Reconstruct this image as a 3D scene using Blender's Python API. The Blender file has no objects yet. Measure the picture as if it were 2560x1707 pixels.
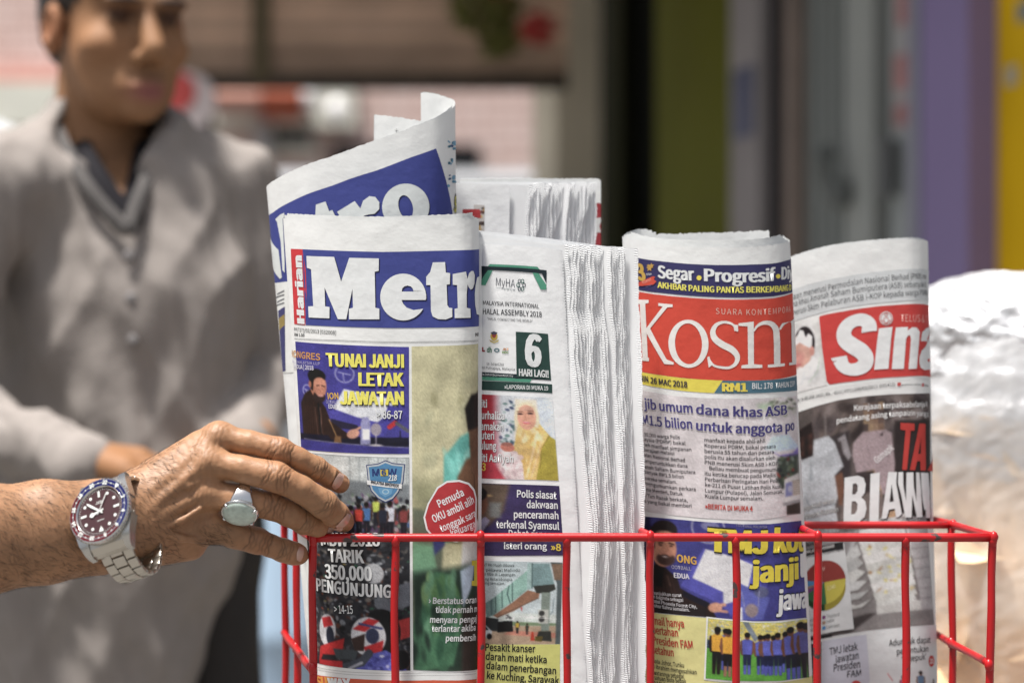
import bpy, bmesh, math, random
import numpy as np
from mathutils import Vector, Matrix, geometry
random.seed(7); RNG = np.random.default_rng(11)
SC = bpy.context.scene
COL = SC.collection
R = math.radians

# ------------------------------------------------------------------ camera
FPX, CX, CY, CAMZ = 6044.0, 1280.0, 853.5, 1.2
cam = bpy.data.objects.new('camera', bpy.data.cameras.new('camera')); COL.objects.link(cam)
cam.location = (0, 0, CAMZ); cam.rotation_euler = (R(90), 0, 0)
cam.data.sensor_width = 36.0; cam.data.lens = 85.0; cam.data.sensor_fit = 'HORIZONTAL'
cam.data.clip_start = 0.05; cam.data.clip_end = 500
cam.data.dof.use_dof = True; cam.data.dof.focus_distance = 1.725; cam.data.dof.aperture_fstop = 4.2
SC.camera = cam

# ------------------------------------------------------------------ sky, sun, exposure
SUN_DIR = Vector((-0.22, -0.17, 0.96)).normalized()
w = bpy.data.worlds.new('World'); SC.world = w; w.use_nodes = True
wn = w.node_tree.nodes; wl = w.node_tree.links
bg = wn['Background']; bg.inputs['Strength'].default_value = 0.075
sky = wn.new('ShaderNodeTexSky'); sky.sky_type = 'NISHITA'; sky.sun_disc = False
sky.sun_elevation = math.asin(SUN_DIR.z); sky.sun_rotation = math.atan2(SUN_DIR.x, SUN_DIR.y)
sky.dust_density = 5.0; sky.air_density = 1.0; sky.ozone_density = 1.0
hs = wn.new('ShaderNodeHueSaturation'); hs.inputs['Saturation'].default_value = 0.45; wl.new(sky.outputs[0], hs.inputs['Color']); wl.new(hs.outputs[0], bg.inputs['Color'])
sl = bpy.data.lights.new('sun', 'SUN'); sl.energy = 4.6; sl.angle = R(6); sl.color = (1.0, 0.965, 0.91)
so = bpy.data.objects.new('sun', sl); COL.objects.link(so)
so.rotation_euler = SUN_DIR.to_track_quat('Z', 'Y').to_euler()
SC.view_settings.view_transform = 'Standard'; SC.view_settings.look = 'None'
SC.view_settings.exposure = 0.84; SC.view_settings.gamma = 1.0
SC.cycles.max_bounces = 8; SC.cycles.transparent_max_bounces = 12

# ------------------------------------------------------------------ helpers
def P(px, py, D):
    """the point of the place that stands D metres ahead where the photograph (2560 wide) shows px, py"""
    return Vector(((px - CX) / FPX * D, D, CAMZ - (py - CY) / FPX * D))
def lin(c):
    c = np.asarray(c, float) / 255.0
    return np.where(c <= 0.04045, c / 12.92, ((c + 0.055) / 1.055) ** 2.4)
def ink(c):
    l = lin(c); g = l.mean(-1, keepdims=True); return np.clip((g + (l - g) * .90) * .92, 0.004, 0.72)

def tag(o, label=None, cat=None, group=None, kind=None):
    if label: o['label'] = label
    if cat: o['category'] = cat
    if group: o['group'] = group
    if kind: o['kind'] = kind
    return o
def empty(name, loc, label=None, cat=None, group=None):
    o = bpy.data.objects.new(name, None); COL.objects.link(o); o.location = loc
    o.empty_display_size = 0.05
    return tag(o, label, cat, group)
def mobj(name, V, F, mat, parent=None, col=None, smooth=False):
    me = bpy.data.meshes.new(name)
    V = np.asarray(V, dtype=np.float32).reshape(-1, 3)
    if parent is not None: V = V - np.array(parent.matrix_basis.translation, dtype=np.float32) - (np.array(parent.parent.matrix_basis.translation, dtype=np.float32) if parent.parent else 0)
    if isinstance(F, np.ndarray):
        n, k = F.shape
        me.vertices.add(len(V)); me.vertices.foreach_set('co', V.ravel())
        me.loops.add(n * k); me.loops.foreach_set('vertex_index', F.astype(np.int32).ravel())
        me.polygons.add(n); me.polygons.foreach_set('loop_start', np.arange(0, n * k, k, dtype=np.int32))
        me.update(calc_edges=True); me.validate()
    else:
        me.from_pydata([tuple(map(float, v)) for v in V], [], [tuple(f) for f in F]); me.update()
    if col is not None:
        c = np.asarray(col, dtype=np.float32)
        a = me.color_attributes.new('Col', 'FLOAT_COLOR', 'POINT')
        c4 = np.ones((len(V), 4), np.float32); c4[:, :3] = c
        a.data.foreach_set('color', c4.ravel())
    if smooth: me.polygons.foreach_set('use_smooth', np.ones(len(me.polygons), bool))
    if mat is not None: me.materials.append(mat)
    o = bpy.data.objects.new(name, me); COL.objects.link(o)
    if parent is not None: o.parent = parent
    return o
class MB:
    """collects boxes, tubes, lathes and sheets into one mesh"""
    def __init__(s): s.V = []; s.F = []; s.C = []; s.cur = None
    def add(s, V, F, c=None):
        b = len(s.V); V = [tuple(v) for v in V]; s.V += V; s.F += [tuple(i + b for i in f) for f in F]
        s.C += [tuple(c) if c is not None else (1, 1, 1)] * len(V)
    def box(s, c, d, M=None, bev=0.0, col=None):
        x, y, z = [q / 2 for q in d]; c = Vector(c); M = M or Matrix.Identity(3)
        if bev <= 0:
            V = [c + M @ Vector((i * x, j * y, k * z)) for i in (-1, 1) for j in (-1, 1) for k in (-1, 1)]
            s.add(V, [(0, 1, 3, 2), (4, 6, 7, 5), (0, 4, 5, 1), (2, 3, 7, 6), (0, 2, 6, 4), (1, 5, 7, 3)], col)
        else:
            bm = bmesh.new(); bmesh.ops.create_cube(bm, size=1.0)
            for v in bm.verts: v.co = Vector((v.co.x * d[0], v.co.y * d[1], v.co.z * d[2]))
            bmesh.ops.bevel(bm, geom=list(bm.edges), offset=bev, segments=2, affect='EDGES', profile=0.5)
            bm.verts.index_update()
            s.add([c + M @ v.co for v in bm.verts], [[v.index for v in f.verts] for f in bm.faces], col); bm.free()
    def tube(s, pts, r, n=10, cap=True, col=None, closed=False):
        pts = [Vector(p) for p in pts]; m = len(pts); rr = r if hasattr(r, '__len__') else [r] * m
        T = []
        for i in range(m):
            a = pts[i - 1] if (i > 0 or closed) else pts[i]; b = pts[(i + 1) % m] if (i < m - 1 or closed) else pts[i]
            T.append((b - a).normalized())
        u = T[0].orthogonal().normalized(); V = []; F = []
        for i in range(m):
            u = (u - T[i] * u.dot(T[i])).normalized(); v = T[i].cross(u)
            for k in range(n):
                t = 2 * math.pi * k / n; V.append(pts[i] + (u * math.cos(t) + v * math.sin(t)) * rr[i])
        for i in range(m if closed else m - 1):
            for k in range(n):
                j = (i + 1) % m; F.append((i * n + k, i * n + (k + 1) % n, j * n + (k + 1) % n, j * n + k))
        if cap and not closed: F += [tuple(range(n - 1, -1, -1)), tuple(range((m - 1) * n, m * n))]
        s.add(V, F, col)
    def lathe(s, prof, c, ax, n=32, col=None, cap=True, up=None):
        ax = Vector(ax).normalized(); u = (Vector(up) - ax * ax.dot(Vector(up))).normalized() if up else ax.orthogonal().normalized(); v = ax.cross(u); c = Vector(c)
        V = [c + ax * h + (u * math.cos(2 * math.pi * k / n) + v * math.sin(2 * math.pi * k / n)) * r for r, h in prof for k in range(n)]
        m = len(prof); F = [(i * n + k, i * n + (k + 1) % n, (i + 1) * n + (k + 1) % n, (i + 1) * n + k) for i in range(m - 1) for k in range(n)]
        if cap: F += [tuple(range(n - 1, -1, -1)), tuple(range((m - 1) * n, m * n))]
        s.add(V, F, col)
    def build(s, name, mat, parent=None, smooth=False, col=False):
        return mobj(name, s.V, s.F, mat, parent, s.C if col else None, smooth)
def auto_smooth(o, deg=35):
    me = o.data; me.polygons.foreach_set('use_smooth', np.ones(len(me.polygons), bool))
    bm = bmesh.new(); bm.from_mesh(me)
    for e in bm.edges:
        if len(e.link_faces) == 2 and e.calc_face_angle(0) > R(deg): e.smooth = False
    bm.to_mesh(me); bm.free(); return o

# ------------------------------------------------------------------ materials
def mat(name, col=(0.5, 0.5, 0.5), rough=0.6, metal=0.0, spec=0.5, noise=None, bump=None, attr=False, sss=None, coat=0.0, trans=0.0, ior=None, wear=None):
    """noise=(scale, amount, detail); bump=(scale, strength, dist); wear=(scale, colour, threshold)"""
    m = bpy.data.materials.new(name); m.use_nodes = True
    N = m.node_tree.nodes; L = m.node_tree.links; b = N['Principled BSDF']
    b.inputs['Roughness'].default_value = rough; b.inputs['Metallic'].default_value = metal
    b.inputs['Specular IOR Level'].default_value = spec
    if coat: b.inputs['Coat Weight'].default_value = coat; b.inputs['Coat Roughness'].default_value = 0.08
    if trans: b.inputs['Transmission Weight'].default_value = trans
    if ior: b.inputs['IOR'].default_value = ior
    tc = N.new('ShaderNodeTexCoord')
    if attr:
        a = N.new('ShaderNodeAttribute'); a.attribute_name = 'Col'; src = a.outputs['Color']
    else:
        a = N.new('ShaderNodeRGB'); a.outputs[0].default_value = (*col, 1); src = a.outputs[0]
    if noise:
        t = N.new('ShaderNodeTexNoise'); t.inputs['Scale'].default_value = noise[0]; t.inputs['Detail'].default_value = noise[2] if len(noise) > 2 else 4
        L.new(tc.outputs['Object'], t.inputs['Vector'])
        mr = N.new('ShaderNodeMapRange'); mr.inputs[1].default_value = 0.25; mr.inputs[2].default_value = 0.75
        mr.inputs[3].default_value = 1 - noise[1]; mr.inputs[4].default_value = 1 + noise[1]
        L.new(t.outputs[0], mr.inputs[0])
        mx = N.new('ShaderNodeVectorMath'); mx.operation = 'SCALE'; L.new(src, mx.inputs[0]); L.new(mr.outputs[0], mx.inputs['Scale']); src = mx.outputs[0]
    if wear:
        t = N.new('ShaderNodeTexNoise'); t.inputs['Scale'].default_value = wear[0]; t.inputs['Detail'].default_value = 6
        L.new(tc.outputs['Object'], t.inputs['Vector'])
        cr = N.new('ShaderNodeMapRange'); cr.inputs[1].default_value = wear[2]; cr.inputs[2].default_value = wear[2] + 0.03; L.new(t.outputs[0], cr.inputs[0])
        mx = N.new('ShaderNodeMix'); mx.data_type = 'RGBA'; L.new(cr.outputs[0], mx.inputs['Factor']); L.new(src, mx.inputs[6]); mx.inputs[7].default_value = (*wear[1], 1); src = mx.outputs[2]
    L.new(src, b.inputs['Base Color'])
    if sss:
        b.inputs['Subsurface Weight'].default_value = sss[0]; b.inputs['Subsurface Radius'].default_value = sss[1]; b.inputs['Subsurface Scale'].default_value = sss[2]
    if bump:
        bl = bump if isinstance(bump[0], (tuple, list)) else [bump]; prev = None
        for bp in bl:
            t = N.new('ShaderNodeTexNoise'); t.inputs['Scale'].default_value = bp[0]; t.inputs['Detail'].default_value = 5
            L.new(tc.outputs['Object'], t.inputs['Vector'])
            n = N.new('ShaderNodeBump'); n.inputs['Strength'].default_value = bp[1]; n.inputs['Distance'].default_value = bp[2]
            L.new(t.outputs[0], n.inputs['Height'])
            if prev: L.new(prev, n.inputs['Normal'])
            prev = n.outputs[0]
        L.new(prev, b.inputs['Normal'])
    return m

# ------------------------------------------------------------------ signed distance modelling
def smooth_noise(p, scale, seed=0):
    """cheap smooth 3-D noise in about -1..1 from a few rotated sines"""
    r = np.random.default_rng(seed); out = np.zeros(len(p)); 
    for i in range(6):
        k = r.normal(size=3); k /= np.linalg.norm(k); out += np.sin((p @ k) * scale * (0.6 + 0.3 * i) + r.uniform(0, 6.28)) / (1 + 0.35 * i)
    return out / 2.6
class SDF:
    def __init__(s, lo, hi, h):
        s.lo = np.array(lo, float); s.h = h; s.n = np.ceil((np.array(hi) - s.lo) / h).astype(int) + 1
        s.f = np.full(tuple(s.n), 1.0, np.float32)
    def sub(s, lo, hi):
        a = np.maximum(np.floor((np.array(lo) - s.lo) / s.h).astype(int), 0); b = np.minimum(np.ceil((np.array(hi) - s.lo) / s.h).astype(int) + 1, s.n)
        if np.any(b <= a): return None
        sl = tuple(slice(i, j) for i, j in zip(a, b))
        g = [(s.lo[k] + s.h * np.arange(a[k], b[k])).astype(np.float32) for k in range(3)]
        return sl, np.meshgrid(*g, indexing='ij', sparse=True)
    @staticmethod
    def smin(a, b, k):
        if k <= 0: return np.minimum(a, b)
        h = np.clip(0.5 + 0.5 * (b - a) / k, 0, 1); return b * (1 - h) + a * h - k * h * (1 - h)
    def cone(s, a, b, ra, rb, k=0.0, sq=None, field=None):
        """tapered capsule; sq=(axis vector, factor) squashes across one direction"""
        a = np.array(a, float); b = np.array(b, float); m = max(ra, rb) * (max(1, sq[1]) if sq else 1) + max(k, 0) + 2 * s.h + 0.004
        q = s.sub(np.minimum(a, b) - m, np.maximum(a, b) + m)
        if q is None: return
        sl, (X, Y, Z) = q; ba = b - a; L2 = max(float(ba @ ba), 1e-12)
        px, py, pz = X - a[0], Y - a[1], Z - a[2]
        h = np.clip((px * ba[0] + py * ba[1] + pz * ba[2]) / L2, 0, 1)
        dx, dy, dz = px - h * ba[0], py - h * ba[1], pz - h * ba[2]
        if sq:
            v = np.array(sq[0], float); v /= np.linalg.norm(v); c = (dx * v[0] + dy * v[1] + dz * v[2]) * (1 / sq[1] - 1)
            dx, dy, dz = dx + c * v[0], dy + c * v[1], dz + c * v[2]
        d = np.sqrt(dx * dx + dy * dy + dz * dz) - (ra + (rb - ra) * h)
        F = s.f if field is None else field
        F[sl] = s.smin(F[sl], d.astype(np.float32), k)
    def ell(s, c, r, k=0.0, M=None, cut=False):
        c = np.array(c, float); r = np.array(r, float); m = r.max() + max(k, 0) + 2 * s.h + 0.004
        q = s.sub(c - m, c + m)
        if q is None: return
        sl, (X, Y, Z) = q; d = [X - c[0], Y - c[1], Z - c[2]]
        if M is not None: d = [M[0][i] * d[0] + M[1][i] * d[1] + M[2][i] * d[2] for i in range(3)]
        k0 = np.sqrt(sum((d[i] / r[i]) ** 2 for i in range(3))); k1 = np.sqrt(sum((d[i] / r[i] ** 2) ** 2 for i in range(3))) + 1e-9
        v = (k0 * (k0 - 1) / k1).astype(np.float32)
        s.f[sl] = -s.smin(-s.f[sl], v, k) if cut else s.smin(s.f[sl], v, k)
    def mesh(s, smooth=0):
        v = s.f; sg = v < 0; n = v.shape
        c = [slice(0, -1), slice(1, None)]
        tot = np.zeros(tuple(i - 1 for i in n), np.int8)
        for i in (0, 1):
            for j in (0, 1):
                for k in (0, 1): tot += sg[c[i], c[j], c[k]]
        act = np.argwhere((tot > 0) & (tot < 8)); idx = np.full(tot.shape, -1, np.int32); idx[tuple(act.T)] = np.arange(len(act))
        acc = np.zeros((len(act), 3)); cnt = np.zeros(len(act))
        for ax in range(3):
            o1, o2 = [q for q in range(3) if q != ax]
            for i in (0, 1):
                for j in (0, 1):
                    a = act.copy(); a[:, o1] += i; a[:, o2] += j; b = a.copy(); b[:, ax] += 1
                    va = v[tuple(a.T)]; vb = v[tuple(b.T)]; m = (va < 0) != (vb < 0)
                    t = va[m] / (va[m] - vb[m]); p = a[m].astype(float); p[:, ax] += t; acc[m] += p; cnt[m] += 1
        V = s.lo + s.h * acc / cnt[:, None]
        Q = []
        for ax in range(3):
            o1, o2 = (ax + 1) % 3, (ax + 2) % 3
            sa = [slice(None)] * 3; sb = [slice(None)] * 3; sa[ax] = slice(0, -1); sb[ax] = slice(1, None)
            e = sg[tuple(sa)] != sg[tuple(sb)]; pos = np.argwhere(e); pos = pos[(pos[:, o1] > 0) & (pos[:, o2] > 0) & (pos[:, o1] < n[o1] - 1) & (pos[:, o2] < n[o2] - 1)]
            q = []
            for d1, d2 in ((-1, -1), (0, -1), (0, 0), (-1, 0)):
                t = pos.copy(); t[:, o1] += d1; t[:, o2] += d2; q.append(idx[tuple(t.T)])
            q = np.stack(q, 1); inside = sg[tuple(pos.T)]; q[~inside] = q[~inside][:, ::-1]; Q.append(q)
        Q = np.concatenate(Q); Q = Q[(Q >= 0).all(1)]
        E = np.unique(np.sort(np.concatenate([Q[:, [0, 1]], Q[:, [1, 2]], Q[:, [2, 3]], Q[:, [3, 0]]]), 1), axis=0)
        s.E = E
        for _ in range(smooth): V = lap(V, E, 0.5)
        return V, Q, E
def lap(V, E, f):
    A = np.zeros_like(V); n = np.zeros(len(V))
    np.add.at(A, E[:, 0], V[E[:, 1]]); np.add.at(A, E[:, 1], V[E[:, 0]]); np.add.at(n, E[:, 0], 1); np.add.at(n, E[:, 1], 1)
    return V * (1 - f) + f * A / np.maximum(n, 1)[:, None]
def vnormals(V, Q):
    a = np.cross(V[Q[:, 2]] - V[Q[:, 0]], V[Q[:, 3]] - V[Q[:, 1]]); N = np.zeros_like(V)
    for i in range(4): np.add.at(N, Q[:, i], a)
    return N / (np.linalg.norm(N, axis=1, keepdims=True) + 1e-12)
def weld_islands(V, Q, E):
    """keep the largest connected piece"""
    lab = np.arange(len(V))
    while True:
        m = np.minimum(lab[E[:, 0]], lab[E[:, 1]]); l2 = lab.copy(); np.minimum.at(l2, E[:, 0], m); np.minimum.at(l2, E[:, 1], m); l2 = l2[l2]
        if (l2 == lab).all(): break
        lab = l2
    u, c = np.unique(lab, return_counts=True); keep = lab == u[c.argmax()]
    if keep.all(): return V, Q, E
    re = np.cumsum(keep) - 1; Q = re[Q[keep[Q].all(1)]]; E = re[E[keep[E].all(1)]]; return V[keep], Q, E
def crom(pts, n, closed=False):
    """smooth curve through points (k x d), centripetal Catmull-Rom, n samples"""
    p = np.asarray(pts, float)
    p = np.vstack([2 * p[0] - p[1], p, 2 * p[-1] - p[-2]])
    k = len(p) - 3; tt = np.linspace(0, k, n); out = np.zeros((n, p.shape[1]))
    for j, t in enumerate(tt):
        i = min(int(t), k - 1); f = t - i; p0, p1, p2, p3 = p[i:i + 4]
        d = [max(np.linalg.norm(b - a) ** 0.5, 1e-6) for a, b in ((p0, p1), (p1, p2), (p2, p3))]
        t0, t1 = 0, d[0]; t2 = t1 + d[1]; t3 = t2 + d[2]; q = t1 + f * d[1]
        A1 = (t1 - q) / t1 * p0 + q / t1 * p1; A2 = (t2 - q) / d[1] * p1 + (q - t1) / d[1] * p2; A3 = (t3 - q) / d[2] * p2 + (q - t2) / d[2] * p3
        B1 = (t2 - q) / t2 * A1 + q / t2 * A2; B2 = (t3 - q) / (t3 - t1) * A2 + (q - t1) / (t3 - t1) * A3
        out[j] = (t2 - q) / d[1] * B1 + (q - t1) / d[1] * B2
    return out
# ================================================================== the setting
def quad_sheet(name, x0, x1, y0, y1, z, m, kind='structure'):
    return tag(mobj(name, [(x0, y0, z), (x1, y0, z), (x1, y1, z), (x0, y1, z)], [(0, 1, 2, 3)], m), kind=kind)
M_ground = mat('concrete_ground', (0.15, 0.143, 0.133), 0.9, noise=(2.5, 0.25, 8), bump=(60, 0.3, 0.01))
M_road = mat('asphalt', (0.14, 0.135, 0.13), 0.85, noise=(9, 0.3, 8), bump=(150, 0.5, 0.006))
quad_sheet('ground', -120, 120, -60, 180, 0.0, M_ground)
quad_sheet('road', -120, 120, 8.6, 13.2, 0.004, M_road)
mb = MB(); mb.box((0, 8.52, 0.06), (240, 0.15, 0.12), bev=0.015); tag(mb.build('kerb', M_ground), kind='structure')

def brickmat(name, c1, c2, mortar, scale, w=0.5, h=0.25):
    m = mat(name, c1, 0.85); N = m.node_tree.nodes; L = m.node_tree.links
    t = N.new('ShaderNodeTexBrick'); t.inputs['Color1'].default_value = (*c1, 1); t.inputs['Color2'].default_value = (*c2, 1); t.inputs['Mortar'].default_value = (*mortar, 1)
    t.inputs['Scale'].default_value = scale; t.inputs['Brick Width'].default_value = w; t.inputs['Row Height'].default_value = h; t.inputs['Mortar Size'].default_value = 0.03
    tc = N.new('ShaderNodeTexCoord'); mp = N.new('ShaderNodeMapping'); mp.inputs['Rotation'].default_value = (R(90), 0, 0)
    L.new(tc.outputs['Object'], mp.inputs[0]); L.new(mp.outputs[0], t.inputs[0]); L.new(t.outputs[0], N['Principled BSDF'].inputs['Base Color']); return m
# the building across the street
fb = empty('brick_building', (0, 14.0, 0), 'pale pink tiled building across the street behind the man', 'building')
M_pink = brickmat('pink_tile', (0.62, 0.475, 0.43), (0.70, 0.57, 0.53), (0.44, 0.29, 0.26), 3.2)
mb = MB(); mb.box((-0.8, 14.5, 3.5), (11, 1.0, 7.0)); mb.build('wall', M_pink, fb)
M_cream = mat('cream_render', (0.66, 0.66, 0.58), 0.8, noise=(3, .1)); M_redp = mat('red_paint', (0.50, 0.05, 0.03), 0.5, noise=(5, .15))
mb = MB(); mb.box((-2.2, 13.93, 2.56), (2.6, 0.16, 0.26)); mb.build('ledge', M_cream, fb)
M_ltrim = mat('red_trim', (0.50, 0.22, 0.18), 0.6); mb = MB(); mb.box((-2.2, 13.95, 2.72), (2.6, 0.1, 0.05)); mb.build('trim', M_ltrim, fb)
M_dkglass = mat('dark_window', (0.02, 0.022, 0.025), 0.12)
for px, py, wd, hg in ((722, 318, .24, .20), (1015, 470, .85, .50)):
    c = P(px, py, 13.9); mb = MB(); mb.box((c.x, 13.97, c.z), (wd, 0.06, hg)); f = mb.build('window', M_dkglass, fb)
    mb = MB(); mb.box((c.x, 13.955, c.z - hg / 2 - .03), (wd + .1, .12, .05)); mb.build('sill', M_cream, f)
c = P(712, 243, 13.7); mb = MB(); mb.box((c.x, 13.75, c.z), (0.23, 0.5, 0.15), Matrix.Rotation(R(18), 3, 'X')); mb.build('awning', mat('orange_canvas', (0.26, 0.055, 0.022), 0.7), fb)
c = P(590, 235, 13.7); mb = MB(); mb.box((c.x, 13.75, c.z), (0.30, 0.5, 0.10), Matrix.Rotation(R(18), 3, 'X')); mb.build('awning', mat('orange_canvas_pale', (0.34, 0.17, 0.13), 0.7), fb)
mb = MB(); a = P(655, 560, 13.8); mb.tube([(a.x, 13.85, 0.1), (a.x, 13.85, 2.62)], 0.055, 12); mb.build('downpipe', mat('grey_pipe', (0.55, 0.58, 0.58), 0.5), fb, True)
M_globe = mat('white_globe', (0.8, 0.8, 0.8), 0.15, coat=0.5)  # white balls added in place of two bright out-of-focus highlights
for px, py in ((768, 244), (842, 276)):
    c = P(px, py, 13.6); mb = MB(); mb.lathe([(0.012, -.066), (0.045, -.05), (0.06, 0), (0.045, .05), (0.012, .066)], c, (0, 0, 1), 20)
    g = mb.build('globe_lamp', M_globe, fb, True)
    mb = MB(); mb.tube([(c.x, c.y, c.z - .06), (c.x, c.y + .2, c.z - .1), (c.x, 13.99, c.z - .1)], .014, 8); mb.build('bracket', mat('globe_bracket', (.1, .1, .1), .5), g)
# grey van
def van(px, ztop, D, w, label, body, flip=1):
    c = P(px, CY, D); v = empty('parked_van', (c.x, D, 0), label, 'van')
    L = w; H = ztop
    prof = [(-L / 2, .35), (-L / 2, .95), (-L / 2 + .12, 1.1), (-L / 2 + .55, H - .12), (-L / 2 + .8, H), (L / 2 - .25, H), (L / 2 - .08, H - .15), (L / 2, .9), (L / 2, .35)]
    prof = [(x * flip, z) for x, z in prof]; V = []; n = len(prof)
    for y, s in ((-.75, .97), (-.68, 1.0), (.68, 1.0), (.75, .97)):
        V += [(c.x + x * s, D + .8 + y, .35 + (z - .35) * s) for x, z in prof]
    F = [tuple(range(n))] + [(i * n + k, i * n + (k + 1) % n, (i + 1) * n + (k + 1) % n, (i + 1) * n + k) for i in range(3) for k in range(n)] + [tuple(range(4 * n - 1, 3 * n - 1, -1))]
    mobj('body', V, F, body, v)
    mb = MB(); mb.box((c.x + flip * .1, D + .03, H - .42), (L * .5, .03, .42), bev=.01); mb.build('side_window', M_dkglass, v)
    for sx in (-.3, .3):
        mb = MB(); mb.lathe([(.02, -.1), (.3, -.1), (.33, -.06), (.33, .06), (.3, .1), (.02, .1)], (c.x + sx * L, D + .1, .33), (0, 1, 0), 28)
        wl_ = mb.build('wheel', mat('tyre', (.02, .02, .02), .8), v); mb = MB(); mb.lathe([(.02, -.115), (.2, -.115), (.21, -.101), (.02, -.101)], (c.x + sx * L, D + .1, .33), (0, 1, 0), 20); mb.build('rim', mat('rim', (.5, .5, .5), .3, .8), wl_)
    for sx in (-1, 1):
        mb = MB(); mb.box((c.x + sx * (L / 2 - .02), D + .15, .85), (.05, .22, .14), bev=.01); mb.build('lamp', mat('lamp_lens', (.6, .25, .1), .15), v)
    return v
M_vang = mat('grey_van_paint', (0.30, 0.31, 0.33), 0.4, noise=(1.5, .1), coat=.1); M_vanw = mat('white_van_paint', (0.7, 0.72, 0.76), 0.4, coat=.1)
van(980, 1.93, 10.2, 2.6, 'grey parked van between the pale blue barrel and the concrete column', M_vang)
van(-370, 2.17, 10.4, 2.7, 'white parked van behind the shoulder of the man in grey', M_vanw, -1)
# round red and white sign
c = P(468, 254, 6.2); sg = empty('round_sign', (c.x, 6.2, 0), "round red and white street sign beside the man's cheek", 'sign')
mb = MB(); mb.lathe([(.001, -.006), (.073, -.006), (.076, 0), (.073, .006), (.001, .006)], (c.x, 6.2, c.z), (0, 1, 0), 36); mb.build('disc', mat('sign_white', (.62, .54, .54), .4), sg)
mb = MB(); mb.lathe([(.001, -.0125), (.050, -.0125), (.050, -.0075), (.001, -.0075)], (c.x - .026, 6.2, c.z + .024), (0, 1, 0), 28); mb.build('red_field', mat('sign_red', (.45, .06, .055), .4), sg)
mb = MB(); mb.tube([(c.x, 6.23, 0), (c.x, 6.23, c.z + .05)], .02, 10); mb.build('post', mat('sign_post', (.4, .4, .4), .4, .6), sg)

# unseen roof, stretched left to shade blind and shops, with its post and beam
M_dark = mat('dark_painted_steel', (0.012, 0.011, 0.010), 0.6, spec=.15); M_wood = mat('dark_timber', (0.06, 0.042, 0.028), 0.7, noise=(12, .3))
cn = empty('pavement_roof', (1.2, 6.5, 3.0), 'flat roof over the shop pavement, on a beam', 'roof')
mb = MB(); V = [(-1.7, 9.4, 3.0), (-1.7, 6.5, 3.0), (-0.3, 5.2, 3.0), (0.2, 3.7, 3.0), (4.5, 3.7, 3.0), (4.5, 9.4, 3.0)]
mb.add(V + [(x, y, z + .12) for x, y, z in V], [(5, 4, 3, 2, 1, 0), (6, 7, 8, 9, 10, 11)] + [(i, (i + 1) % 6, 6 + (i + 1) % 6, 6 + i) for i in range(6)]); mb.build('slab', mat('roof_slab', (.16, .155, .15), .9), cn)
mb = MB(); mb.box((-0.28, 7.05, 2.93), (2.4, .10, .12)); mb.build('beam', M_wood, cn)
c = P(508, CY, 7.0); pt = empty('roof_post', (c.x, 7.0, 0), 'thin black post at the left end of the bamboo blind', 'post')
mb = MB(); mb.box((c.x, 7.0, 1.5), (.055, .055, 3.0), bev=.004); mb.build('shaft', M_dark, pt)
mb = MB(); mb.box((c.x, 7.0, .006), (.14, .14, .012), bev=.003); mb.build('base_plate', M_dark, pt)
# bamboo blind
x0, x1, zb, zt = P(428, 0, 6.93).x, P(1420, 0, 6.93).x, P(0, 205, 6.93).z, 2.87
bl = empty('bamboo_blind', ((x0 + x1) / 2, 6.93, zb), 'brown bamboo roll blind hanging from the roof beam', 'blind')
M_bam = mat('bamboo', attr=True, rough=0.65, noise=(6, .22, 6)); mb = MB(); z = zb + .03; k = 0
while z < zt:
    y = 6.93 + random.uniform(-.001, .001); mb.tube([(x0, y, z), ((x0 + x1) / 2, y + random.uniform(-.002, .002), z + random.uniform(-.001, .001)), (x1, y, z)], .0056, 6, col=np.array([.60, .42, .31]) * (1 + .16 * math.sin(k * .9) * math.sin(k * .13) + random.uniform(-.2, .2) - .25 * (k < 9))); z += .0105; k += 1
mb.build('slats', M_bam, bl, False, True)
mb = MB(); mb.box(((x0 + x1) / 2, 6.93, zb), (x1 - x0, .03, .05), bev=.006); mb.build('bottom_batten', M_wood, bl)
for px in (650,):
    c = P(px, 0, 6.9); mb = MB(); mb.box((c.x, 6.912, (zb + zt) / 2), (.055, .008, zt - zb)); mb.build('tape', mat('olive_tape', (.11, .085, .045), .8), bl)
# hanging plant with red flowers
c = P(1262, -15, 6.5); hp = empty('hanging_plant', (c.x, 6.5, c.z), 'red flowering plant in a hanging pot beside the concrete column', 'plant')
mb = MB(); rg = random.Random(3)
def leafcloud(mb, c, r, n, s, rg, flat=1.0):
    for _ in range(n):
        d = Vector((rg.gauss(0, 1), rg.gauss(0, 1), rg.gauss(0, 1) * flat)).normalized() * r * rg.random() ** .4; p = Vector(c) + d
        a = Vector((rg.gauss(0, 1), rg.gauss(0, 1), rg.gauss(0, .6))).normalized() * s * rg.uniform(.6, 1.3); b = a.orthogonal().normalized() * s * .4
        mb.add([p - a, p + b, p + a, p - b], [(0, 1, 2, 3)])
leafcloud(mb, c + Vector((-.05, 0, -.02)), .10, 300, .03, rg); leafcloud(mb, c + Vector((-.02, 0, -.12)), .06, 120, .03, rg); mb.build('foliage', mat('plant_green', (.20, .20, .06), .6), hp)
mb = MB(); leafcloud(mb, c + Vector((-.02, -.1, .06)), .085, 200, .022, rg, .5); leafcloud(mb, c + Vector((.09, -.06, -.1)), .05, 120, .02, rg); mb.build('blossom', mat('plant_red', (.55, .08, .07), .6), hp)
mb = MB(); mb.lathe([(.03, .02), (.07, .02), (.10, .15), (.105, .16), (.09, .16), (.07, .05)], c + Vector((.02, 0, .04)), (0, 0, 1), 20); mb.build('pot', mat('plant_pot', (.06, .03, .02), .7), hp)
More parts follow.
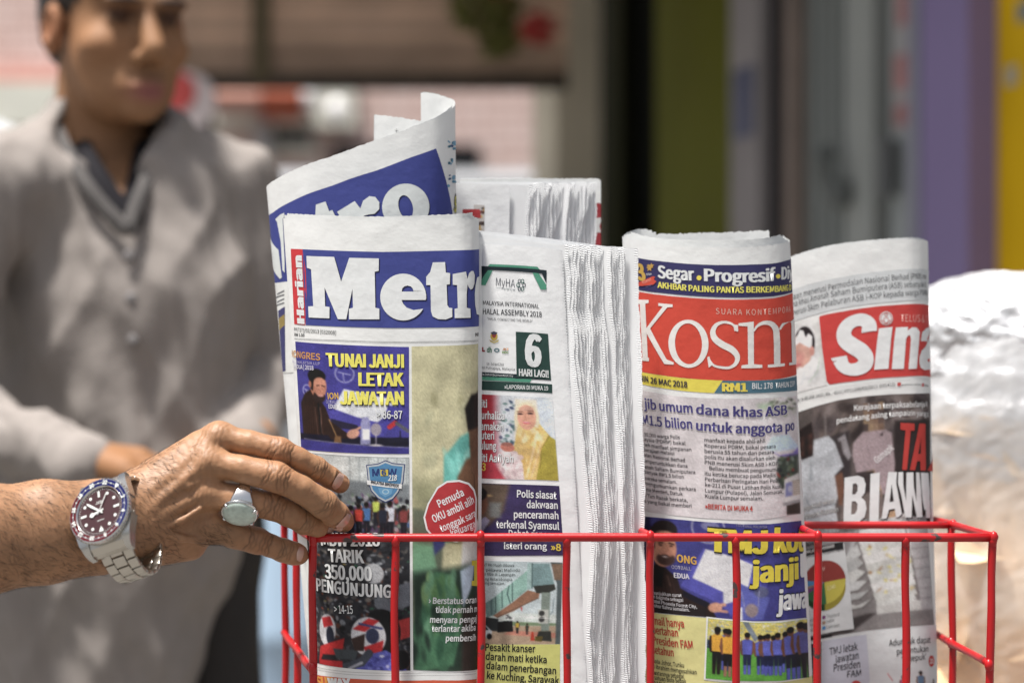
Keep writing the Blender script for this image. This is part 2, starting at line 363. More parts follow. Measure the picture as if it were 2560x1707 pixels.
mb = MB(); [mb.tube([c + Vector((.02 + dx, 0, .2)), c + Vector((.02, 0, .6)), (c.x + .02, 6.5, 3.0)], .003, 6) for dx in (-.1, .1)]; mb.build('hanger', M_dark, hp)
# pale blue barrel
c = P(690, CY, 5.2); br = empty('plastic_barrel', (c.x, 5.2, 0), 'pale blue plastic barrel between the man and the newspapers', 'barrel')
mb = MB(); mb.lathe([(.02, .0), (.155, .0), (.165, .03), (.165, .26), (.172, .28), (.165, .30), (.165, .56), (.172, .58), (.165, .6), (.165, .84), (.15, .88), (.02, .88)], (c.x, 5.2, 0), (0, 0, 1), 40); mb.build('drum', mat('pale_blue_plastic', (.36, .48, .62), .45, noise=(4, .08)), br, True)
mb = MB(); mb.lathe([(.02, .88), (.12, .88), (.12, .91), (.02, .91)], (c.x, 5.2, 0), (0, 0, 1), 30); mb.build('lid', mat('dark_lid', (.05, .06, .08), .5), br)

# the row of shops, receding from right to left
def shop_pt(px, off=0.0):
    q = (px - CX) / FPX; D = 2.090 / (q + .2426); n = Vector((-.972, -.236, 0)); p = Vector((q * D, D, 0)); return p + Vector((-0.972, -0.236, 0)) * off
def panel(mb, x1, x2, z0, z1, off=0.0, th=.08, col=None):
    a, b = shop_pt(x1, off), shop_pt(x2, off); n = Vector((.972, .236, 0)) * th
    V = [(*q.xy, z) for z in (z0, z1) for q in (a, b, b + n, a + n)]
    mb.add(V, [(3, 2, 1, 0), (4, 5, 6, 7), (0, 1, 5, 4), (1, 2, 6, 5), (2, 3, 7, 6), (3, 0, 4, 7)], col)
def zat(px, py, off=0.0): return P(px, py, shop_pt(px, off).y).z
def one(name, parent, m, *a, **k): q = MB(); panel(q, *a, **k); return q.build(name, m, parent)
cc = shop_pt(1420); pl = empty('concrete_column', (cc.x, cc.y, 0), 'olive grey concrete column left of the dark shop doorway', 'column')
M_conc = mat('grey_concrete', (.78, .72, .58), .85, noise=(3, .15, 6)); one('shaft', pl, M_conc, 1345, 1404, 0, 3.0, .02, .150)
one('plinth', pl, M_conc, 1340, 1408, 0, .2, .04, .14)
cc = shop_pt(1900); sf = empty('shopfront', (cc.x, cc.y, 0), 'dark shopfront with an olive green door and grey folding shutters', 'shop')
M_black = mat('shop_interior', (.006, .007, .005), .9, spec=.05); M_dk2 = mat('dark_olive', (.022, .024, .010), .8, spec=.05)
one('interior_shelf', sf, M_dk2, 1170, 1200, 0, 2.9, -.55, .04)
M_olive = mat('olive_green_door', (.100, .104, .008), .7, spec=.1, noise=(2, .12)); d = one('door', sf, M_olive, 1640, 1832, .02, 2.6, 0, .05)
q = MB(); a = shop_pt(1822, .03); q.tube([a + Vector((0, 0, .95)), a + Vector((-.03, -.02, 1.0)), a + Vector((-.03, -.02, 1.3)), a + Vector((0, 0, 1.35))], .014, 8); q.build('handle', M_dark, d)
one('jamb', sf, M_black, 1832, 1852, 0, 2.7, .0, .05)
M_gst = mat('grey_white_strip', (.27, .25, .25), .7, spec=.2, noise=(3, .15)); st = one('door_post', sf, M_gst, 1853, 1926, 0, 2.8, .03, .06)
one('blue_sticker', st, mat('blue_sticker', (.045, .058, .12), .5), 1862, 1915, zat(1890, 345, .03), zat(1890, 170, .03), .034, .003)
one('dark_door', sf, mat('dark_brown_door', (.022, .019, .021), .6, spec=.1), 1926, 1990, .02, 2.6, 0, .05)
one('timber_strip', sf, mat('worn_timber', (.20, .155, .13), .7, noise=(8, .2)), 1990, 2016, 0, 2.7, .03, .06)
M_shut = mat('grey_green_shutter', (.24, .26, .25), .65, spec=.2, noise=(2.2, .12)); sh = one('shutter', sf, M_shut, 2016, 2128, .02, 2.7, 0, .04)
sh2 = one('shutter', sf, mat('pale_shutter', (.32, .335, .32), .65, spec=.2, noise=(2.2, .1)), 2129, 2196, .02, 2.7, .012, .05)
for i in range(4): one('fold', sh, mat('shutter_fold', (.13, .14, .135), .55), 2030 + i * 24, 2036 + i * 24, .03, 2.68, .006, .006)
q = MB(); a = shop_pt(2125, .05); q.tube([a + Vector((0, 0, zat(2125, 380))), a + Vector((-.02, -.02, zat(2125, 395))), a + Vector((.0, 0, zat(2128, 500)))], .02, 8); q.box(shop_pt(2138, .04) + Vector((0, 0, zat(2138, 485))), (.05, .05, .06), bev=.01); q.build('handle', mat('grey_handle', (.13, .14, .135), .6), sh2)
one('gap_post', sf, mat('gap_dark', (.038, .042, .042), .7), 2197, 2226, 0, 2.8, -.03, .05)
s3 = one('shutter', sf, mat('grey_shutter_right', (.31, .335, .335), .65, spec=.2, noise=(2.2, .1)), 2227, 2344, .02, 2.7, .0, .05)
M_post = mat('pink_poster', (.36, .16, .155), .7, noise=(14, .3)); M_post2 = mat('white_poster', (.34, .33, .33), .7)
for a_, b_, y0, y1 in ((2246, 2290, -30, 62), (2240, 2284, 135, 222), (2240, 2276, 258, 312)): one('poster', s3, M_post, a_, b_, zat(2265, y1), zat(2265, y0), .004, .003)
one('poster_sheet', s3, M_post2, 2236, 2296, zat(2265, 330), zat(2265, -60), .0015, .002)
q = MB(); a = shop_pt(2248, .03); q.tube([a + Vector((0, 0, zat(2248, 350))), a + Vector((0, 0, zat(2248, 490)))], .022, 8); q.build('handle', mat('grey_handle_bar', (.12, .125, .125), .5), s3)
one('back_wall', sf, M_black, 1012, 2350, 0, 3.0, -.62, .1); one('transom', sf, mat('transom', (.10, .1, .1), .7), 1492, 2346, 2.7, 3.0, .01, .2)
cc = shop_pt(2416); pp = empty('purple_pillar', (cc.x, cc.y, 0), 'purple painted pillar between the grey shutters and the yellow wall', 'pillar')
M_pur = mat('purple_paint', (.245, .195, .36), .7, spec=.12, noise=(2, .06)); one('shaft', pp, M_pur, 2345, 2492, 0, 3.0, .06, .3)
one('edge_strip', pp, mat('grey_violet_edge', (.22, .22, .28), .6), 2343, 2372, 0, 3.0, .066, .03)
one('plinth', pp, mat('plinth_paint', (.10, .08, .15), .7), 2341, 2496, 0, .25, .085, .3)
cc = shop_pt(2620); yw = empty('yellow_wall', (cc.x, cc.y, 0), 'yellow painted wall right of the purple pillar', 'wall')
M_yel = mat('yellow_paint', (.72, .44, .008), .7, spec=.12, noise=(3, .1)); one('wall_face', yw, M_yel, 2492, 2900, 0, 3.0, .0, .2)
one('notice', yw, mat('pale_notice', (.42, .38, .28), .6), 2515, 2545, zat(2530, 215), zat(2530, 165), .003, .002)
one('blue_plate', yw, mat('blue_plate', (.20, .22, .20), .6), 2545, 2585, zat(2560, 55), zat(2560, 5), .003, .003)
# ================================================================== red wire basket
M_red = mat('red_enamel', (0.38, 0.005, 0.008), 0.32, spec=0.45, coat=0.06, noise=(40, .08), bump=((300, .12, .0006), (45, .12, .001)), wear=(70, (.05, .03, .03), .655))
bk = empty('wire_basket', P(1632, CY, 1.80) * 1.0, 'red enamelled wire basket holding the folded newspapers', 'basket'); bk.location.z = 0.0
DF, DM, DB = 1.712, 1.840, 1.915
WR = 0.00285
def wire(name, pts, r=WR, wob=0.0006, n=12, seg=14):
    pts = [Vector(p) for p in pts]; c = crom([tuple(p) for p in pts], max(seg, len(pts) * 6)) if len(pts) > 2 else np.linspace(pts[0], pts[1], seg)
    rg = np.random.default_rng(abs(hash(name + str(round(pts[0].x * 1e4)))) % 9999 if False else int(abs(pts[0].x) * 1e5) % 9999); ph = rg.uniform(0, 6, 4)
    t = np.linspace(0, 1, len(c))[:, None]; c = c + wob * np.concatenate([np.sin(7 * t + ph[0]), 0.5 * np.sin(9 * t + ph[1]), 0 * t], 1) * np.sin(np.pi * t) 
    mb = MB(); mb.tube(c, r * (1 + .04 * np.sin(13 * t[:, 0] + ph[2])), n); return mb.build(name, M_red, bk, True)
ZB = 2010   # pixel row of the basket's floor
def weld(p): mb = MB(); mb.lathe([(.0004, -.0046), (.0024, -.0034), (.0033, 0), (.0024, .0034), (.0004, .0046)], p, (0, 0, 1), 10); return mb
wire('top_rail', [P(776, 1344, DF), P(1400, 1342.5, DF), P(2489, 1343, DF)], WR * 1.08, .0004)
BX = [(783, 783), (989, 990), (1202, 1201), (1417, 1417), (1626, 1626), (1839, 1841), (2045, 2043), (2264, 2262), (2482, 2472)]
for a, b in BX:
    wire('upright', [P(a, 1346, DF + .001), P((a + b) / 2 + random.uniform(-2, 2), 1560, DF + .001), P(b, ZB, DF + .001)]); p = P(a, 1352, DF - .0005); weld(p).build('weld_bead', M_red, bk, True)
wire('middle_rail', [P(735, 1312, DM), P(1500, 1312, DM), P(2380, 1312, DM)])
wire('back_rail', [P(710, 1297, DB), P(1500, 1296, DB), P(2318, 1296, DB)])
wire('side_rail', [P(778, 1343, DF), P(738, 1316, DM), P(708, 1297, DB)]); wire('side_rail', [P(2486, 1342, DF), P(2383, 1311, DM), P(2318, 1295, DB)])
wire('side_rail', [P(779, 1672, DF), P(736, 1616, DM), P(710, 1580, DB)], WR * 1.0); wire('side_rail', [P(2474, 1658, DF), P(2379, 1606, DM), P(2338, 1583, DB)])
for x, d, y in ((741, DM, 1308), (711, DB, 1292), (2378, DM, 1306), (2318, DB, 1290)): wire('upright', [P(x, y, d), P(x + 2, 1600, d), P(x - 1, CY + (ZB - CY) * DF / d, d)])
for x in (930, 1150, 1400, 1650, 1900, 2130): wire('upright', [P(x, 1297, DB), P(x, CY + (ZB - CY) * DF / DB, DB)], seg=6)
for a, b in ((1202, 1178), (1626, 1575), (2045, 1985)): wire('divider', [P(a, 1340, DF), P((a + b) / 2, 1325, (DF + DM) / 2), P(b, 1312, DM)])
for x, y, d in ((2378, 1606, DM), (2472, 1662, DF), (740, 1618, DM), (781, 1670, DF), (2383, 1312, DM), (783, 1344, DF), (2484, 1343, DF), (1202, 1341, DF), (1626, 1341, DF), (2045, 1341, DF)): weld(P(x, y, d - .001)).build('weld_bead', M_red, bk, True)
zf = P(0, ZB, DF).z; xl, xr = P(783, 0, DF).x, P(2472, 0, DF).x
for i in range(9): y = DF + i * .0254; wire('floor_wire', [(xl - .0, y, zf), (xr, y, zf)], seg=6)
wire('floor_rim', [(xl, DF, zf), (xl, DB, zf)]); wire('floor_rim', [(xr, DF, zf), (xr, DB, zf)])
for x in (xl + .02, xr - .02):
    for y in (DF + .02, DB - .02):
        wire('leg', [(x, y, zf), (x, y, zf / 2), (x, y, 0.004)], .006, .0)

# ================================================================== paper sheets and the print on them
M_paper = mat('newsprint', attr=True, rough=0.75, spec=0.25, noise=(90, .02, 6), bump=((420, .12, .0004), (30, .55, .0022)))
M_ink = mat('newsprint_ink', attr=True, rough=0.62, spec=0.3, noise=(260, .035, 3), bump=((420, .10, .0004), (30, .55, .0022)))
PAPER = (0.70, 0.71, 0.705); PAPER_W = (0.76, 0.77, 0.78)
M_edge = mat('torn_paper_edge', attr=True, rough=0.95, spec=0.05, noise=(120, .03, 4))
LAY = 0.00016
class Sheet:
    def __init__(s, top, bot, front=(0.0, 1.0), wave=0.0, seed=0, tmax=1.0):
        n = 500
        ct, cb = [np.array([tuple(P(*q)) for q in crom(c, n)]) for c in (top, bot)]
        lt, lb = [np.concatenate([[0], np.cumsum(np.linalg.norm(np.diff(c, axis=0), axis=1))]) for c in (ct, cb)]
        s.L = float((lt[-1] + lb[-1]) / 2); arc = (lt / lt[-1] + lb / lb[-1]) / 2; s.u = arc; s.ct, s.cb = ct, cb
        s.H = float(np.linalg.norm(ct[n // 2] - cb[n // 2])); s.wave = wave; s.seed = seed
        # knots across: sagitta under 0.02 mm
        d = np.diff(ct, axis=0); d /= np.linalg.norm(d, axis=1, keepdims=True); ang = np.arccos(np.clip((d[1:] * d[:-1]).sum(1), -1, 1)); ca = np.concatenate([[0], np.cumsum(ang), [0]]); ca[-1] = ca[-2]
        k = [0.0]; last = 0
        for i in range(1, n):
            ds = (arc[i] - arc[last]) * s.L; da = ca[i] - ca[last]
            if ds * da > 0.00016 or ds > .006: k.append(arc[i] * s.L); last = i
        k.append(s.L); s.knots = np.array(k)
        g = np.linspace(front[0], front[1], 160); t = np.linspace(-.02, 1, 80); G = np.array([(a, b) for a in g for b in t]); s.G = G; s.Gp = s.pix(s.pos(G[:, 0], G[:, 1]))
    def pos(s, u, t):
        u = np.asarray(u, float); t = np.asarray(t, float)
        T = np.stack([np.interp(u, s.u, s.ct[:, k]) for k in range(3)], -1); B = np.stack([np.interp(u, s.u, s.cb[:, k]) for k in range(3)], -1)
        return T + (B - T) * t[..., None]
    def map(s, ab, lay=0.0):
        ab = np.asarray(ab, float); u = ab[:, 0] / s.L; t = ab[:, 1] / s.H; e = 1e-3
        p = s.pos(u, t); du = s.pos(np.clip(u + e, 0, 1), t) - s.pos(np.clip(u - e, 0, 1), t); dt = s.pos(u, t + e) - s.pos(u, t - e)
        n = np.cross(dt, du); n /= np.linalg.norm(n, axis=1, keepdims=True) + 1e-12
        wv = s.wave * smooth_noise(np.stack([ab[:, 0], ab[:, 1], 0 * ab[:, 0]], 1), 55, s.seed) if s.wave else 0.0
        return p + n * (lay * LAY + wv)[:, None] if s.wave else p + n * (lay * LAY)
    @staticmethod
    def pix(p): return np.stack([CX + FPX * p[:, 0] / p[:, 1], CY - FPX * (p[:, 2] - CAMZ) / p[:, 1]], 1)
    def inv(s, pts):
        """page coordinates (metres across, metres down) of the places seen at these pixels"""
        out = []
        for q in np.asarray(pts, float):
            x = s.G[np.argmin(((s.Gp - q) ** 2).sum(1))].copy()
            for _ in range(6):
                f = s.pix(s.pos(x[:1], x[1:]))[0] - q; e = 1e-4
                fu = (s.pix(s.pos(x[:1] + e, x[1:]))[0] - s.pix(s.pos(x[:1] - e, x[1:]))[0]) / (2 * e); ft = (s.pix(s.pos(x[:1], x[1:] + e))[0] - s.pix(s.pos(x[:1], x[1:] - e))[0]) / (2 * e)
                J = np.stack([fu, ft], 1)
                if abs(np.linalg.det(J)) < 1e-3: break
                st = np.clip(np.linalg.solve(J, -f), -.05, .05); x = x + st
            x[0] = min(max(x[0], 0), 1); out.append((x[0] * s.L, x[1] * s.H))
        return np.array(out)
    def page(s, name, parent, m=None, t0=0.0, t1=1.0, col=PAPER, lay=0.0, jag=.0003, a0=0.0, a1=None, ext=None, jside=0.0):
        ks = s.knots; a1 = s.L if a1 is None else a1; ks = np.unique(np.concatenate([[a0], ks[(ks > a0) & (ks < a1)], [a1]]))
        if jag: ks = np.unique(np.concatenate([ks, np.arange(a0, a1, .0016)]))
        ts = np.linspace(t0, t1, 44) * s.H; rg = np.random.default_rng(len(ks)); A, B = np.meshgrid(ks, ts, indexing='ij')
        A = A.copy(); B = B.copy(); B[:, 0] += rg.uniform(-jag, jag, len(ks))
        if ext is not None: B[:, 0] -= ext(A[:, 0] / s.L)
        V = s.map(np.stack([A.ravel(), B.ravel()], 1), lay); nb = len(ts); i, j = np.meshgrid(np.arange(len(ks) - 1), np.arange(nb - 1), indexing='ij'); q = (i * nb + j).ravel()
        F = np.stack([q, q + 1, q + nb + 1, q + nb], 1); return mobj(name, V, F, m or M_paper, parent, np.tile(col, (len(V), 1)), True)

try: FONT = bpy.data.fonts.load(bpy.utils.system_resource('DATAFILES') + '/fonts/Noto Sans CJK Regular.woff2')   # Blender's own interface face
except Exception: FONT = None
OFFK = 1.0
def glyphs(txt, off=0.0, shear=0.0, space=1.0):
    c = bpy.data.curves.new('t', 'FONT'); c.body = txt; c.size = 1.0; c.offset = off * OFFK; c.resolution_u = 3; c.shear = shear; c.space_character = space; c.fill_mode = 'FRONT'
    if FONT: c.font = FONT
    o = bpy.data.objects.new('t', c); me = bpy.data.meshes.new_from_object(o)
    V = np.array([v.co[:2] for v in me.vertices]).reshape(-1, 2); F = [tuple(p.vertices) for p in me.polygons]
    bpy.data.objects.remove(o); bpy.data.curves.remove(c); bpy.data.meshes.remove(me); return V, F
CAPH = float(np.ptp(glyphs('H')[0][:, 1])); OFFK = 1.25 * CAPH / 0.682
class Part:
    """printed matter on one sheet, built as one mesh"""
    def __init__(s, sheet, T=None): s.s = sheet; s.V = []; s.F = []; s.C = []; s.n = 0; s.T = T or (0, 0, 1)
    def px(s, pts): o = s.T; return [(o[0] + x * o[2], o[1] + y * o[2]) for x, y in pts]
    def put(s, ab, F, col, lay, cut=True, bstep=.010):
        ab = np.asarray(ab, float)
        if len(ab) == 0 or len(F) == 0: return
        bm = bmesh.new(); vs = [bm.verts.new((p[0], p[1], 0)) for p in ab]
        for f in F:
            try: bm.faces.new([vs[i] for i in f])
            except ValueError: pass
        for x, sgn in ((1e-5, -1), (s.s.L - 1e-5, 1)):
            if (sgn < 0 and ab[:, 0].min() < x) or (sgn > 0 and ab[:, 0].max() > x):
                bmesh.ops.bisect_plane(bm, geom=bm.verts[:] + bm.edges[:] + bm.faces[:], plane_co=(x, 0, 0), plane_no=(sgn, 0, 0), clear_outer=True, dist=1e-7)
        if cut:
            for k in s.s.knots[(s.s.knots > ab[:, 0].min()) & (s.s.knots < ab[:, 0].max())]:
                bmesh.ops.bisect_plane(bm, geom=bm.verts[:] + bm.edges[:] + bm.faces[:], plane_co=(k, 0, 0), plane_no=(1, 0, 0), dist=1e-7)
            b = np.ceil(ab[:, 1].min() / bstep) * bstep
            while b < ab[:, 1].max(): bmesh.ops.bisect_plane(bm, geom=bm.verts[:] + bm.edges[:] + bm.faces[:], plane_co=(0, b, 0), plane_no=(0, 1, 0), dist=1e-7); b += bstep
        bm.verts.index_update(); W = np.array([v.co[:2] for v in bm.verts]).reshape(-1, 2); FF = [[v.index for v in f.verts] for f in bm.faces]; bm.free()
        if len(W) == 0: return
        V = s.s.map(W, lay); s.V.append(V); s.F += [tuple(i + s.n for i in f[::-1]) for f in FF]; s.C.append(np.tile(ink(col), (len(V), 1))); s.n += len(V)
    def poly(s, pts, col, lay=1, holes=(), right=None, off=(0, 0)):
        """polygon in zoom coordinates"""
        def cv(q):
            a = s.s.inv(s.px([(x + off[0], y + off[1]) for x, y in q]))
            if right is not None:
                for i, p in enumerate(s.px(q)):
                    if p[0] >= right: a[i, 0] = s.s.L * .995
            return a
        loops = [cv(pts)] + [cv(h) for h in holes]
        allv = np.concatenate(loops); tri = geometry.tessellate_polygon([[Vector((*p, 0)) for p in l] for l in loops]); s.put(allv, tri, col, lay)
    def abpoly(s, ab, col, lay=1):
        tri = geometry.tessellate_polygon([[Vector((*p, 0)) for p in ab]]); s.put(np.array(ab), tri, col, lay)
    def line(s, pts, w, col, lay=1):
        ab = s.s.inv(s.px(pts)); d = np.gradient(ab, axis=0); n = np.stack([-d[:, 1], d[:, 0]], 1); n /= np.linalg.norm(n, axis=1, keepdims=True); h = w * s.T[2] * .285e-3 / 2
        s.abpoly(np.concatenate([ab + n * h, (ab - n * h)[::-1]]), col, lay)
    def stroke(s, pts, ws, col, lay=1, n=40, off=(0, 0)):
        c = crom(pts, n); wv = np.interp(np.linspace(0, 1, n), np.linspace(0, 1, len(ws)), ws); d = np.gradient(c, axis=0); q = np.stack([-d[:, 1], d[:, 0]], 1); q /= np.linalg.norm(q, axis=1, keepdims=True)
        s.poly([tuple(p) for p in np.concatenate([c + q * wv[:, None] / 2, (c - q * wv[:, None] / 2)[::-1]])], col, lay, off=off)
    def ell(s, c, rx, ry, col, lay=1, hole=None, n=40, rot=0, off=(0, 0)):
        def E(a, b): return [(c[0] + a * math.cos(t) * math.cos(rot) - b * math.sin(t) * math.sin(rot), c[1] + a * math.cos(t) * math.sin(rot) + b * math.sin(t) * math.cos(rot)) for t in np.linspace(0, 2 * math.pi, n, endpoint=False)]
        s.poly(E(rx, ry), col, lay, holes=[E(*hole)] if hole else (), off=off)
    def text(s, txt, Lp, Rp, cap, col, lay=2, bold=0.0, shear=0.0, out=None, outw=.05, space=1.0, shadow=None, sd=(3, 3), maxw=None):
        """text whose baseline runs from Lp to Rp (zoom coordinates), capitals cap high"""
        heavy = bold >= .025; V, F = glyphs(txt, bold * (.35 if heavy else 1), shear, space)
        if len(V) == 0: return
        lo, hi = V[:, 0].min(), V[:, 0].max(); A, B = s.s.inv(s.px([Lp, Rp])); d = B - A; ln = np.linalg.norm(d); e = d / ln; up = np.array([e[1], -e[0]])
        mm = s.s.pos(np.array([A[0] / s.s.L]), np.array([A[1] / s.s.H]))[0, 1] / FPX
        sy = cap * s.T[2] * mm / CAPH; sx = ln / (hi - lo)
        def tr(W, dx=0, dy=0): return A + ((W[:, :1] - lo) * sx + dx) * e + (W[:, 1:] * sy + dy) * up
        big = cap * s.T[2] * .285e-3 > .006
        if out:
            W, G = glyphs(txt, bold * .6 + outw * .8, shear, space); s.put(tr(W), G, out, lay - .5, cut=big)
        if shadow:
            W, G = glyphs(txt, bold * .5 + .01, shear, space); k = s.T[2] * .285e-3; s.put(tr(W, sd[0] * k, -sd[1] * k), G, shadow, lay - .6, cut=big)
        if heavy:
            for k, dx in enumerate((-.5, .5)): s.put(tr(V + np.array([dx * bold * OFFK * 1.5, 0])), F, col, lay + .25 * (k + 1), cut=big)
        s.put(tr(V), F, col, lay, cut=big)
    def image(s, cv, quad, lay=1, mask=None):
        """a printed picture: a painted canvas laid into the quad (TL, TR, BR, BL in zoom coordinates)"""
        q = s.s.inv(s.px(quad)); h, w_ = cv.shape[:2]; fy, fx = np.meshgrid(np.linspace(0, 1, h), np.linspace(0, 1, w_), indexing='ij'); fx = fx[..., None]; fy = fy[..., None]
        ab = (q[0] * (1 - fx) + q[1] * fx) * (1 - fy) + (q[3] * (1 - fx) + q[2] * fx) * fy; ab = ab.reshape(-1, 2); ab[:, 0] = np.clip(ab[:, 0], 0, s.s.L * .999)
        V = s.s.map(ab, lay); i, j = np.meshgrid(np.arange(h - 1), np.arange(w_ - 1), indexing='ij'); k = (i * w_ + j).ravel(); F = np.stack([k, k + w_, k + w_ + 1, k + 1], 1)
        if mask is not None: F = F[mask.ravel()[F].all(1)]
        s.V.append(V); s.F += [tuple(r) for r in F + s.n]; s.C.append(ink(cv.reshape(-1, 3))); s.n += len(V)
    def build(s, name, parent, m=None):
        return mobj(name, np.concatenate(s.V), s.F, m or M_ink, parent, np.concatenate(s.C), True)
class Canvas:
    """a small picture painted in numbers; coordinates are those of the zoomed photograph"""
    def __init__(s, x0, y0, x1, y1, cell, bg, seed=0):
        s.x = np.arange(x0, x1 + cell, cell, dtype=float); s.y = np.arange(y0, y1 + cell, cell, dtype=float); s.X, s.Y = np.meshgrid(s.x, s.y); s.c = np.tile(np.array(bg, float), (len(s.y), len(s.x), 1)); s.cell = cell; s.r = np.random.default_rng(seed); s.quad = [(x0, y0), (x1, y0), (x1, y1), (x0, y1)]
    def mix(s, a, col): s.c += (np.array(col, float) - s.c) * np.clip(a, 0, 1)[..., None]; return s
    def ell(s, cx, cy, rx, ry, col, soft=None, rot=0, op=1):
        soft = soft or s.cell; co, si = math.cos(rot), math.sin(rot); dx, dy = s.X - cx, s.Y - cy; u = (dx * co + dy * si) / rx; v = (-dx * si + dy * co) / ry
        return s.mix(op * np.clip((1 - np.sqrt(u * u + v * v)) * min(rx, ry) / soft + .5, 0, 1), col)
    def poly(s, pts, col, soft=None, op=1):
        soft = soft or s.cell; n = len(pts); ins = np.zeros(s.X.shape, bool); d = np.full(s.X.shape, 1e9)
        for i in range(n):
            (x1, y1), (x2, y2) = pts[i], pts[(i + 1) % n]; ex, ey = x2 - x1, y2 - y1; h = np.clip(((s.X - x1) * ex + (s.Y - y1) * ey) / (ex * ex + ey * ey + 1e-9), 0, 1); d = np.minimum(d, np.hypot(s.X - x1 - h * ex, s.Y - y1 - h * ey))
            cr = (y1 > s.Y) != (y2 > s.Y); xi = x1 + (s.Y - y1) / (y2 - y1 + 1e-9) * ex; ins ^= cr & (s.X < xi)
        return s.mix(op * np.clip(np.where(ins, d, -d) / soft + .5, 0, 1), col)
    def line(s, pts, w, col, op=1):
        for (x1, y1), (x2, y2) in zip(pts, pts[1:]):
            ex, ey = x2 - x1, y2 - y1; h = np.clip(((s.X - x1) * ex + (s.Y - y1) * ey) / (ex * ex + ey * ey + 1e-9), 0, 1); s.mix(op * np.clip((w / 2 - np.hypot(s.X - x1 - h * ex, s.Y - y1 - h * ey)) / s.cell + .5, 0, 1), col)
        return s
    def grad(s, f, col): return s.mix(f(s.X, s.Y), col)
    def noise(s, amp, sc, seed=0, mono=True):
        p = np.stack([s.X.ravel() / sc, s.Y.ravel() / sc, 0 * s.X.ravel()], 1); s.c *= (1 + amp * smooth_noise(p, 1.0, seed)).reshape(s.X.shape)[..., None]; return s
    def grain(s, amp):
        for _ in range(1):
            k = np.pad(s.c, ((1, 1), (1, 1), (0, 0)), 'edge'); s.c = .56 * s.c + .075 * (k[:-2, 1:-1] + k[2:, 1:-1] + k[1:-1, :-2] + k[1:-1, 2:]) + .035 * (k[:-2, :-2] + k[2:, 2:] + k[:-2, 2:] + k[2:, :-2])
        p = np.stack([s.X.ravel() / s.cell, s.Y.ravel() / s.cell, 0 * s.X.ravel()], 1)
        for sc, a in ((.09, .05), (.23, .06), (.55, .04)): s.c *= (1 + a * smooth_noise(p, sc, int(sc * 100))).reshape(s.X.shape)[..., None]
        s.c = 128 + (s.c - 128) * 1.12
        s.c *= (1 + amp * s.r.normal(size=s.X.shape))[..., None]; s.c = np.clip(s.c, 0, 255); return s
    def blobs(s, x0, y0, x1, y1, n, r, cols, tall=1.0, soft=None):
        for _ in range(n): s.ell(s.r.uniform(x0, x1), s.r.uniform(y0, y1), r * s.r.uniform(.5, 1.4), r * tall * s.r.uniform(.5, 1.4), cols[s.r.integers(len(cols))], soft, s.r.uniform(-.6, .6), s.r.uniform(.6, 1))
        return s
    def man(s, x, y, h, shirt, skin=(120, 80, 60), legs=(25, 25, 30), hair=(15, 12, 12), sock=None):
        """small standing figure: y = top of the head"""
        w_ = h * .13
        s.poly([(x - w_ * .75, y + h * .5), (x + w_ * .75, y + h * .5), (x + w_ * .6, y + h), (x + w_ * .1, y + h), (x, y + h * .6), (x - w_ * .15, y + h), (x - w_ * .6, y + h)], legs)
        if sock: s.poly([(x - w_ * .6, y + h * .78), (x - w_ * .1, y + h * .78), (x - w_ * .15, y + h), (x - w_ * .6, y + h)], sock); s.poly([(x + w_ * .1, y + h * .78), (x + w_ * .6, y + h * .78), (x + w_ * .6, y + h), (x + w_ * .12, y + h)], sock)
        s.line([(x - w_ * 1.0, y + h * .22), (x - w_ * 1.15, y + h * .38), (x - w_ * .9, y + h * .52)], w_ * .42, skin); s.line([(x + w_ * 1.0, y + h * .22), (x + w_ * 1.15, y + h * .38), (x + w_ * .8, y + h * .5)], w_ * .42, skin)
        s.poly([(x - w_ * .95, y + h * .19), (x - w_ * .3, y + h * .15), (x + w_ * .3, y + h * .15), (x + w_ * .95, y + h * .19), (x + w_ * .8, y + h * .52), (x - w_ * .8, y + h * .52)], shirt)
        s.ell(x, y + h * .085, w_ * .48, h * .085, skin); s.ell(x, y + h * .05, w_ * .52, h * .06, hair); return s
# ================================================================== the newspapers
z3 = (640, 200, .38265); z4 = (690, 800, .34440); z5 = (690, 1250, .29147); z6 = (1140, 420, .34435); b1 = (1140, 940, .25510); b2 = (1140, 1300, .25961)
k1 = (1540, 560, .28058); k2 = (1540, 970, .23596); k3 = (1540, 1290, .26596); s1 = (1940, 580, .26781); s2 = (1940, 970, .26361); s3 = (1940, 1290, .26598)
NAVY = (56, 66, 140); RED = (200, 40, 48); BLK = (38, 38, 40); WHT = (222, 225, 226); YEL = (232, 224, 92); DK = (30, 32, 70)
def paper_thing(label, px, D, group='folded newspapers standing in the wire basket'):
    c = P(px, ZB, D); return empty('newspaper', (c.x, c.y, zf), label, 'newspaper', group)
def slab_M(pt, col, lay, off=(0, 0)):
    pt.poly([(332, 1150), (512, 1156), (557, 1318), (610, 1162), (803, 1166), (802, 1247), (776, 1253), (780, 1488), (806, 1493), (806, 1563), (608, 1563), (608, 1494), (634, 1488), (631, 1362), (590, 1563), (535, 1562), (449, 1355), (452, 1478), (481, 1483), (480, 1557), (345, 1551), (342, 1479), (375, 1477), (362, 1237), (335, 1227)], col, lay, off=off)
def slab_e(pt, col, lay, off=(0, 0)):
    arc = [(962 + 150 * math.cos(t), 1418 - 153 * math.sin(t)) for t in np.linspace(-.06, 2 * math.pi - .52, 40)]
    pt.poly(arc + [(1072, 1497), (1030, 1503), (985, 1487), (962, 1462), (951, 1437), (1108, 1437)], col, lay, holes=[[(952, 1382), (956, 1362), (970, 1348), (990, 1343), (1012, 1349), (1024, 1362), (1030, 1382)]], off=off)
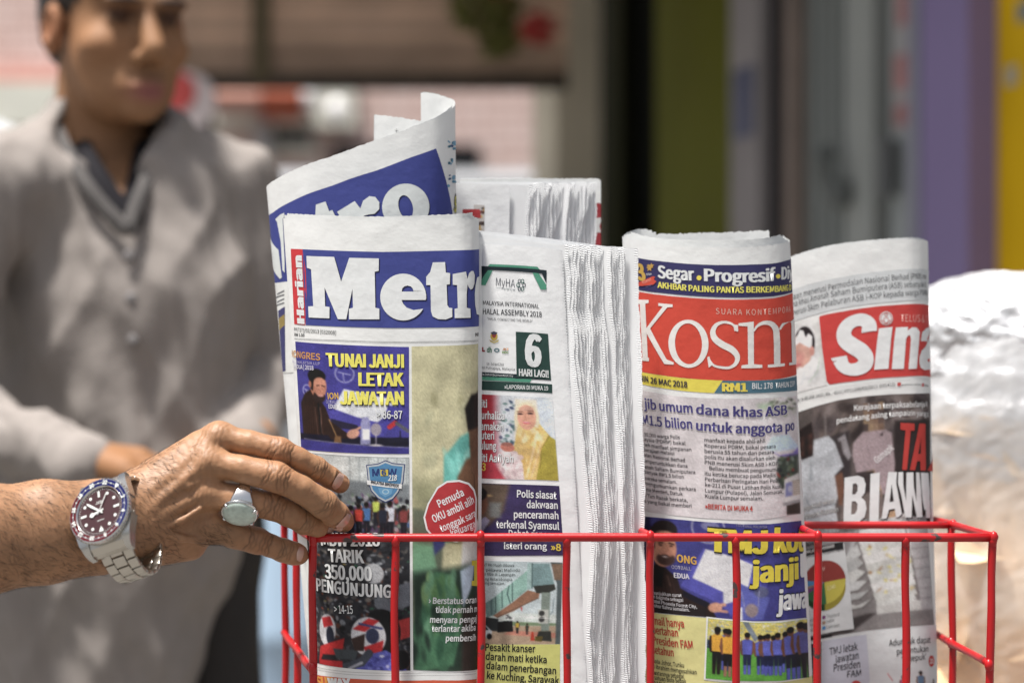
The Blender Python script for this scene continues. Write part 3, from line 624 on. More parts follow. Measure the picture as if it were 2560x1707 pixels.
def slab_t(pt, col, lay, off=(0, 0)):
    pt.poly([(1155, 1192), (1235, 1190), (1240, 1258), (1268, 1262), (1266, 1335), (1245, 1337), (1250, 1470), (1262, 1488), (1282, 1490), (1282, 1548), (1240, 1564), (1190, 1562), (1155, 1545), (1143, 1510), (1140, 1340), (1112, 1340), (1112, 1285), (1138, 1255)], col, lay, off=off)
def slab_r(pt, col, lay, off=(0, 0)):
    pt.poly([(1285, 1268), (1370, 1252), (1379, 1300), (1390, 1262), (1404, 1248), (1417, 1248), (1425, 1275), (1423, 1330), (1413, 1362), (1400, 1370), (1388, 1355), (1380, 1335), (1374, 1400), (1375, 1488), (1398, 1493), (1400, 1553), (1298, 1555), (1297, 1495), (1318, 1490), (1313, 1340), (1285, 1338)], col, lay, off=off)
def slab_o(pt, col, lay, off=(0, 0)):
    pt.poly([(1453, 1258), (1440, 1290), (1430, 1340), (1425, 1400), (1428, 1470), (1438, 1530), (1452, 1560)], col, lay, right=1193, off=off)

# ---------------------------------------------------------------- front copy with the blue masthead
n1 = paper_thing('folded tabloid with a blue masthead under the gripping fingers, foremost at the left', 950, 1.74)
topA = [(716, 543, 1.757), (708, 545, 1.750), (730, 546, 1.741), (790, 547.5, 1.731), (880, 549, 1.724), (1000, 550, 1.7205), (1110, 549.5, 1.7205), (1165, 549, 1.723), (1189, 548.5, 1.729), (1197, 548, 1.737), (1193, 547.5, 1.745), (1180, 547, 1.750)]
botA = [(812, 2000, 1.763), (804, 2004, 1.755), (816, 2012, 1.744), (848, 2024, 1.732), (900, 2034, 1.725), (1010, 2041, 1.7205), (1110, 2038, 1.7205), (1165, 2032, 1.723), (1188, 2026, 1.729), (1195, 2020, 1.737), (1191, 2015, 1.745), (1178, 2010, 1.750)]
A = Sheet(topA, botA, (.03, .86), wave=.0002, seed=2)
A.page('front_page', n1)
for i in range(1, 5): A.page('inner_page', n1, lay=-i * 7, col=np.array(PAPER) * (1 - .01 * i), ext=lambda u, i=i: (.0006 + .0009 * i) * (1 + .5 * np.sin(3 * u + i)), a0=.006 * i, a1=A.L - .004 * i)
p = Part(A, z3)
p.poly([(306, 1106), (560, 1117), (830, 1124), (1150, 1117), (1456, 1104), (1456, 1606), (1150, 1618), (850, 1620), (560, 1612), (325, 1601)], NAVY, 1, right=1192)
for f in (slab_M, slab_e, slab_t, slab_r, slab_o): f(p, DK, 1.6, (7, 8)); f(p, WHT, 2.4)
mh = p.build('masthead', n1)
p = Part(A, z3); p.poly([(229, 1103), (306, 1106), (327, 1250), (331, 1400), (322, 1602), (250, 1594)], RED, 1)
p.text('Harian', (316, 1586), (300, 1155), 58, WHT, 2, .065, space=1.05); p.build('side_title', n1)
p = Part(A, z4)
p.text('PP/7273/03/2013 [032008]', (133, 80), (435, 106), 27, BLK, 1, .004); p.text('RM 1.50', (135, 115), (207, 120), 21, BLK, 1, .02)
p.text('NI', (1446, 118), (1468, 116), 24, BLK, 1, .02)
p.line([(134, 133), (450, 146), (800, 158), (1150, 156), (1466, 146)], 2.2, BLK); p.line([(134, 140), (450, 154), (800, 166), (1150, 164), (1466, 154)], 1.6, BLK); p.build('issue_line', n1)
# picture: a man in a leather jacket at a press table
c = Canvas(140, 155, 965, 970, 6.5, (66, 62, 138), 1)
c.grad(lambda x, y: .25 * (y > 300) * np.clip((x - 600) / 400, 0, 1), (90, 85, 160))
for cx, cy, r in ((520, 375, 66), (240, 520, 44)):
    c.ell(cx, cy, r, r * 1.05, (150, 150, 190)); c.ell(cx, cy, r - 9, r * 1.05 - 9, (66, 62, 138)); c.line([(cx - r * .6, cy - 10), (cx + r * .6, cy + 6)], 8, (150, 150, 190)); c.line([(cx - 10, cy), (cx - 4, cy + r * .8)], 7, (150, 150, 190))
c.poly([(515, 490), (860, 560), (880, 610), (720, 760), (430, 660)], (205, 208, 214)); c.poly([(430, 640), (600, 700), (850, 760), (800, 830), (560, 800), (400, 740)], (74, 70, 150)); c.poly([(820, 600), (880, 615), (800, 830), (770, 820)], (70, 66, 150))
c.poly([(420, 720), (600, 760), (640, 800), (430, 790)], (40, 36, 60))
c.poly([(170, 620), (215, 545), (285, 500), (350, 590), (385, 640), (420, 740), (540, 830), (540, 870), (180, 890)], (48, 32, 27)); c.noise(.0, 10)
for k in range(9): c.line([(200 + k * 18, 600 + (k * 37) % 60), (190 + k * 22, 860)], 6, (82, 54, 42), .6)
c.line([(330, 600), (350, 860)], 16, (20, 16, 18)); c.line([(343, 640), (352, 840)], 4, (150, 120, 110)); c.line([(300, 640), (320, 860)], 5, (120, 95, 85), .7)
c.ell(330, 470, 66, 110, (176, 120, 98), rot=-.1); c.ell(322, 405, 70, 55, (28, 24, 26), rot=.1); c.poly([(262, 430), (300, 420), (292, 520), (270, 500)], (30, 25, 27)); c.ell(345, 455, 46, 42, (190, 134, 112))
c.ell(338, 562, 48, 48, (52, 38, 36)); c.ell(348, 520, 42, 34, (178, 124, 104)); c.ell(350, 552, 22, 8, (205, 150, 140)); c.line([(322, 478), (340, 474)], 7, (30, 22, 22)); c.line([(362, 474), (382, 480)], 7, (30, 22, 22)); c.ell(268, 470, 12, 26, (160, 105, 86))
c.poly([(140, 850), (965, 850), (965, 925), (140, 895)], (26, 24, 46)); c.line([(185, 890), (965, 925)], 6, (140, 140, 165)); c.poly([(140, 905), (965, 932), (965, 975), (140, 960)], (62, 58, 130))
c.poly([(400, 850), (540, 830), (560, 860), (420, 880)], (50, 32, 28)); c.ell(575, 828, 46, 34, (200, 150, 130), rot=-.5); c.line([(590, 800), (628, 775)], 16, (200, 150, 130))
c.line([(410, 730), (470, 880)], 8, (150, 120, 80)); c.poly([(450, 850), (490, 850), (495, 900), (440, 900)], (120, 90, 60))
c.poly([(640, 700), (680, 695), (695, 740), (695, 905), (625, 905), (628, 740)], (140, 140, 178)); c.poly([(640, 790), (690, 790), (690, 870), (640, 870)], (222, 222, 228)); c.ell(735, 790, 38, 48, (148, 140, 152)); c.line([(735, 830), (735, 905)], 8, (170, 165, 175)); c.ell(735, 910, 45, 9, (190, 185, 190))
c.line([(830, 770), (870, 735)], 34, (190, 50, 58)); c.line([(880, 740), (960, 800)], 26, (90, 90, 100)); c.line([(905, 800), (905, 890)], 7, (20, 20, 28)); c.line([(860, 900), (910, 850), (960, 895)], 7, (20, 20, 28)); c.poly([(800, 860), (900, 845), (965, 880), (830, 890)], (30, 30, 50)); c.grain(.05)
p = Part(A, z4); p.image(c.c, [(140, 155), (965, 195), (966, 970), (184, 935)], 1)
p.text('KONGRES', (118, 262), (322, 292), 46, (196, 140, 70), 2, .02); p.text('FOOTBALL MALAYSIA LLP', (112, 300), (320, 326), 20, (170, 165, 195), 2); p.text('KEDUA | 2018', (122, 350), (274, 362), 30, (200, 198, 215), 2, .02)
p.text('ION', (378, 572), (456, 571), 44, (214, 170, 60), 2, .02); p.text('OOTBALL', (366, 604), (446, 606), 24, (170, 165, 195), 2); p.text('EDU/', (384, 640), (440, 642), 30, (205, 205, 218), 2, .03); p.build('photograph', n1)
p = Part(A, z4)
for t, l, r_, h in (('TUNAI JANJI', (370, 332), (926, 343), 92), ('LETAK', (604, 474), (926, 477), 92), ('JAWATAN', (468, 608), (926, 611), 92)): p.text(t, l, r_, h, YEL, 3.2, .045, shadow=(26, 26, 40), sd=(4, 5))
p.text('> 86-87', (730, 713), (917, 714), 56, WHT, 3.2, .012, shadow=(30, 30, 50)); p.build('headline', n1)
# picture: motorcycle rally, crowd above and riders below
c = Canvas(0, 0, 300, 545, 2.4, (70, 72, 78), 5)
c.poly([(0, 0), (300, 0), (300, 130), (0, 130)], (186, 192, 192)); [c.line([(150 + 24 * k, 0), (150 + 24 * k, 110)], 3, (150, 156, 158)) for k in range(7)]; c.poly([(90, 60), (300, 70), (300, 118), (90, 130)], (120, 126, 130), 8); c.poly([(0, 10), (60, 10), (75, 70), (70, 150), (0, 150)], (58, 60, 120)); c.line([(60, 0), (72, 60), (72, 130)], 8, (150, 155, 160)); c.line([(85, 50), (95, 60), (95, 130)], 6, (150, 155, 160)); c.poly([(60, 130), (150, 125), (160, 180), (60, 185)], (120, 125, 150)); c.line([(60, 150), (160, 145)], 4, (200, 200, 205)); c.line([(220, 120), (300, 112)], 8, (120, 125, 128))
c.blobs(60, 100, 300, 212, 420, 4.5, [(40, 42, 50), (150, 150, 155), (70, 95, 130), (55, 60, 58), (170, 80, 80), (120, 140, 120), (25, 25, 32), (100, 70, 110)], 1.4)
for q in ((215, 103, 70, (185, 200, 90)), (250, 113, 95, (190, 195, 205)), (190, 118, 85, (70, 110, 160)), (150, 128, 80, (150, 90, 130)), (120, 118, 80, (140, 160, 130)), (85, 128, 80, (170, 170, 185)), (170, 123, 80, (180, 60, 45)), (285, 123, 80, (120, 60, 60)), (232, 121, 85, (40, 45, 60)), (105, 128, 75, (60, 60, 90))): c.man(q[0], q[1], q[2] * 1.05, q[3], (70, 48, 40), (30, 32, 42))
c.poly([(0, 206), (300, 210), (300, 560), (0, 560)], (52, 53, 58)); c.blobs(0, 212, 300, 540, 680, 7, [(24, 24, 28), (80, 82, 88), (44, 46, 54), (112, 108, 104), (34, 34, 40), (130, 134, 140), (96, 60, 50)], .7)
c.blobs(0, 250, 300, 430, 60, 4, [(170, 80, 50), (176, 152, 70), (60, 120, 90), (180, 184, 190), (150, 70, 55)], .6)
c.ell(205, 300, 28, 26, (170, 172, 176)); c.ell(240, 370, 34, 30, (105, 110, 118)); c.poly([(260, 330), (300, 320), (300, 380), (270, 390)], (120, 125, 135)); c.poly([(262, 420), (300, 410), (300, 460), (270, 470)], (170, 56, 56))
c.ell(225, 450, 50, 60, (26, 26, 30)); c.ell(62, 455, 30, 42, (196, 196, 200), rot=.2); c.poly([(45, 425), (75, 418), (85, 440), (50, 450)], (180, 40, 46)); c.ell(72, 470, 14, 26, (40, 44, 60)); c.poly([(30, 500), (120, 470), (110, 510), (60, 530), (20, 540)], (180, 40, 42)); c.poly([(40, 520), (100, 515), (80, 545), (20, 548)], (40, 40, 44)); c.poly([(80, 500), (160, 498), (150, 525), (90, 525)], (70, 76, 80))
c.ell(188, 462, 48, 50, (206, 206, 210)); c.poly([(145, 445), (190, 415), (220, 420), (180, 450)], (188, 44, 50)); c.poly([(175, 490), (230, 470), (225, 500), (185, 508)], (186, 40, 46)); c.poly([(140, 470), (180, 455), (176, 500), (150, 500)], (66, 50, 46)); c.ell(200, 460, 18, 20, (60, 66, 92)); c.line([(165, 430), (225, 440)], 6, (70, 74, 120))
c.poly([(150, 545), (180, 510), (235, 495), (270, 515), (300, 560), (150, 560)], (88, 92, 170)); c.blobs(190, 505, 280, 548, 26, 8, [(120, 126, 200), (66, 68, 140), (190, 192, 214)], .5); c.line([(110, 548), (170, 528), (190, 505)], 22, (70, 74, 84)); c.line([(130, 548), (170, 530)], 7, (190, 190, 200), .7); c.poly([(20, 535), (110, 530), (110, 560), (20, 560)], (170, 38, 46)); c.ell(275, 520, 24, 26, (24, 24, 28)); c.grain(.05)
p = Part(A); p.image(c.c, [(752, 1128), (1023, 1143), (1026, 1675), (790, 1655)], 1)
# shield badge
p.T = z4; sh = lambda k: [(795 + (x - 795) * k, 1165 + (y - 1165) * k) for x, y in ((655, 1050), (740, 1040), (795, 1015), (850, 1036), (938, 1045), (925, 1175), (890, 1250), (850, 1300), (795, 1325), (740, 1295), (690, 1240), (668, 1170))]
p.poly(sh(1.0), (52, 62, 110), 1.8); p.poly(sh(.95), (176, 184, 190), 2.2); p.poly(sh(.86), (70, 128, 172), 2.6)
p.poly([(660, 1160), (800, 1178), (915, 1190), (912, 1222), (800, 1212), (664, 1192)], (228, 230, 230), 3.0); p.text('MALAYSIA BIKEWEEK', (690, 1182), (892, 1212), 22, (30, 34, 50), 3.4, .03)
p.text('MBW', (700, 1130), (880, 1128), 50, (30, 50, 110), 3.0, .02); p.poly([(757, 1085), (815, 1083), (813, 1128), (760, 1130)], (210, 190, 60), 3.2); p.text('6', (770, 1124), (800, 1122), 36, (40, 70, 130), 3.6, .04); p.text('218', (815, 1165), (880, 1162), 40, WHT, 3.4, .03, shear=.3); p.poly([(740, 1215), (850, 1222), (840, 1262), (795, 1285), (755, 1258)], (96, 150, 190), 3.0); p.ell((797, 1244), 26, 20, (150, 186, 206), 3.3, hole=(17, 12)); p.build('photograph', n1)
p = Part(A, z5)
for t, l, r_, h in (('MBW 2018', (395, 383), (890, 388), 108), ('TARIK', (460, 524), (757, 536), 108), ('350,000', (428, 664), (822, 688), 118), ('PENGUNJUNG', (356, 772), (986, 833), 106)): p.text(t, l, r_, h, WHT, 3.2, .035, shadow=(26, 26, 30), sd=(4, 4))
p.text('> 14-15', (505, 965), (662, 970), 68, WHT, 3.2, .012, shadow=(30, 30, 30)); p.build('headline', n1)
# picture: person lying under green cloth
c = Canvas(0, 0, 185, 570, 3.0, (194, 189, 154), 9); c.noise(.03, 40, 3)
c.poly([(0, 235), (185, 245), (185, 345), (0, 345)], (150, 150, 118), 30); c.blobs(10, 60, 150, 240, 10, 8, [(150, 146, 112), (182, 180, 148)], 1.5, 8)
c.poly([(78, 195), (120, 160), (150, 150), (150, 250), (110, 340), (76, 345)], (104, 178, 168), 5); c.blobs(80, 180, 140, 330, 22, 8, [(130, 200, 190), (70, 140, 140), (150, 208, 196)], 2.2, 5)
c.poly([(112, 230), (135, 200), (185, 190), (185, 330), (115, 335)], (120, 88, 66), 6); c.poly([(140, 130), (170, 90), (185, 95), (185, 230), (150, 225)], (112, 82, 64), 5); c.poly([(132, 110), (150, 88), (185, 84), (185, 145), (140, 150)], (34, 30, 30), 4); c.line([(160, 230), (168, 300)], 4, (80, 58, 44)); c.poly([(125, 330), (150, 300), (185, 310), (185, 400), (120, 390)], (205, 206, 204), 5)
c.poly([(0, 285), (50, 290), (76, 345), (70, 420), (0, 430)], (96, 104, 88), 8); c.poly([(52, 310), (78, 300), (80, 350), (50, 370)], (58, 62, 110), 5); c.poly([(0, 345), (50, 350), (60, 390), (0, 410)], (110, 150, 120), 8)
c.poly([(0, 400), (185, 380), (185, 575), (0, 575)], (44, 62, 52), 14); c.poly([(20, 500), (25, 430), (55, 395), (90, 400), (118, 440), (122, 490), (100, 560), (5, 575)], (78, 122, 92), 6); c.blobs(25, 405, 115, 500, 40, 8, [(110, 156, 124), (60, 96, 74), (128, 160, 110), (92, 130, 84)], 2.2, 5); c.poly([(118, 395), (160, 380), (150, 420), (125, 460)], (170, 186, 204), 4); c.poly([(124, 470), (185, 420), (185, 575), (120, 575)], (62, 54, 50), 10); c.blobs(0, 470, 100, 575, 26, 9, [(50, 86, 66), (36, 54, 46), (70, 110, 84)], 2.4, 7); c.grain(.03)
p = Part(A); tl, br = (1029, 865), (1196, 1671); p.image(c.c, [(1029, 866), (1195, 859), (1195, 1671), (1033, 1673)], 1)
p.T = z5; p.poly([(1676, 516), (1722, 512), (1722, 735), (1675, 730), (1675, 690), (1695, 688), (1695, 560), (1676, 558)], (214, 196, 40), 2)
for i, (t, l, r_) in enumerate((('› Berstatus oran', (1310, 882), (1712, 875)), ('tidak pernah m', (1368, 960), (1716, 952)), ('menyara pengaj', (1320, 1045), (1714, 1037)), ('terlantar akiba', (1335, 1122), (1706, 1112)), ('pembersih', (1455, 1205), (1708, 1198)))): p.text(t, l, r_, 50, WHT, 2.4, .022)
p.build('photograph', n1)
p = Part(A, z4); st = [(1070, 1430), (1100, 1330), (1170, 1210), (1240, 1165), (1330, 1158), (1400, 1180), (1440, 1230), (1455, 1300), (1450, 1500), (1440, 1560), (1395, 1590), (1310, 1610), (1230, 1600), (1140, 1580), (1090, 1520)]
ctr = np.mean(st, 0); p.poly(st, WHT, 2.6); p.poly([tuple(ctr + (np.array(q) - ctr) * .94) for q in st], (178, 44, 50), 3.0)
for t, l, r_, h in (('Pemuda', (1185, 1358), (1366, 1268), 54), ('OKU ambil alih', (1146, 1468), (1436, 1322), 54), ('tonggak sara', (1200, 1535), (1445, 1418), 50), ('keluarga', (1275, 1567), (1442, 1495), 48)): p.text(t, l, r_, h, WHT, 3.4, .02)
p.build('sticker', n1)
p = Part(A, z5); p.poly([(350, 1478), (500, 1515), (700, 1530), (1000, 1542), (1350, 1540), (1720, 1528), (1720, 1660), (1000, 1672), (700, 1664), (352, 1620)], (206, 84, 50), 1, right=1192); p.line([(352, 1448), (600, 1490), (900, 1502), (1300, 1498), (1715, 1482)], 1.6, BLK); p.line([(352, 1428), (600, 1468), (900, 1480), (1300, 1476), (1715, 1462)], 1.6, BLK)
p.text('SUB', (355, 1588), (505, 1596), 78, (226, 150, 50), 2, .06); p.text('WAY', (452, 1600), (640, 1608), 78, WHT, 2.4, .06); p.build('advertisement', n1)

# ---------------------------------------------------------------- second copy behind it, tilted and curling
n2 = paper_thing('tabloid standing tilted behind the foremost one, its top corner curling over', 900, 1.80)
topB = [(690, 492, 1.845), (670, 478, 1.832), (667, 467, 1.818), (690, 449, 1.804), (760, 415, 1.790), (835, 390, 1.784), (908, 363, 1.781), (980, 338, 1.780), (1050, 312, 1.782), (1099, 292, 1.788), (1128, 273, 1.798), (1138, 262, 1.808), (1136, 252, 1.817), (1115, 243, 1.824), (1068, 231, 1.828), (1052, 233, 1.829)]
botB = [(818, 1930, 1.840), (800, 1928, 1.829), (796, 1925, 1.816), (808, 1920, 1.803), (845, 1917, 1.790), (890, 1915, 1.784), (925, 1912, 1.781), (990, 1910, 1.780), (1055, 1907, 1.782), (1100, 1904, 1.788), (1133, 1900, 1.798), (1148, 1896, 1.808), (1146, 1892, 1.817), (1125, 1888, 1.824), (1080, 1884, 1.828), (1064, 1882, 1.829)]
B = Sheet(topB, botB, (.06, .84), wave=.00025, seed=5)
B.page('front_page', n2); B.page('inner_page', n2, lay=-9, ext=lambda u: .0006 + 0 * u, a0=.012, a1=B.L * .80)
q = Sheet([(935, 288, 1.806), (938, 287, 1.806), (990, 293, 1.803), (1057, 303, 1.800), (1110, 312, 1.803)], [(930, 900, 1.806), (932, 900, 1.806), (985, 905, 1.803), (1055, 915, 1.800), (1108, 920, 1.803)]); q.page('inner_page', n2, jag=.0004, col=np.array(PAPER) * 1.02)
p = Part(q, z3); p.line([(905, 331), (930, 333)], 2, BLK); p.line([(918, 318), (917, 346)], 2, BLK); p.build('register_mark', n2)
p = Part(B, z3)
p.poly([(88, 893), (110, 868), (150, 838), (230, 795), (310, 757), (440, 710), (600, 652), (780, 595), (1000, 511), (1176, 449), (1235, 640), (1300, 985), (1300, 1560), (100, 1560)], NAVY, 1)
LB = (214, 219, 218)
def ro(col, lay, off=(0, 0)):
    p.poly([(392, 815), (455, 795), (478, 858), (500, 850), (522, 898), (560, 1010), (470, 1010), (420, 900), (388, 898)], col, lay, off=off)
    p.poly([(530, 862), (645, 792), (682, 840), (700, 790), (740, 760), (780, 765), (806, 800), (805, 845), (775, 875), (735, 880), (705, 888), (700, 930), (720, 1000), (560, 1000), (575, 930)], col, lay, off=off)
    p.ell((978, 830), 154, 152, col, lay, hole=(46, 78), rot=-.05 - .2, off=off)
ro(DK, 1.6, (6, 6)); ro(LB, 2.4)
p.poly([(128, 910), (160, 880), (186, 868), (186, 900), (176, 905), (190, 1180), (190, 1260), (176, 1240), (165, 1060), (140, 930)], LB, 2.4); p.poly([(92, 935), (104, 925), (150, 1110), (172, 1290), (160, 1300), (120, 1120)], LB, 2.4)
mh = p.build('masthead', n2)
p = Part(B, z3)
p.poly([(100, 1330), (190, 1318), (1300, 1330), (1300, 1930), (130, 1930)], (222, 224, 222), 1.4)
rr = random.Random(4)
for k in range(15): x, y = 1270 + rr.uniform(-22, 30), rr.choice([rr.uniform(400, 450), rr.uniform(500, 555), rr.uniform(610, 700)]); p.ell((x, y), rr.uniform(5, 13), rr.uniform(6, 17), rr.choice([(70, 130, 160), (60, 84, 130), (110, 160, 190), (60, 110, 130)]), 1.2 + .1 * k, rot=rr.uniform(0, 3), n=9)
p.text('SI', (1292, 865), (1336, 855), 92, (196, 190, 66), 2.2, .05, out=(70, 70, 40), outw=.1)
for k in range(4): p.poly([(140, 1395 + k * 26), (186, 1372 + k * 26), (187, 1382 + k * 26), (141, 1406 + k * 26)], (110, 112, 116), 1.8)
p.poly([(146, 1510), (190, 1480), (196, 1900), (165, 1900)], (60, 60, 110), 1.8); p.poly([(150, 1560), (188, 1530), (190, 1600), (155, 1640)], (150, 130, 70), 2.0); p.build('page_print', n2)

# ---------------------------------------------------------------- rear stack of spread copies, page edges showing
def edges_stack(thing, left, right_of, top_of, D0, dD, ybot, n, tooth=.0015, amp=.00022, seed=0, lean=0.0):
    """sheets whose torn right edges step out one behind the other"""
    rg = np.random.default_rng(seed); mbs = MB(); IN = (None, .5, .010, .0035, .0011, 0.0)
    for i in range(n):
        D = D0 + dD * i; V = []; rows = 900; cols = len(IN); sh = 1.0 + .06 * rg.random(); zz = np.linspace(0, 1, rows); ph = rg.uniform(0, 6.28); mod = rg.uniform(0, 6.28); fold = rg.uniform(.0001, .0005)
        for r_ in range(rows):
            t = zz[r_]
            for k, q_ in enumerate(IN):
                f = 0.0 if k == 0 else (.5 if k == 1 else 1.0); y0 = top_of(i, f); y = y0 + (ybot - y0) * t; xr = right_of(i, y); xl = left(i, y); x = xl if k == 0 else (xl + xr) / 2 if k == 1 else xr
                p_ = P(x, y, D); tw = math.sin(p_.z * 2 * math.pi / tooth + ph + 2.2 * math.sin(p_.z * 160 + mod) + 1.5 * math.sin(p_.z * 410 + ph)); on = .35 + .65 * (.5 + .5 * math.sin(p_.z * 70 + mod)) 
                if k >= 2: p_.x -= q_
                if k == cols - 1: p_.x += amp * tw + rg.normal() * .00016 + .0004 * math.sin(p_.z * 300 + 2 * ph) * math.sin(p_.z * 47 + mod); p_.y += on * (.00007 * tw) - fold * .3 - .0001
                elif k == cols - 2: p_.y -= .0002 * on * tw + fold * .5
                p_.y += .0006 * math.sin(y * .011 + i * 1.3) * f + lean * (p_.z - 1.2); V.append(tuple(p_))
        F = [(r_ * cols + k, (r_ + 1) * cols + k, (r_ + 1) * cols + k + 1, r_ * cols + k + 1) for r_ in range(rows - 1) for k in range(cols - 1)]
        mbs.add(V, F, tuple(np.array(PAPER_W) * sh))
    return mbs.build('page_edges', M_edge, thing, False, True)
n3 = paper_thing('stack of white page edges seen behind the stack with the green box', 1330, 1.87)
fr3 = [0, .33, .40, .43, .46, .50, .53, .57, .60, .64, .67, .70, .72, .76, .79, .82, .85, .88, .92, .96]
x30, x31 = 1330, 1494
fr3 = [1276, 1330, 1338, 1344, 1350, 1357, 1364, 1371, 1378, 1385, 1392, 1399, 1405, 1425, 1432, 1440, 1448, 1455, 1463, 1472, 1480, 1488, 1495]
edges_stack(n3, lambda i, y: 1150, lambda i, y: fr3[i] - (y - 450) * .055 + 3 * math.sin(y * .03 + i), lambda i, f: 459 + (2 * math.sin(i) if i > 1 else 0) - .15 * i + 4 * f * (i < 3) , 1.842, .0012, 1900, len(fr3), seed=3)
S3 = Sheet([(1140, 459, 1.8405), (1158, 459, 1.8405), (1215, 460, 1.8405), (1275, 462, 1.8412)], [(1140, 900, 1.8405), (1158, 900, 1.8405), (1215, 900, 1.8405), (1268, 900, 1.8412)]); S3.page('front_page', n3, col=PAPER_W, jag=.0003)
p = Part(S3, z6); p.poly([(48, 300), (172, 300), (180, 345), (178, 365), (48, 352)], (176, 50, 56), 1.5)
c = Canvas(0, 0, 80, 245, 4, (196, 190, 186), 3); c.blobs(0, 0, 80, 240, 40, 12, [(60, 44, 40), (190, 150, 80), (120, 60, 56), (180, 176, 176), (40, 34, 36), (200, 170, 150)]); p.image(c.c, [(130, 268), (208, 270), (203, 515), (130, 515)], 1); p.build('photograph', n3)
bkp = Sheet([(1150, 447, 1.886), (1300, 446, 1.886), (1440, 447, 1.886), (1497, 448, 1.886), (1502, 452, 1.886)], [(1150, 1880, 1.886), (1300, 1880, 1.886), (1440, 1880, 1.886), (1500, 1880, 1.886), (1506, 1882, 1.886)]); bkp.page('back_page', n3, col=np.array(PAPER) * .97)
p = Part(bkp, z6); p.poly([(1000, 260), (1052, 262), (1056, 700), (1000, 700)], (150, 40, 50), 1); p.poly([(1000, 380), (1055, 360), (1056, 395), (1040, 420), (1056, 470), (1000, 480)], (206, 206, 206), 1.6); p.build('page_print', n3)

# ---------------------------------------------------------------- front stack with the green box
n4 = paper_thing('stack of folded papers with a green 6 HARI LAGI! box and torn white page edges', 1400, 1.76)
ey = [600, 625, 658, 692, 740, 771, 820, 916, 965, 1047, 1159, 1310, 1386, 1480, 1554, 1598, 1700, 1800, 2010]; ex = [1408, 1415, 1411, 1417, 1416, 1414, 1428, 1430, 1436, 1446, 1459, 1474, 1480, 1476, 1470, 1468, 1475, 1478, 1480]
oy = [600, 713, 902, 1016, 1220, 1378, 1480, 1700, 2010]; ox = [1594, 1597, 1603, 1607, 1611, 1612, 1614, 1616, 1618]
fr4 = [.05, .10, .145, .19, .23, .27, .31, .35, .395, .44, .48, .515, .63, .665, .70, .735, .77, .80, .83, 1.0]
def r4(i, y):
    a = np.interp(y, ey, ex); b = np.interp(y, oy, ox); f = fr4[i]; mid = math.exp(-((y - 1554) / 90) ** 2) * .05 if f < .6 else 0
    return a + (b - a) * (f + mid * 0) + 1.5 * math.sin(y * .02 + i * .8)
def t4(i, f): g = i / (len(fr4) - 1); return 598 - 14 * min(g * 3, 1) * (1 - f) + f * (14 + 8 * g) - 6 * (1 - f) + 2 * math.sin(i * 2.1)
edges_stack(n4, lambda i, y: 1194, r4, t4, 1.7405, .0011, ZB - 5, len(fr4), seed=8)
S4 = Sheet([(1192, 612, 1.757), (1194, 611, 1.749), (1203, 610.5, 1.741), (1230, 611, 1.7385), (1300, 614, 1.7380), (1360, 619, 1.7382), (1406, 626, 1.7394)], [(1192, 2000, 1.757), (1194, 2002, 1.749), (1204, 2006, 1.741), (1240, 2008, 1.7385), (1330, 2008, 1.7380), (1420, 2006, 1.7382), (1484, 2004, 1.7394)], (.05, 1.0), wave=.00022, seed=9)
# the front page with its uneven torn right edge
mbp = MB(); rows = 380; cols = 40; V = []
for r_ in range(rows):
    t = r_ / (rows - 1); y = 611 + (2003 - 611) * t; xr = np.interp(y, ey, ex); e_ = S4.inv([(min(xr, 1484), y)])[0]
    for k in range(cols):
        f = k / (cols - 1); a = e_[0] * f; V.append((a, t * S4.H, f))
V = np.array(V); W = S4.map(V[:, :2], 0); last = V[:, 2] > .99; ph = (W[:, 2] / .0022) % 1; W[last, 0] += (.0009 * (2 * np.abs(ph * 2 - 1) - 1))[last]; W[last, 1] += .0004
i, j = np.meshgrid(np.arange(rows - 1), np.arange(cols - 1), indexing='ij'); k = (i * cols + j).ravel(); mobj('front_page', W, np.stack([k, k + cols, k + cols + 1, k + 1], 1), M_paper, n4, np.tile(PAPER_W, (len(W), 1)), True)
GRN = (74, 148, 122); DGR = (34, 66, 60)
p = Part(S4, z6); p.poly([(245, 698), (590, 717), (610, 740), (225, 722)], GRN, 1); p.poly([(178, 713), (658, 743), (656, 838), (624, 768), (262, 742), (240, 742), (178, 838)], (26, 42, 50), 1.5); p.poly([(178, 850), (214, 852), (266, 744), (232, 742), (178, 835)], GRN, 2); p.poly([(556, 760), (600, 765), (657, 850), (656, 884), (615, 882)], GRN, 2)
p.text('MyHA', (290, 855), (428, 868), 58, (44, 52, 70), 1, -.005); p.line([(287, 868), (432, 884)], 1.6, (60, 100, 100)); p.text('2 0 1 8', (345, 886), (428, 892), 10, (90, 100, 110), 1)
for k in range(6): a = k * math.pi / 3; p.ell((472 + 22 * math.cos(a), 850 + 32 * math.sin(a)), 13, 17, (40, 96, 84) if k % 2 else (34, 50, 66), 1.2 + .1 * k, hole=(8, 11), n=8)
p.text('MALAYSIA INTERNATIONAL', (196, 993), (604, 1020), 30, (40, 42, 50), 1, .008); p.text('HALAL ASSEMBLY 2018', (196, 1060), (623, 1083), 38, (40, 42, 50), 1, .012); p.text('"HALAL CONNECTING THE WORLD"', (226, 1104), (557, 1122), 19, (60, 62, 70), 1)
p.ell((276, 1222), 26, 32, (196, 166, 70), 1); p.ell((276, 1214), 15, 18, (150, 60, 56), 1.4); p.poly([(242, 1245), (276, 1262), (312, 1245), (306, 1260), (276, 1272), (248, 1260)], (190, 170, 90), 1.6); p.poly([(250, 1195), (276, 1185), (302, 1195), (290, 1208), (262, 1208)], (70, 70, 90), 1.8)
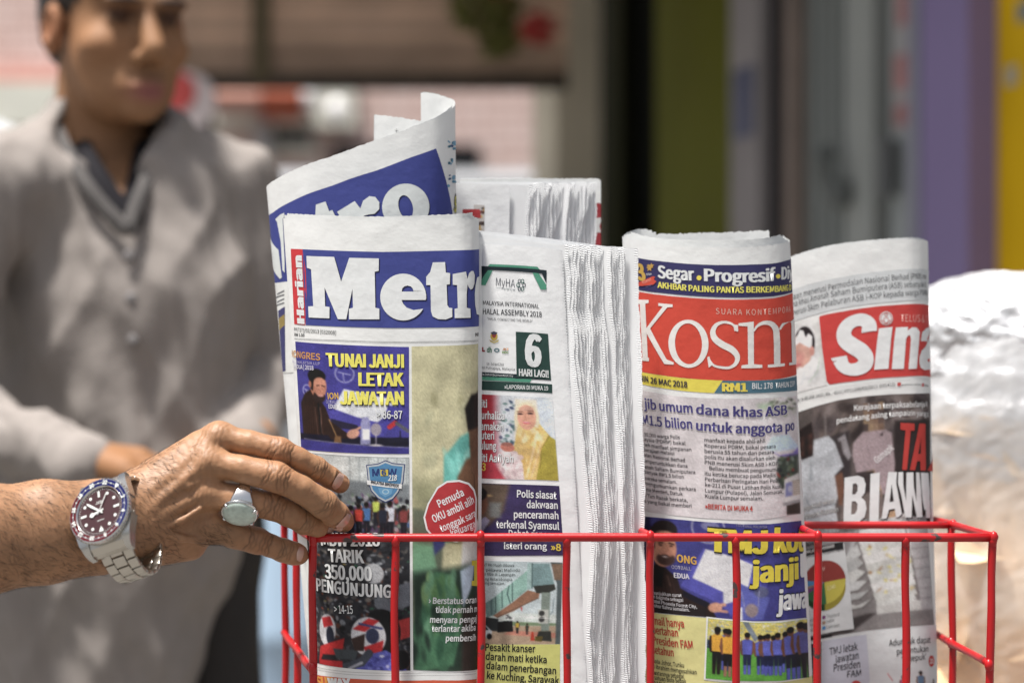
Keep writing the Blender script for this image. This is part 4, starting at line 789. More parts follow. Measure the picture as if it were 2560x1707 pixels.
p.poly([(188, 1300), (198, 1300), (198, 1322), (210, 1322), (210, 1334), (188, 1334)], (150, 50, 60), 1); p.text('dh', (224, 1336), (258, 1340), 36, (60, 120, 90), 1, .03); p.ell((296, 1322), 20, 15, (70, 110, 120), 1, hole=(12, 7)); p.text('HDC', (336, 1345), (382, 1346), 16, (110, 150, 60), 1, .03); p.text('JKT', (336, 1322), (382, 1324), 16, (190, 120, 50), 1, .03)
p.text('1st - 3rd April 2018', (222, 1430), (346, 1436), 20, (60, 62, 70), 1); p.text('Le Meridien Hotel Putrajaya, Malaysia', (150, 1452), (428, 1470), 18, (60, 62, 70), 1)
p.poly([(160, 1476), (440, 1496), (440, 1517), (690, 1536), (690, 1541), (300, 1526), (160, 1512)], (26, 42, 50), 1); p.poly([(434, 1188), (668, 1204), (680, 1400), (690, 1537), (440, 1518)], DGR, 1.4)
p.text('www.halalcbconvention.my', (176, 1502), (414, 1516), 16, WHT, 2); p.text('6', (506, 1428), (610, 1440), 222, WHT, 2.4, .05); p.text('HARI LAGI!', (458, 1507), (672, 1520), 50, WHT, 2.4, .03)
p.T = b1; p.poly([(150, 2), (745, 30), (722, 62), (150, 42)], GRN, 1); p.poly([(150, 48), (942, 80), (943, 168), (150, 138)], DGR, 1); p.text('»LAPORAN DI MUKA 19', (475, 124), (904, 140), 40, WHT, 2, .015); p.build('advertisement', n4)
# picture: woman in a pale headscarf holding a baby
c = Canvas(150, 170, 1010, 1025, 7.5, (196, 200, 206), 4)
c.blobs(500, 190, 660, 660, 34, 16, [(70, 96, 104), (100, 130, 126), (56, 66, 96), (150, 170, 168)], .9); c.poly([(860, 170), (1010, 170), (1010, 600), (880, 520)], (196, 204, 214), 30); c.poly([(665, 200), (860, 200), (880, 560), (650, 600)], (216, 206, 188), 20)
c.poly([(560, 1030), (650, 640), (690, 420), (760, 540), (860, 420), (960, 560), (1010, 760), (1010, 1030)], (216, 186, 118), 10); c.poly([(880, 700), (950, 560), (1010, 600), (1010, 1030), (820, 1030)], (166, 152, 60), 8); c.line([(960, 560), (880, 700), (860, 900)], 8, (120, 100, 50), .6)
c.ell(765, 400, 112, 175, (222, 206, 176), 12); c.poly([(690, 430), (670, 560), (700, 640), (860, 620), (840, 480)], (220, 196, 140), 10); c.blobs(680, 520, 860, 900, 40, 24, [(226, 196, 128), (200, 164, 92), (232, 214, 170), (206, 174, 112)], 2.6, 16); c.line([(860, 520), (740, 1000)], 20, (236, 212, 180), .5); c.line([(900, 560), (780, 1000)], 18, (226, 196, 160), .5)
c.ell(765, 385, 84, 128, (214, 160, 136), 8); c.ell(765, 296, 66, 26, (206, 160, 140), 10); c.ell(705, 352, 24, 9, (60, 44, 44)); c.ell(800, 342, 26, 9, (60, 44, 44)); c.line([(680, 330), (728, 326)], 7, (90, 64, 56)); c.line([(778, 316), (828, 318)], 7, (90, 64, 56)); c.ell(760, 440, 34, 11, (196, 80, 90)); c.ell(760, 436, 24, 4, (236, 220, 216)); c.line([(755, 350), (745, 405), (762, 412)], 5, (186, 128, 108)); c.ell(705, 410, 20, 16, (226, 160, 142), 14)
c.poly([(480, 1030), (510, 760), (560, 720), (660, 740), (710, 860), (720, 1030)], (222, 204, 204), 10); c.blobs(520, 760, 700, 1010, 30, 22, [(206, 184, 186), (232, 220, 220), (190, 162, 168)], 1.3, 14); c.ell(585, 700, 62, 44, (190, 120, 104), 6, rot=.2); c.ell(580, 668, 50, 20, (150, 100, 90), 6)
c.grad(lambda x, y: np.clip((545 - x) / 90, 0, 1) * np.clip(1 - (x - 430) / 160, 0, 1), (170, 34, 50)); c.poly([(150, 160), (400, 160), (400, 1030), (150, 1030)], (168, 32, 48), 60); c.poly([(460, 860), (560, 1030), (400, 1030), (420, 860)], (180, 60, 76), 30); c.grain(.04)
p = Part(S4, b1); p.image(c.c, [(150, 176), (946, 218), (1007, 1024), (150, 986)], 1)
for t, r_, y in (('Siti', 305, 302), ('Nurhaliza', 475, 415), ('namakan', 466, 522), ('puteri', 376, 612), ('sulung', 396, 712), ('Siti Aafiyah', 562, 830)): p.text(t, (232, y), (r_, y + (r_ - 232) * .04), 70, WHT, 2.2, .02, shadow=(90, 20, 36))
p.text('»3', (236, 915), (290, 925), 70, (226, 200, 60), 2.2, .02); p.build('photograph', n4)
c = Canvas(150, 1030, 1060, 1980, 11, (62, 52, 92), 6)
c.poly([(150, 1030), (620, 1030), (560, 1400), (420, 1600), (150, 1600)], (98, 84, 72), 40); c.ell(430, 1190, 30, 14, (190, 160, 110), 14); c.poly([(430, 1280), (540, 1280), (530, 1480), (430, 1480)], (120, 124, 122), 40); c.ell(320, 1280, 100, 200, (112, 76, 60), 14); c.ell(310, 1170, 108, 100, (28, 22, 26), 14); c.poly([(215, 1150), (250, 1150), (245, 1420), (215, 1480)], (40, 32, 32), 20); c.ell(300, 1395, 36, 12, (90, 54, 46)); c.ell(300, 1430, 44, 34, (52, 36, 32), 14); c.line([(250, 1275), (285, 1272)], 10, (30, 22, 22)); c.line([(325, 1272), (360, 1278)], 10, (30, 22, 22)); c.ell(410, 1300, 16, 40, (120, 84, 66)); c.poly([(150, 1580), (260, 1450), (380, 1520), (420, 1600), (300, 1800), (150, 1900)], (34, 30, 44), 10); c.poly([(270, 1480), (330, 1530), (400, 1470), (440, 1520), (320, 1800)], (150, 150, 176), 8); c.grain(.05)
p = Part(S4, b1); p.image(c.c, [(150, 1030), (1012, 1075), (1056, 1756), (150, 1732)], 1)
for t, l, r_ in (('Polis siasat', (597, 1183), (986, 1202)), ('dakwaan', (693, 1288), (998, 1298)), ('penceramah', (567, 1385), (1005, 1398)), ('terkenal Syamsul', (394, 1482), (1012, 1502)), ('Debat ganas', (515, 1572), (930, 1588))): p.text(t, l, r_, 68, WHT, 2.2, .02)
p.T = b2; p.text('isteri orang', (462, 273), (876, 278), 58, WHT, 2.2, .02); p.text('»8', (915, 288), (1012, 292), 64, (222, 196, 60), 2.2, .02); p.build('photograph', n4)
# picture: boarding bridge at an airport
c = Canvas(220, 385, 1030, 1185, 7.5, (178, 192, 196), 7)
c.grad(lambda x, y: np.clip((y - 385) / 700, 0, 1) * .5, (214, 220, 222)); c.poly([(220, 860), (1030, 900), (1030, 1010), (220, 1010)], (196, 204, 200), 20); c.poly([(580, 965), (1030, 985), (1030, 1010), (580, 1005)], (120, 140, 110), 8); c.poly([(220, 1005), (1030, 1010), (1030, 1190), (220, 1190)], (172, 150, 128), 14); c.poly([(560, 1050), (1030, 1080), (1030, 1130), (500, 1090)], (190, 130, 112), 10)
c.poly([(920, 385), (1030, 385), (1030, 1190), (985, 1190), (985, 600)], (86, 96, 98), 6); c.poly([(930, 400), (1030, 400), (1030, 560), (960, 560)], (120, 100, 84), 8)
c.poly([(710, 400), (910, 400), (960, 600), (760, 630)], (120, 146, 148), 5); c.poly([(710, 400), (755, 400), (760, 640), (712, 660)], (156, 182, 180), 5); c.poly([(340, 790), (480, 670), (712, 470), (712, 660), (580, 770), (400, 910)], (142, 178, 168), 4); c.poly([(310, 800), (400, 740), (420, 900), (340, 930)], (110, 136, 134), 5)
for x0_, y0_, y1_ in ((480, 670, 830), (575, 590, 770), (420, 730, 880), (380, 760, 900), (755, 400, 640)): c.line([(x0_, y0_), (x0_ + 4, y1_)], 9, (70, 90, 90))
c.line([(545, 620), (530, 700), (560, 790)], 9, (60, 80, 80)); c.poly([(400, 910), (580, 780), (720, 660), (830, 690), (820, 730), (600, 860), (440, 930)], (150, 112, 90), 5); c.line([(440, 925), (820, 735)], 10, (110, 84, 70)); c.poly([(770, 620), (960, 600), (975, 650), (900, 690), (800, 690)], (58, 60, 56), 6)
c.poly([(845, 680), (925, 680), (925, 1060), (850, 1060)], (126, 138, 130), 5); c.poly([(820, 850), (915, 850), (915, 985), (825, 985)], (176, 178, 172)); c.ell(853, 885, 26, 26, (60, 60, 60)); c.ell(853, 945, 26, 26, (60, 60, 60)); c.poly([(830, 1060), (940, 1060), (950, 1160), (800, 1150)], (56, 58, 54), 5); c.poly([(800, 1110), (870, 1110), (860, 1160), (795, 1155)], (96, 84, 40), 5)
c.poly([(440, 970), (580, 950), (590, 1060), (440, 1070)], (22, 24, 28), 5); c.poly([(300, 920), (450, 940), (440, 1060), (330, 1050)], (44, 48, 50), 10); c.poly([(220, 1000), (330, 1000), (390, 1060), (380, 1120), (220, 1140)], (196, 200, 204), 6); c.poly([(270, 1010), (330, 1010), (360, 1050), (270, 1050)], (40, 46, 52), 5); c.ell(295, 1120, 34, 30, (20, 20, 22)); c.ell(365, 1110, 24, 28, (20, 20, 22)); c.blobs(520, 890, 600, 960, 12, 12, [(220, 222, 222), (90, 90, 92)], .8); c.man(630, 960, 120, (196, 170, 60)); c.man(722, 985, 105, (60, 70, 60)); c.poly([(765, 1065), (780, 1065), (795, 1150), (755, 1150)], (176, 60, 40)); c.line([(640, 915), (985, 940)], 5, (230, 232, 232)); c.poly([(655, 830), (675, 825), (668, 870)], (196, 80, 80)); c.line([(930, 900), (950, 870), (960, 740)], 5, (90, 110, 120)); c.grain(.04)
p = Part(S4, b2); p.image(c.c, [(220, 382), (1026, 405), (1003, 1190), (220, 1184)], 1)
for t, l, r_ in (('BAT Ho Huah dibawa', (250, 438), (560, 446)), ('turun dari pesawat Malindo', (205, 480), (619, 492)), ('terus tiba di Lapangan', (232, 524), (570, 535)), ('Terbang Antarabangsa', (225, 570), (541, 580)), ('Kuching semalam.', (230, 610), (473, 620))): p.text(t, l, r_, 26, (44, 48, 50), 2, .004)
p.build('photograph', n4)
p = Part(S4, b2); p.poly([(220, 1180), (1003, 1192), (1000, 1400), (1004, 1900), (220, 1900)], (206, 206, 116), 1)
for t, l, r_ in (('Pesakit kanser', (282, 1250), (764, 1268)), ('darah mati ketika', (285, 1338), (873, 1372)), ('dalam penerbangan', (290, 1425), (963, 1478)), ('ke Kuching, Sarawak', (296, 1520), (992, 1572))): p.text(t, l, r_, 66, (34, 34, 30), 2, .02)
p.build('headline', n4)
# ---------------------------------------------------------------- rolled copy with the red masthead
n5 = paper_thing('rolled tabloid with a red masthead and a navy strip, right of the torn page edges', 1800, 1.765)
topE = [(1640, 580, 1.8310), (1590, 584, 1.8280), (1563, 589, 1.8180), (1556, 592, 1.8060), (1572, 597, 1.7920), (1624, 608, 1.7800), (1708, 616, 1.7725), (1792, 619, 1.7705), (1870, 618, 1.7730), (1928, 613, 1.7800), (1960, 607, 1.7900), (1974, 602, 1.8020), (1968, 597, 1.8150), (1935, 590, 1.8230)]
botE = [(1680, 1920, 1.8310), (1640, 1924, 1.8280), (1612, 1930, 1.8180), (1602, 1938, 1.8060), (1622, 1950, 1.7920), (1680, 1968, 1.7800), (1768, 1983, 1.7725), (1856, 1988, 1.7705), (1940, 1984, 1.7730), (2000, 1972, 1.7800), (2030, 1962, 1.7900), (2044, 1952, 1.8020), (2038, 1944, 1.8150), (2000, 1936, 1.8230)]
E5 = Sheet(topE, botE, (.12, .86), wave=.0002, seed=12); E5.page('front_page', n5, jag=.00025)
for i in range(1, 6): E5.page('inner_page', n5, lay=-i * 8, col=np.array(PAPER) * (1.0 - .012 * (i % 3)), ext=lambda u, i=i: (.0004 + .0008 * i) * (1 + .3 * np.sin(4 * u + i)), a0=.003 * i, a1=E5.L - .006 * i)
qq = Sheet([(1590, 585, 1.8340), (1600, 586, 1.8340), (1700, 584, 1.8340), (1830, 580, 1.8340), (1921, 577, 1.8340), (1923, 578, 1.8340)], [(1660, 1900, 1.8340), (1670, 1900, 1.8340), (1770, 1900, 1.8340), (1900, 1900, 1.8340), (1985, 1900, 1.8340), (1986, 1900, 1.8340)]); qq.page('back_page', n5, jag=.0006)
NV = (50, 48, 96); KR = (206, 62, 40)
p = Part(E5, k1); p.poly([(40, 268), (195, 302), (400, 332), (600, 352), (900, 366), (1200, 361), (1400, 352), (1600, 338), (1600, 625), (1400, 645), (1200, 654), (900, 652), (600, 634), (400, 614), (205, 587), (40, 560)], NV, 1, right=1970)
p.text('Segar', (378, 478), (694, 502), 108, WHT, 2.2, .04); p.ell((740, 480), 22, 22, (234, 214, 70), 2.2, n=20); p.text('Progresif', (790, 506), (1416, 502), 106, WHT, 2.2, .04); p.ell((1441, 466), 20, 20, (234, 214, 70), 2.2, n=20); p.text('Diy', (1472, 492), (1562, 484), 104, WHT, 2.2, .04)
p.text('AKHBAR PALING PANTAS', (373, 566), (1138, 612), 52, YEL, 2.2, .03); p.text('BERKEMBANG D', (1162, 609), (1556, 590), 52, YEL, 2.2, .03)
p.text('3', (206, 500), (266, 498), 138, (196, 160, 66), 2.2, .06)
for cx, cy, r_ in ((300, 395, 30), (318, 372, 26), (290, 372, 18)): p.poly([(cx + (r_ if k % 2 == 0 else r_ * .45) * math.cos(k * math.pi / 5 - 1.57), cy + (r_ if k % 2 == 0 else r_ * .45) * math.sin(k * math.pi / 5 - 1.57)) for k in range(10)], (190, 150, 70), 2.6 + r_ * .01)
p.poly([(160, 530), (215, 516), (330, 466), (352, 470), (338, 492), (362, 512), (335, 540), (225, 552), (160, 552)], (206, 70, 50), 2.8); p.text('Kosmo!', (244, 532), (318, 502), 24, (240, 180, 160), 3.4); p.text('tahun', (275, 458), (320, 452), 20, WHT, 3.4); p.text('2004-2017', (270, 566), (325, 545), 10, (120, 120, 160), 3.0); p.build('slogan_strip', n5)
p = Part(E5, k1); p.poly([(40, 578), (205, 603), (400, 632), (600, 652), (900, 670), (1200, 671), (1400, 662), (1620, 642), (1640, 1365), (1400, 1385), (1200, 1393), (900, 1391), (600, 1370), (400, 1345), (235, 1317), (60, 1285)], KR, 1, right=1976)
p.text('SUARA KONTEMPORA', (890, 800), (1552, 782), 52, (240, 214, 200), 2, -.012, space=1.1)
KW = (226, 224, 220)
p.poly([(120, 690), (292, 676), (292, 703), (262, 710), (285, 1188), (296, 1192), (294, 1222), (120, 1205), (120, 1180), (238, 1188), (214, 712), (120, 712)], KW, 2); p.poly([(378, 704), (505, 716), (504, 740), (458, 742), (262, 985), (245, 965), (418, 735), (378, 728)], KW, 2.25); p.poly([(262, 950), (300, 918), (452, 1205), (516, 1232), (514, 1252), (432, 1246)], KW, 2.5)
p.ell((646, 1066), 178, 214, KW, 2, hole=(120, 182), rot=-.06, n=48)
p.stroke([(1062, 952), (1050, 905), (1000, 878), (945, 876), (890, 902), (862, 960), (880, 1020), (950, 1075), (1035, 1120), (1080, 1180), (1068, 1240), (1010, 1278), (935, 1276), (870, 1258), (836, 1215), (826, 1180)], [14, 18, 22, 24, 34, 48, 56, 60, 58, 48, 34, 24, 22, 20, 16, 12], KW, 2, 60); p.poly([(1085, 900), (1088, 958), (1068, 955), (1048, 895)], KW, 2.3); p.poly([(812, 1186), (832, 1184), (858, 1255), (826, 1278)], KW, 2.3)
p.poly([(1090, 884), (1226, 868), (1228, 1248), (1302, 1254), (1302, 1280), (1116, 1284), (1118, 1258), (1176, 1250), (1172, 912), (1090, 906)], KW, 2)
p.stroke([(1224, 955), (1262, 905), (1320, 880), (1380, 888), (1418, 930), (1430, 1010), (1434, 1250)], [16, 22, 34, 44, 54, 56, 56], KW, 2.3, 50); p.poly([(1352, 1252), (1500, 1240), (1500, 1264), (1350, 1278)], KW, 2.6); p.stroke([(1455, 940), (1488, 890), (1532, 858), (1562, 850), (1578, 880), (1582, 1000), (1588, 1230)], [16, 22, 34, 40, 46, 48, 48], KW, 2.9, 50); p.poly([(1538, 1236), (1598, 1226), (1600, 1250), (1536, 1258)], KW, 3.2); p.build('masthead', n5)
p = Part(E5, k1); p.poly([(60, 1288), (235, 1320), (400, 1347), (600, 1372), (950, 1392), (872, 1505), (600, 1486), (400, 1458), (240, 1428), (60, 1396)], (222, 206, 66), 1); p.poly([(952, 1393), (1200, 1396), (1400, 1387), (1620, 1366), (1630, 1480), (1400, 1498), (1200, 1507), (875, 1506)], (70, 110, 128), 1, right=1978)
p.text('NIN', (222, 1398), (290, 1409), 52, (50, 44, 66), 2, .03); p.text('26 MAC 2018', (310, 1416), (636, 1456), 52, (50, 44, 66), 2, .03); p.text('RM1', (950, 1488), (1166, 1489), 72, (226, 206, 66), 2.3, .05); p.text('BIL: 178', (1212, 1466), (1395, 1462), 50, WHT, 2, .012); p.text('TAHUN 13 P', (1418, 1460), (1590, 1442), 46, WHT, 2, .012); p.build('date_strip', n5)
# article on a pale printed ground with a faded picture of tents and a bus
c = Canvas(150, 60, 1960, 1345, 12, (202, 196, 198), 2); c.noise(.03, 160, 5)
c.blobs(1650, 80, 1960, 260, 60, 18, [(110, 120, 96), (150, 160, 140), (80, 84, 72), (200, 200, 190)], 1.0, 14); c.poly([(1540, 130), (1700, 110), (1690, 170), (1560, 190)], (166, 184, 160), 60); c.poly([(1600, 610), (1680, 480), (1860, 470), (1960, 600), (1960, 640), (1700, 640)], (186, 204, 226), 24); c.poly([(1680, 640), (1760, 690), (1900, 680), (1960, 620), (1960, 730), (1760, 700)], (120, 104, 176), 16)
c.poly([(1740, 720), (1960, 700), (1960, 1000), (1780, 1060), (1720, 960)], (66, 74, 66), 40); c.blobs(1740, 720, 1900, 960, 24, 18, [(40, 46, 48), (120, 130, 120), (150, 60, 56), (90, 100, 80)], 1.4); c.poly([(1800, 960), (1960, 900), (1960, 1210), (1790, 1210)], (206, 204, 202), 14); c.poly([(1812, 1000), (1880, 990), (1880, 1140), (1805, 1150)], (130, 132, 176), 10); c.ell(1858, 1068, 24, 36, (170, 172, 190), 8); [c.line([(1890, 990 + 24 * k), (1960, 985 + 24 * k)], 10, (130, 110, 90)) for k in range(7)]; c.poly([(1780, 1205), (1960, 1195), (1960, 1230), (1780, 1245)], (150, 148, 150), 8); c.poly([(1815, 1245), (1960, 1225), (1960, 1350), (1812, 1345)], (66, 56, 52), 10); c.grain(.025)
p = Part(E5, k2); cp = [(150, -8), (300, 30), (600, 80), (900, 105), (1300, 112), (1600, 105), (1920, 82)]
ab = E5.inv(p.px([(150, 10), (1900, 85)])); hh, ww = c.c.shape[:2]
fx = np.linspace(0, 1, ww); topc = E5.inv(p.px([(150 + 1760 * f, np.interp(150 + 1760 * f, [q[0] for q in cp], [q[1] for q in cp])) for f in fx])); botc = E5.inv(p.px([(160 + 1795 * f, np.interp(160 + 1795 * f, [150, 310, 600, 900, 1200, 1500, 1960], [1268, 1305, 1345, 1372, 1390, 1396, 1330])) for f in fx]))
g = np.linspace(0, 1, hh)[:, None, None]; ab = (topc[None] * (1 - g) + botc[None] * g).reshape(-1, 2); ab[:, 0] = np.clip(ab[:, 0], 0, E5.L * .999); V = E5.map(ab, 1); i, j = np.meshgrid(np.arange(hh - 1), np.arange(ww - 1), indexing='ij'); k = (i * ww + j).ravel(); F = np.stack([k, k + ww, k + ww + 1, k + 1], 1); p.V.append(V); p.F += [tuple(r) for r in F]; p.C.append(ink(c.c.reshape(-1, 3))); p.n += len(V); p.build('photograph', n5)
p = Part(E5, k2); NB = (66, 60, 124)
p.text('jib umum', (300, 208), (812, 262), 100, NB, 2.4, .028, out=(216, 212, 214), outw=.05); p.text('dana khas ASB', (850, 270), (1808, 276), 100, NB, 2.4, .028, out=(216, 212, 214), outw=.05); p.text('M1.5 bilion', (282, 374), (808, 430), 100, NB, 2.4, .028, out=(216, 212, 214), outw=.05); p.text('untuk anggota po', (850, 440), (1886, 440), 100, NB, 2.4, .028, out=(216, 212, 214), outw=.05); p.build('headline', n5)
p = Part(E5, k2); TX = (52, 50, 54)
LC = [('30,000 warga Polis', 300, 506, 678, 538), ('aysia (PDRM) bakal', 300, 556, 738, 602), ('leh manfaat simpanan', 305, 614, 800, 668), ('kerajaan melalui', 302, 668, 620, 708), ('alan Nasional Berhad', 300, 722, 732, 782), ('emperuntukkan dana', 300, 784, 758, 842), ('anah Saham Bumiputera', 302, 846, 840, 908), ('banyak RM1.5 bilion', 302, 900, 720, 958), ('mereka semalam.', 300, 966, 648, 1012), ('mengumumkan perkara', 306, 1022, 846, 1088), ('ana Menteri, Datuk', 304, 1084, 708, 1136), ('b Tun Razak berkata,', 304, 1150, 760, 1204), ('s yang bakal memberi', 306, 1208, 803, 1264)]
for t, x0_, y0_, x1_, y1_ in LC: p.text(t, (x0_, y0_), (x1_, y1_), 37, TX, 1.8, .012)
RC = [('manfaat kepada ahli-ahli', 937, 566, 1580, 576), ('Koperasi PDRM, bakal pesara', 937, 624, 1690, 632), ('berusia 55 tahun dan pesara', 938, 683, 1672, 694), ('polis itu akan disalurkan oleh', 939, 743, 1685, 754), ('PNB menerusi Skim ASB i-KOP.', 939, 802, 1728, 815), ('Beliau membuat pengumuman', 988, 864, 1748, 872), ('itu ketika berucap pada Majlis', 940, 920, 1690, 938), ('Perbarisan Peringatan Hari Polis', 942, 980, 1735, 994), ('ke-211 di Pusat Latihan Polis Kuala', 944, 1038, 1770, 1056), ('Lumpur (Pulapol), Jalan Semarak,', 944, 1100, 1770, 1112), ('Kuala Lumpur semalam.', 944, 1160, 1556, 1184)]
for t, x0_, y0_, x1_, y1_ in RC: p.text(t, (x0_, y0_), (x1_, y1_), 39, TX, 1.8, .012)
p.text('»BERITA DI MUKA 4', (945, 1272), (1446, 1300), 52, (196, 60, 44), 1.8, .025); p.build('article', n5)
# lower picture: the same press table, letter held up
c = Canvas(200, 0, 1820, 1000, 10, (66, 66, 132), 8)
c.ell(900, 60, 170, 170, (140, 140, 170)); c.ell(900, 60, 150, 150, (66, 66, 132)); c.ell(920, 40, 90, 50, (120, 120, 160)); c.poly([(270, 0), (330, 0), (330, 460), (270, 460)], (40, 36, 70), 30)
c.poly([(620, 690), (850, 280), (1100, 340), (1500, 420), (1450, 700), (1100, 960), (1020, 860)], (84, 84, 168)); c.poly([(735, 600), (870, 285), (1180, 350), (1330, 420), (1250, 760), (1030, 850), (1030, 720)], (208, 208, 212)); c.poly([(1180, 600), (1480, 760), (1400, 990), (1120, 990)], (90, 96, 168), 14); c.ell(1400, 700, 70, 60, (92, 96, 130), 20); c.line([(1210, 700), (1240, 900), (1300, 960), (1360, 900), (1380, 690)], 8, (150, 150, 180)); c.ell(1300, 890, 62, 70, (140, 126, 130), 14); c.poly([(1160, 860), (1210, 860), (1210, 990), (1160, 990)], (214, 214, 218), 8)
c.poly([(220, 560), (380, 490), (480, 520), (590, 620), (620, 720), (900, 870), (960, 1000), (220, 1000)], (46, 32, 30), 10); [c.line([(380 + 30 * k, 600), (400 + 40 * k, 900)], 14, (76, 52, 44), .5) for k in range(6)]; c.line([(490, 600), (520, 700)], 20, (110, 84, 72), .6); c.poly([(370, 460), (460, 500), (440, 720), (380, 720)], (24, 20, 22), 14)
c.ell(455, 320, 130, 190, (184, 132, 108), 12); c.ell(470, 120, 125, 100, (40, 32, 32), 14); c.poly([(330, 100), (380, 90), (372, 330), (340, 280)], (44, 36, 34), 12); c.ell(470, 190, 100, 60, (196, 146, 122), 20); c.ell(478, 425, 92, 70, (74, 54, 50), 16); c.ell(478, 372, 70, 34, (178, 126, 106), 12); c.ell(470, 395, 46, 14, (60, 40, 40)); c.ell(472, 402, 26, 7, (226, 214, 210)); c.line([(410, 262), (450, 256)], 14, (46, 34, 32)); c.line([(512, 256), (556, 266)], 14, (46, 34, 32)); c.ell(430, 284, 16, 7, (36, 26, 26)); c.ell(532, 286, 16, 7, (36, 26, 26)); c.line([(490, 280), (505, 330), (480, 340)], 9, (160, 110, 90))
c.poly([(640, 740), (900, 850), (860, 900), (640, 800)], (26, 24, 40), 8); c.ell(950, 890, 70, 50, (200, 148, 124), 8, rot=-.4); c.line([(960, 870), (1040, 850)], 34, (206, 156, 132)); c.line([(970, 920), (1060, 920)], 26, (196, 144, 122)); c.poly([(200, 880), (860, 905), (870, 1000), (200, 1000)], (40, 32, 34), 20); c.grain(.04)
def curved_image(part, sheet, cv, topc, botc, x_t, x_b, lay=1):
    hh, ww = cv.shape[:2]; fx = np.linspace(0, 1, ww); T = sheet.inv(part.px([(x_t[0] + (x_t[1] - x_t[0]) * f, np.interp(x_t[0] + (x_t[1] - x_t[0]) * f, *zip(*topc))) for f in fx])); Bq = sheet.inv(part.px([(x_b[0] + (x_b[1] - x_b[0]) * f, np.interp(x_b[0] + (x_b[1] - x_b[0]) * f, *zip(*botc))) for f in fx]))
    g = np.linspace(0, 1, hh)[:, None, None]; ab = (T[None] * (1 - g) + Bq[None] * g).reshape(-1, 2); ab[:, 0] = np.clip(ab[:, 0], 0, sheet.L * .999); V = sheet.map(ab, lay); i, j = np.meshgrid(np.arange(hh - 1), np.arange(ww - 1), indexing='ij'); k = (i * ww + j).ravel(); F = np.stack([k, k + ww, k + ww + 1, k + 1], 1)
    part.V.append(V); part.F += [tuple(r) for r in F + part.n]; part.C.append(ink(cv.reshape(-1, 3))); part.n += len(V)
p = Part(E5, k3); curved_image(p, E5, c.c, [(200, -10), (280, 2), (500, 22), (830, 52), (1180, 74), (1450, 72), (1740, 40)], [(200, 885), (355, 903), (600, 926), (860, 945), (1200, 985), (1500, 982), (1790, 950)], (200, 1738), (200, 1788))
p.text('ONG', (574, 425), (755, 452), 70, (206, 160, 60), 2, .03); p.text('OOTBALL', (524, 490), (706, 508), 34, (176, 172, 186), 2); p.text('EDUA', (548, 574), (690, 588), 46, (206, 204, 214), 2, .03)
p.text('FOOTBALL MALAYSIA', (1130, 95), (1420, 112), 26, (140, 138, 160), 2)
for t, l, r_ in (('nunjukkan surat', (350, 730), (619, 756)), ('n baginda sebagai', (355, 766), (633, 800)), ('otel Phoenix Forest City,', (356, 808), (762, 862)), ('ohor Bahru semalam.', (360, 850), (692, 892))): p.text(t, l, r_, 30, (206, 204, 208), 2, .012)
p.build('photograph', n5)
p = Part(E5, k3)
p.text('TMJ', (872, 318), (1412, 342), 205, (226, 208, 50), 3.2, .05, out=(30, 30, 40), outw=.035); p.text('kot', (1487, 335), (1752, 318), 205, (226, 208, 50), 3.2, .05, out=(30, 30, 40), outw=.035); p.text('janji', (1262, 612), (1706, 582), 190, (226, 208, 50), 3.2, .045, out=(30, 30, 40), outw=.035); p.text('l', (1734, 566), (1762, 560), 190, WHT, 3.2, .045); p.text('jawa', (1512, 880), (1778, 852), 180, WHT, 3.2, .045, out=(30, 30, 40), outw=.035); p.build('headline', n5)
p = Part(E5, k3); p.poly([(200, 890), (355, 905), (600, 930), (860, 955), (835, 1540), (1100, 1562), (1500, 1560), (1830, 1520), (1850, 1900), (1400, 1930), (800, 1910), (200, 1850)], (212, 206, 136), 1, right=2022)
for t, l, r_ in (('mail hanya', (356, 1012), (642, 1042)), ('bertahan', (352, 1098), (586, 1128)), ('Presiden FAM', (352, 1192), (724, 1242)), ('setahun', (350, 1284), (545, 1314))): p.text(t, l, r_, 72, (182, 56, 40), 2, .025)
for t, l, r_ in (('kota Johor, Tunku', (352, 1374), (642, 1418)), ('n Ibrahim mengesahkan', (350, 1424), (760, 1482)), ('watannya sebagai', (354, 1486), (640, 1520)), ('rsatuan Bola Sepak', (354, 1530), (662, 1568)), ('AM) berkuat', (354, 1582), (640, 1620))): p.text(t, l, r_, 40, (44, 42, 36), 2, .014)
p.build('article', n5)
c = Canvas(850, 960, 1800, 1540, 7, (90, 150, 60), 12); c.poly([(850, 960), (1800, 960), (1800, 1180), (850, 1180)], (196, 188, 110)); c.blobs(850, 960, 1800, 1160, 420, 11, [(220, 196, 70), (196, 196, 190), (170, 160, 120), (226, 206, 110), (150, 160, 170)], .7); c.poly([(1180, 960), (1240, 960), (1340, 1120), (1300, 1150)], (120, 130, 140)); c.poly([(850, 1165), (1800, 1150), (1800, 1240), (850, 1245)], (50, 64, 90)); c.blobs(850, 1170, 1800, 1235, 40, 16, [(80, 96, 130), (176, 180, 180), (40, 50, 70)], .6); c.noise(.05, 40, 8)
for x, y, h, s_, kx in ((1022, 1045, 400, (90, 92, 170), (30, 32, 50)), (1230, 1065, 410, (84, 90, 170), (34, 40, 70)), (1355, 1085, 390, (84, 90, 170), (34, 40, 70)), (1400, 1085, 380, (70, 76, 150), (34, 40, 70)), (1480, 1090, 390, (80, 84, 160), (34, 40, 70)), (1590, 1060, 400, (84, 90, 170), (30, 34, 60)), (1425, 1075, 410, (90, 96, 178), (30, 36, 66)), (1520, 1065, 420, (90, 96, 178), (34, 40, 70))): c.man(x, y, h, s_, (110, 74, 56), kx, sock=(84, 90, 170))
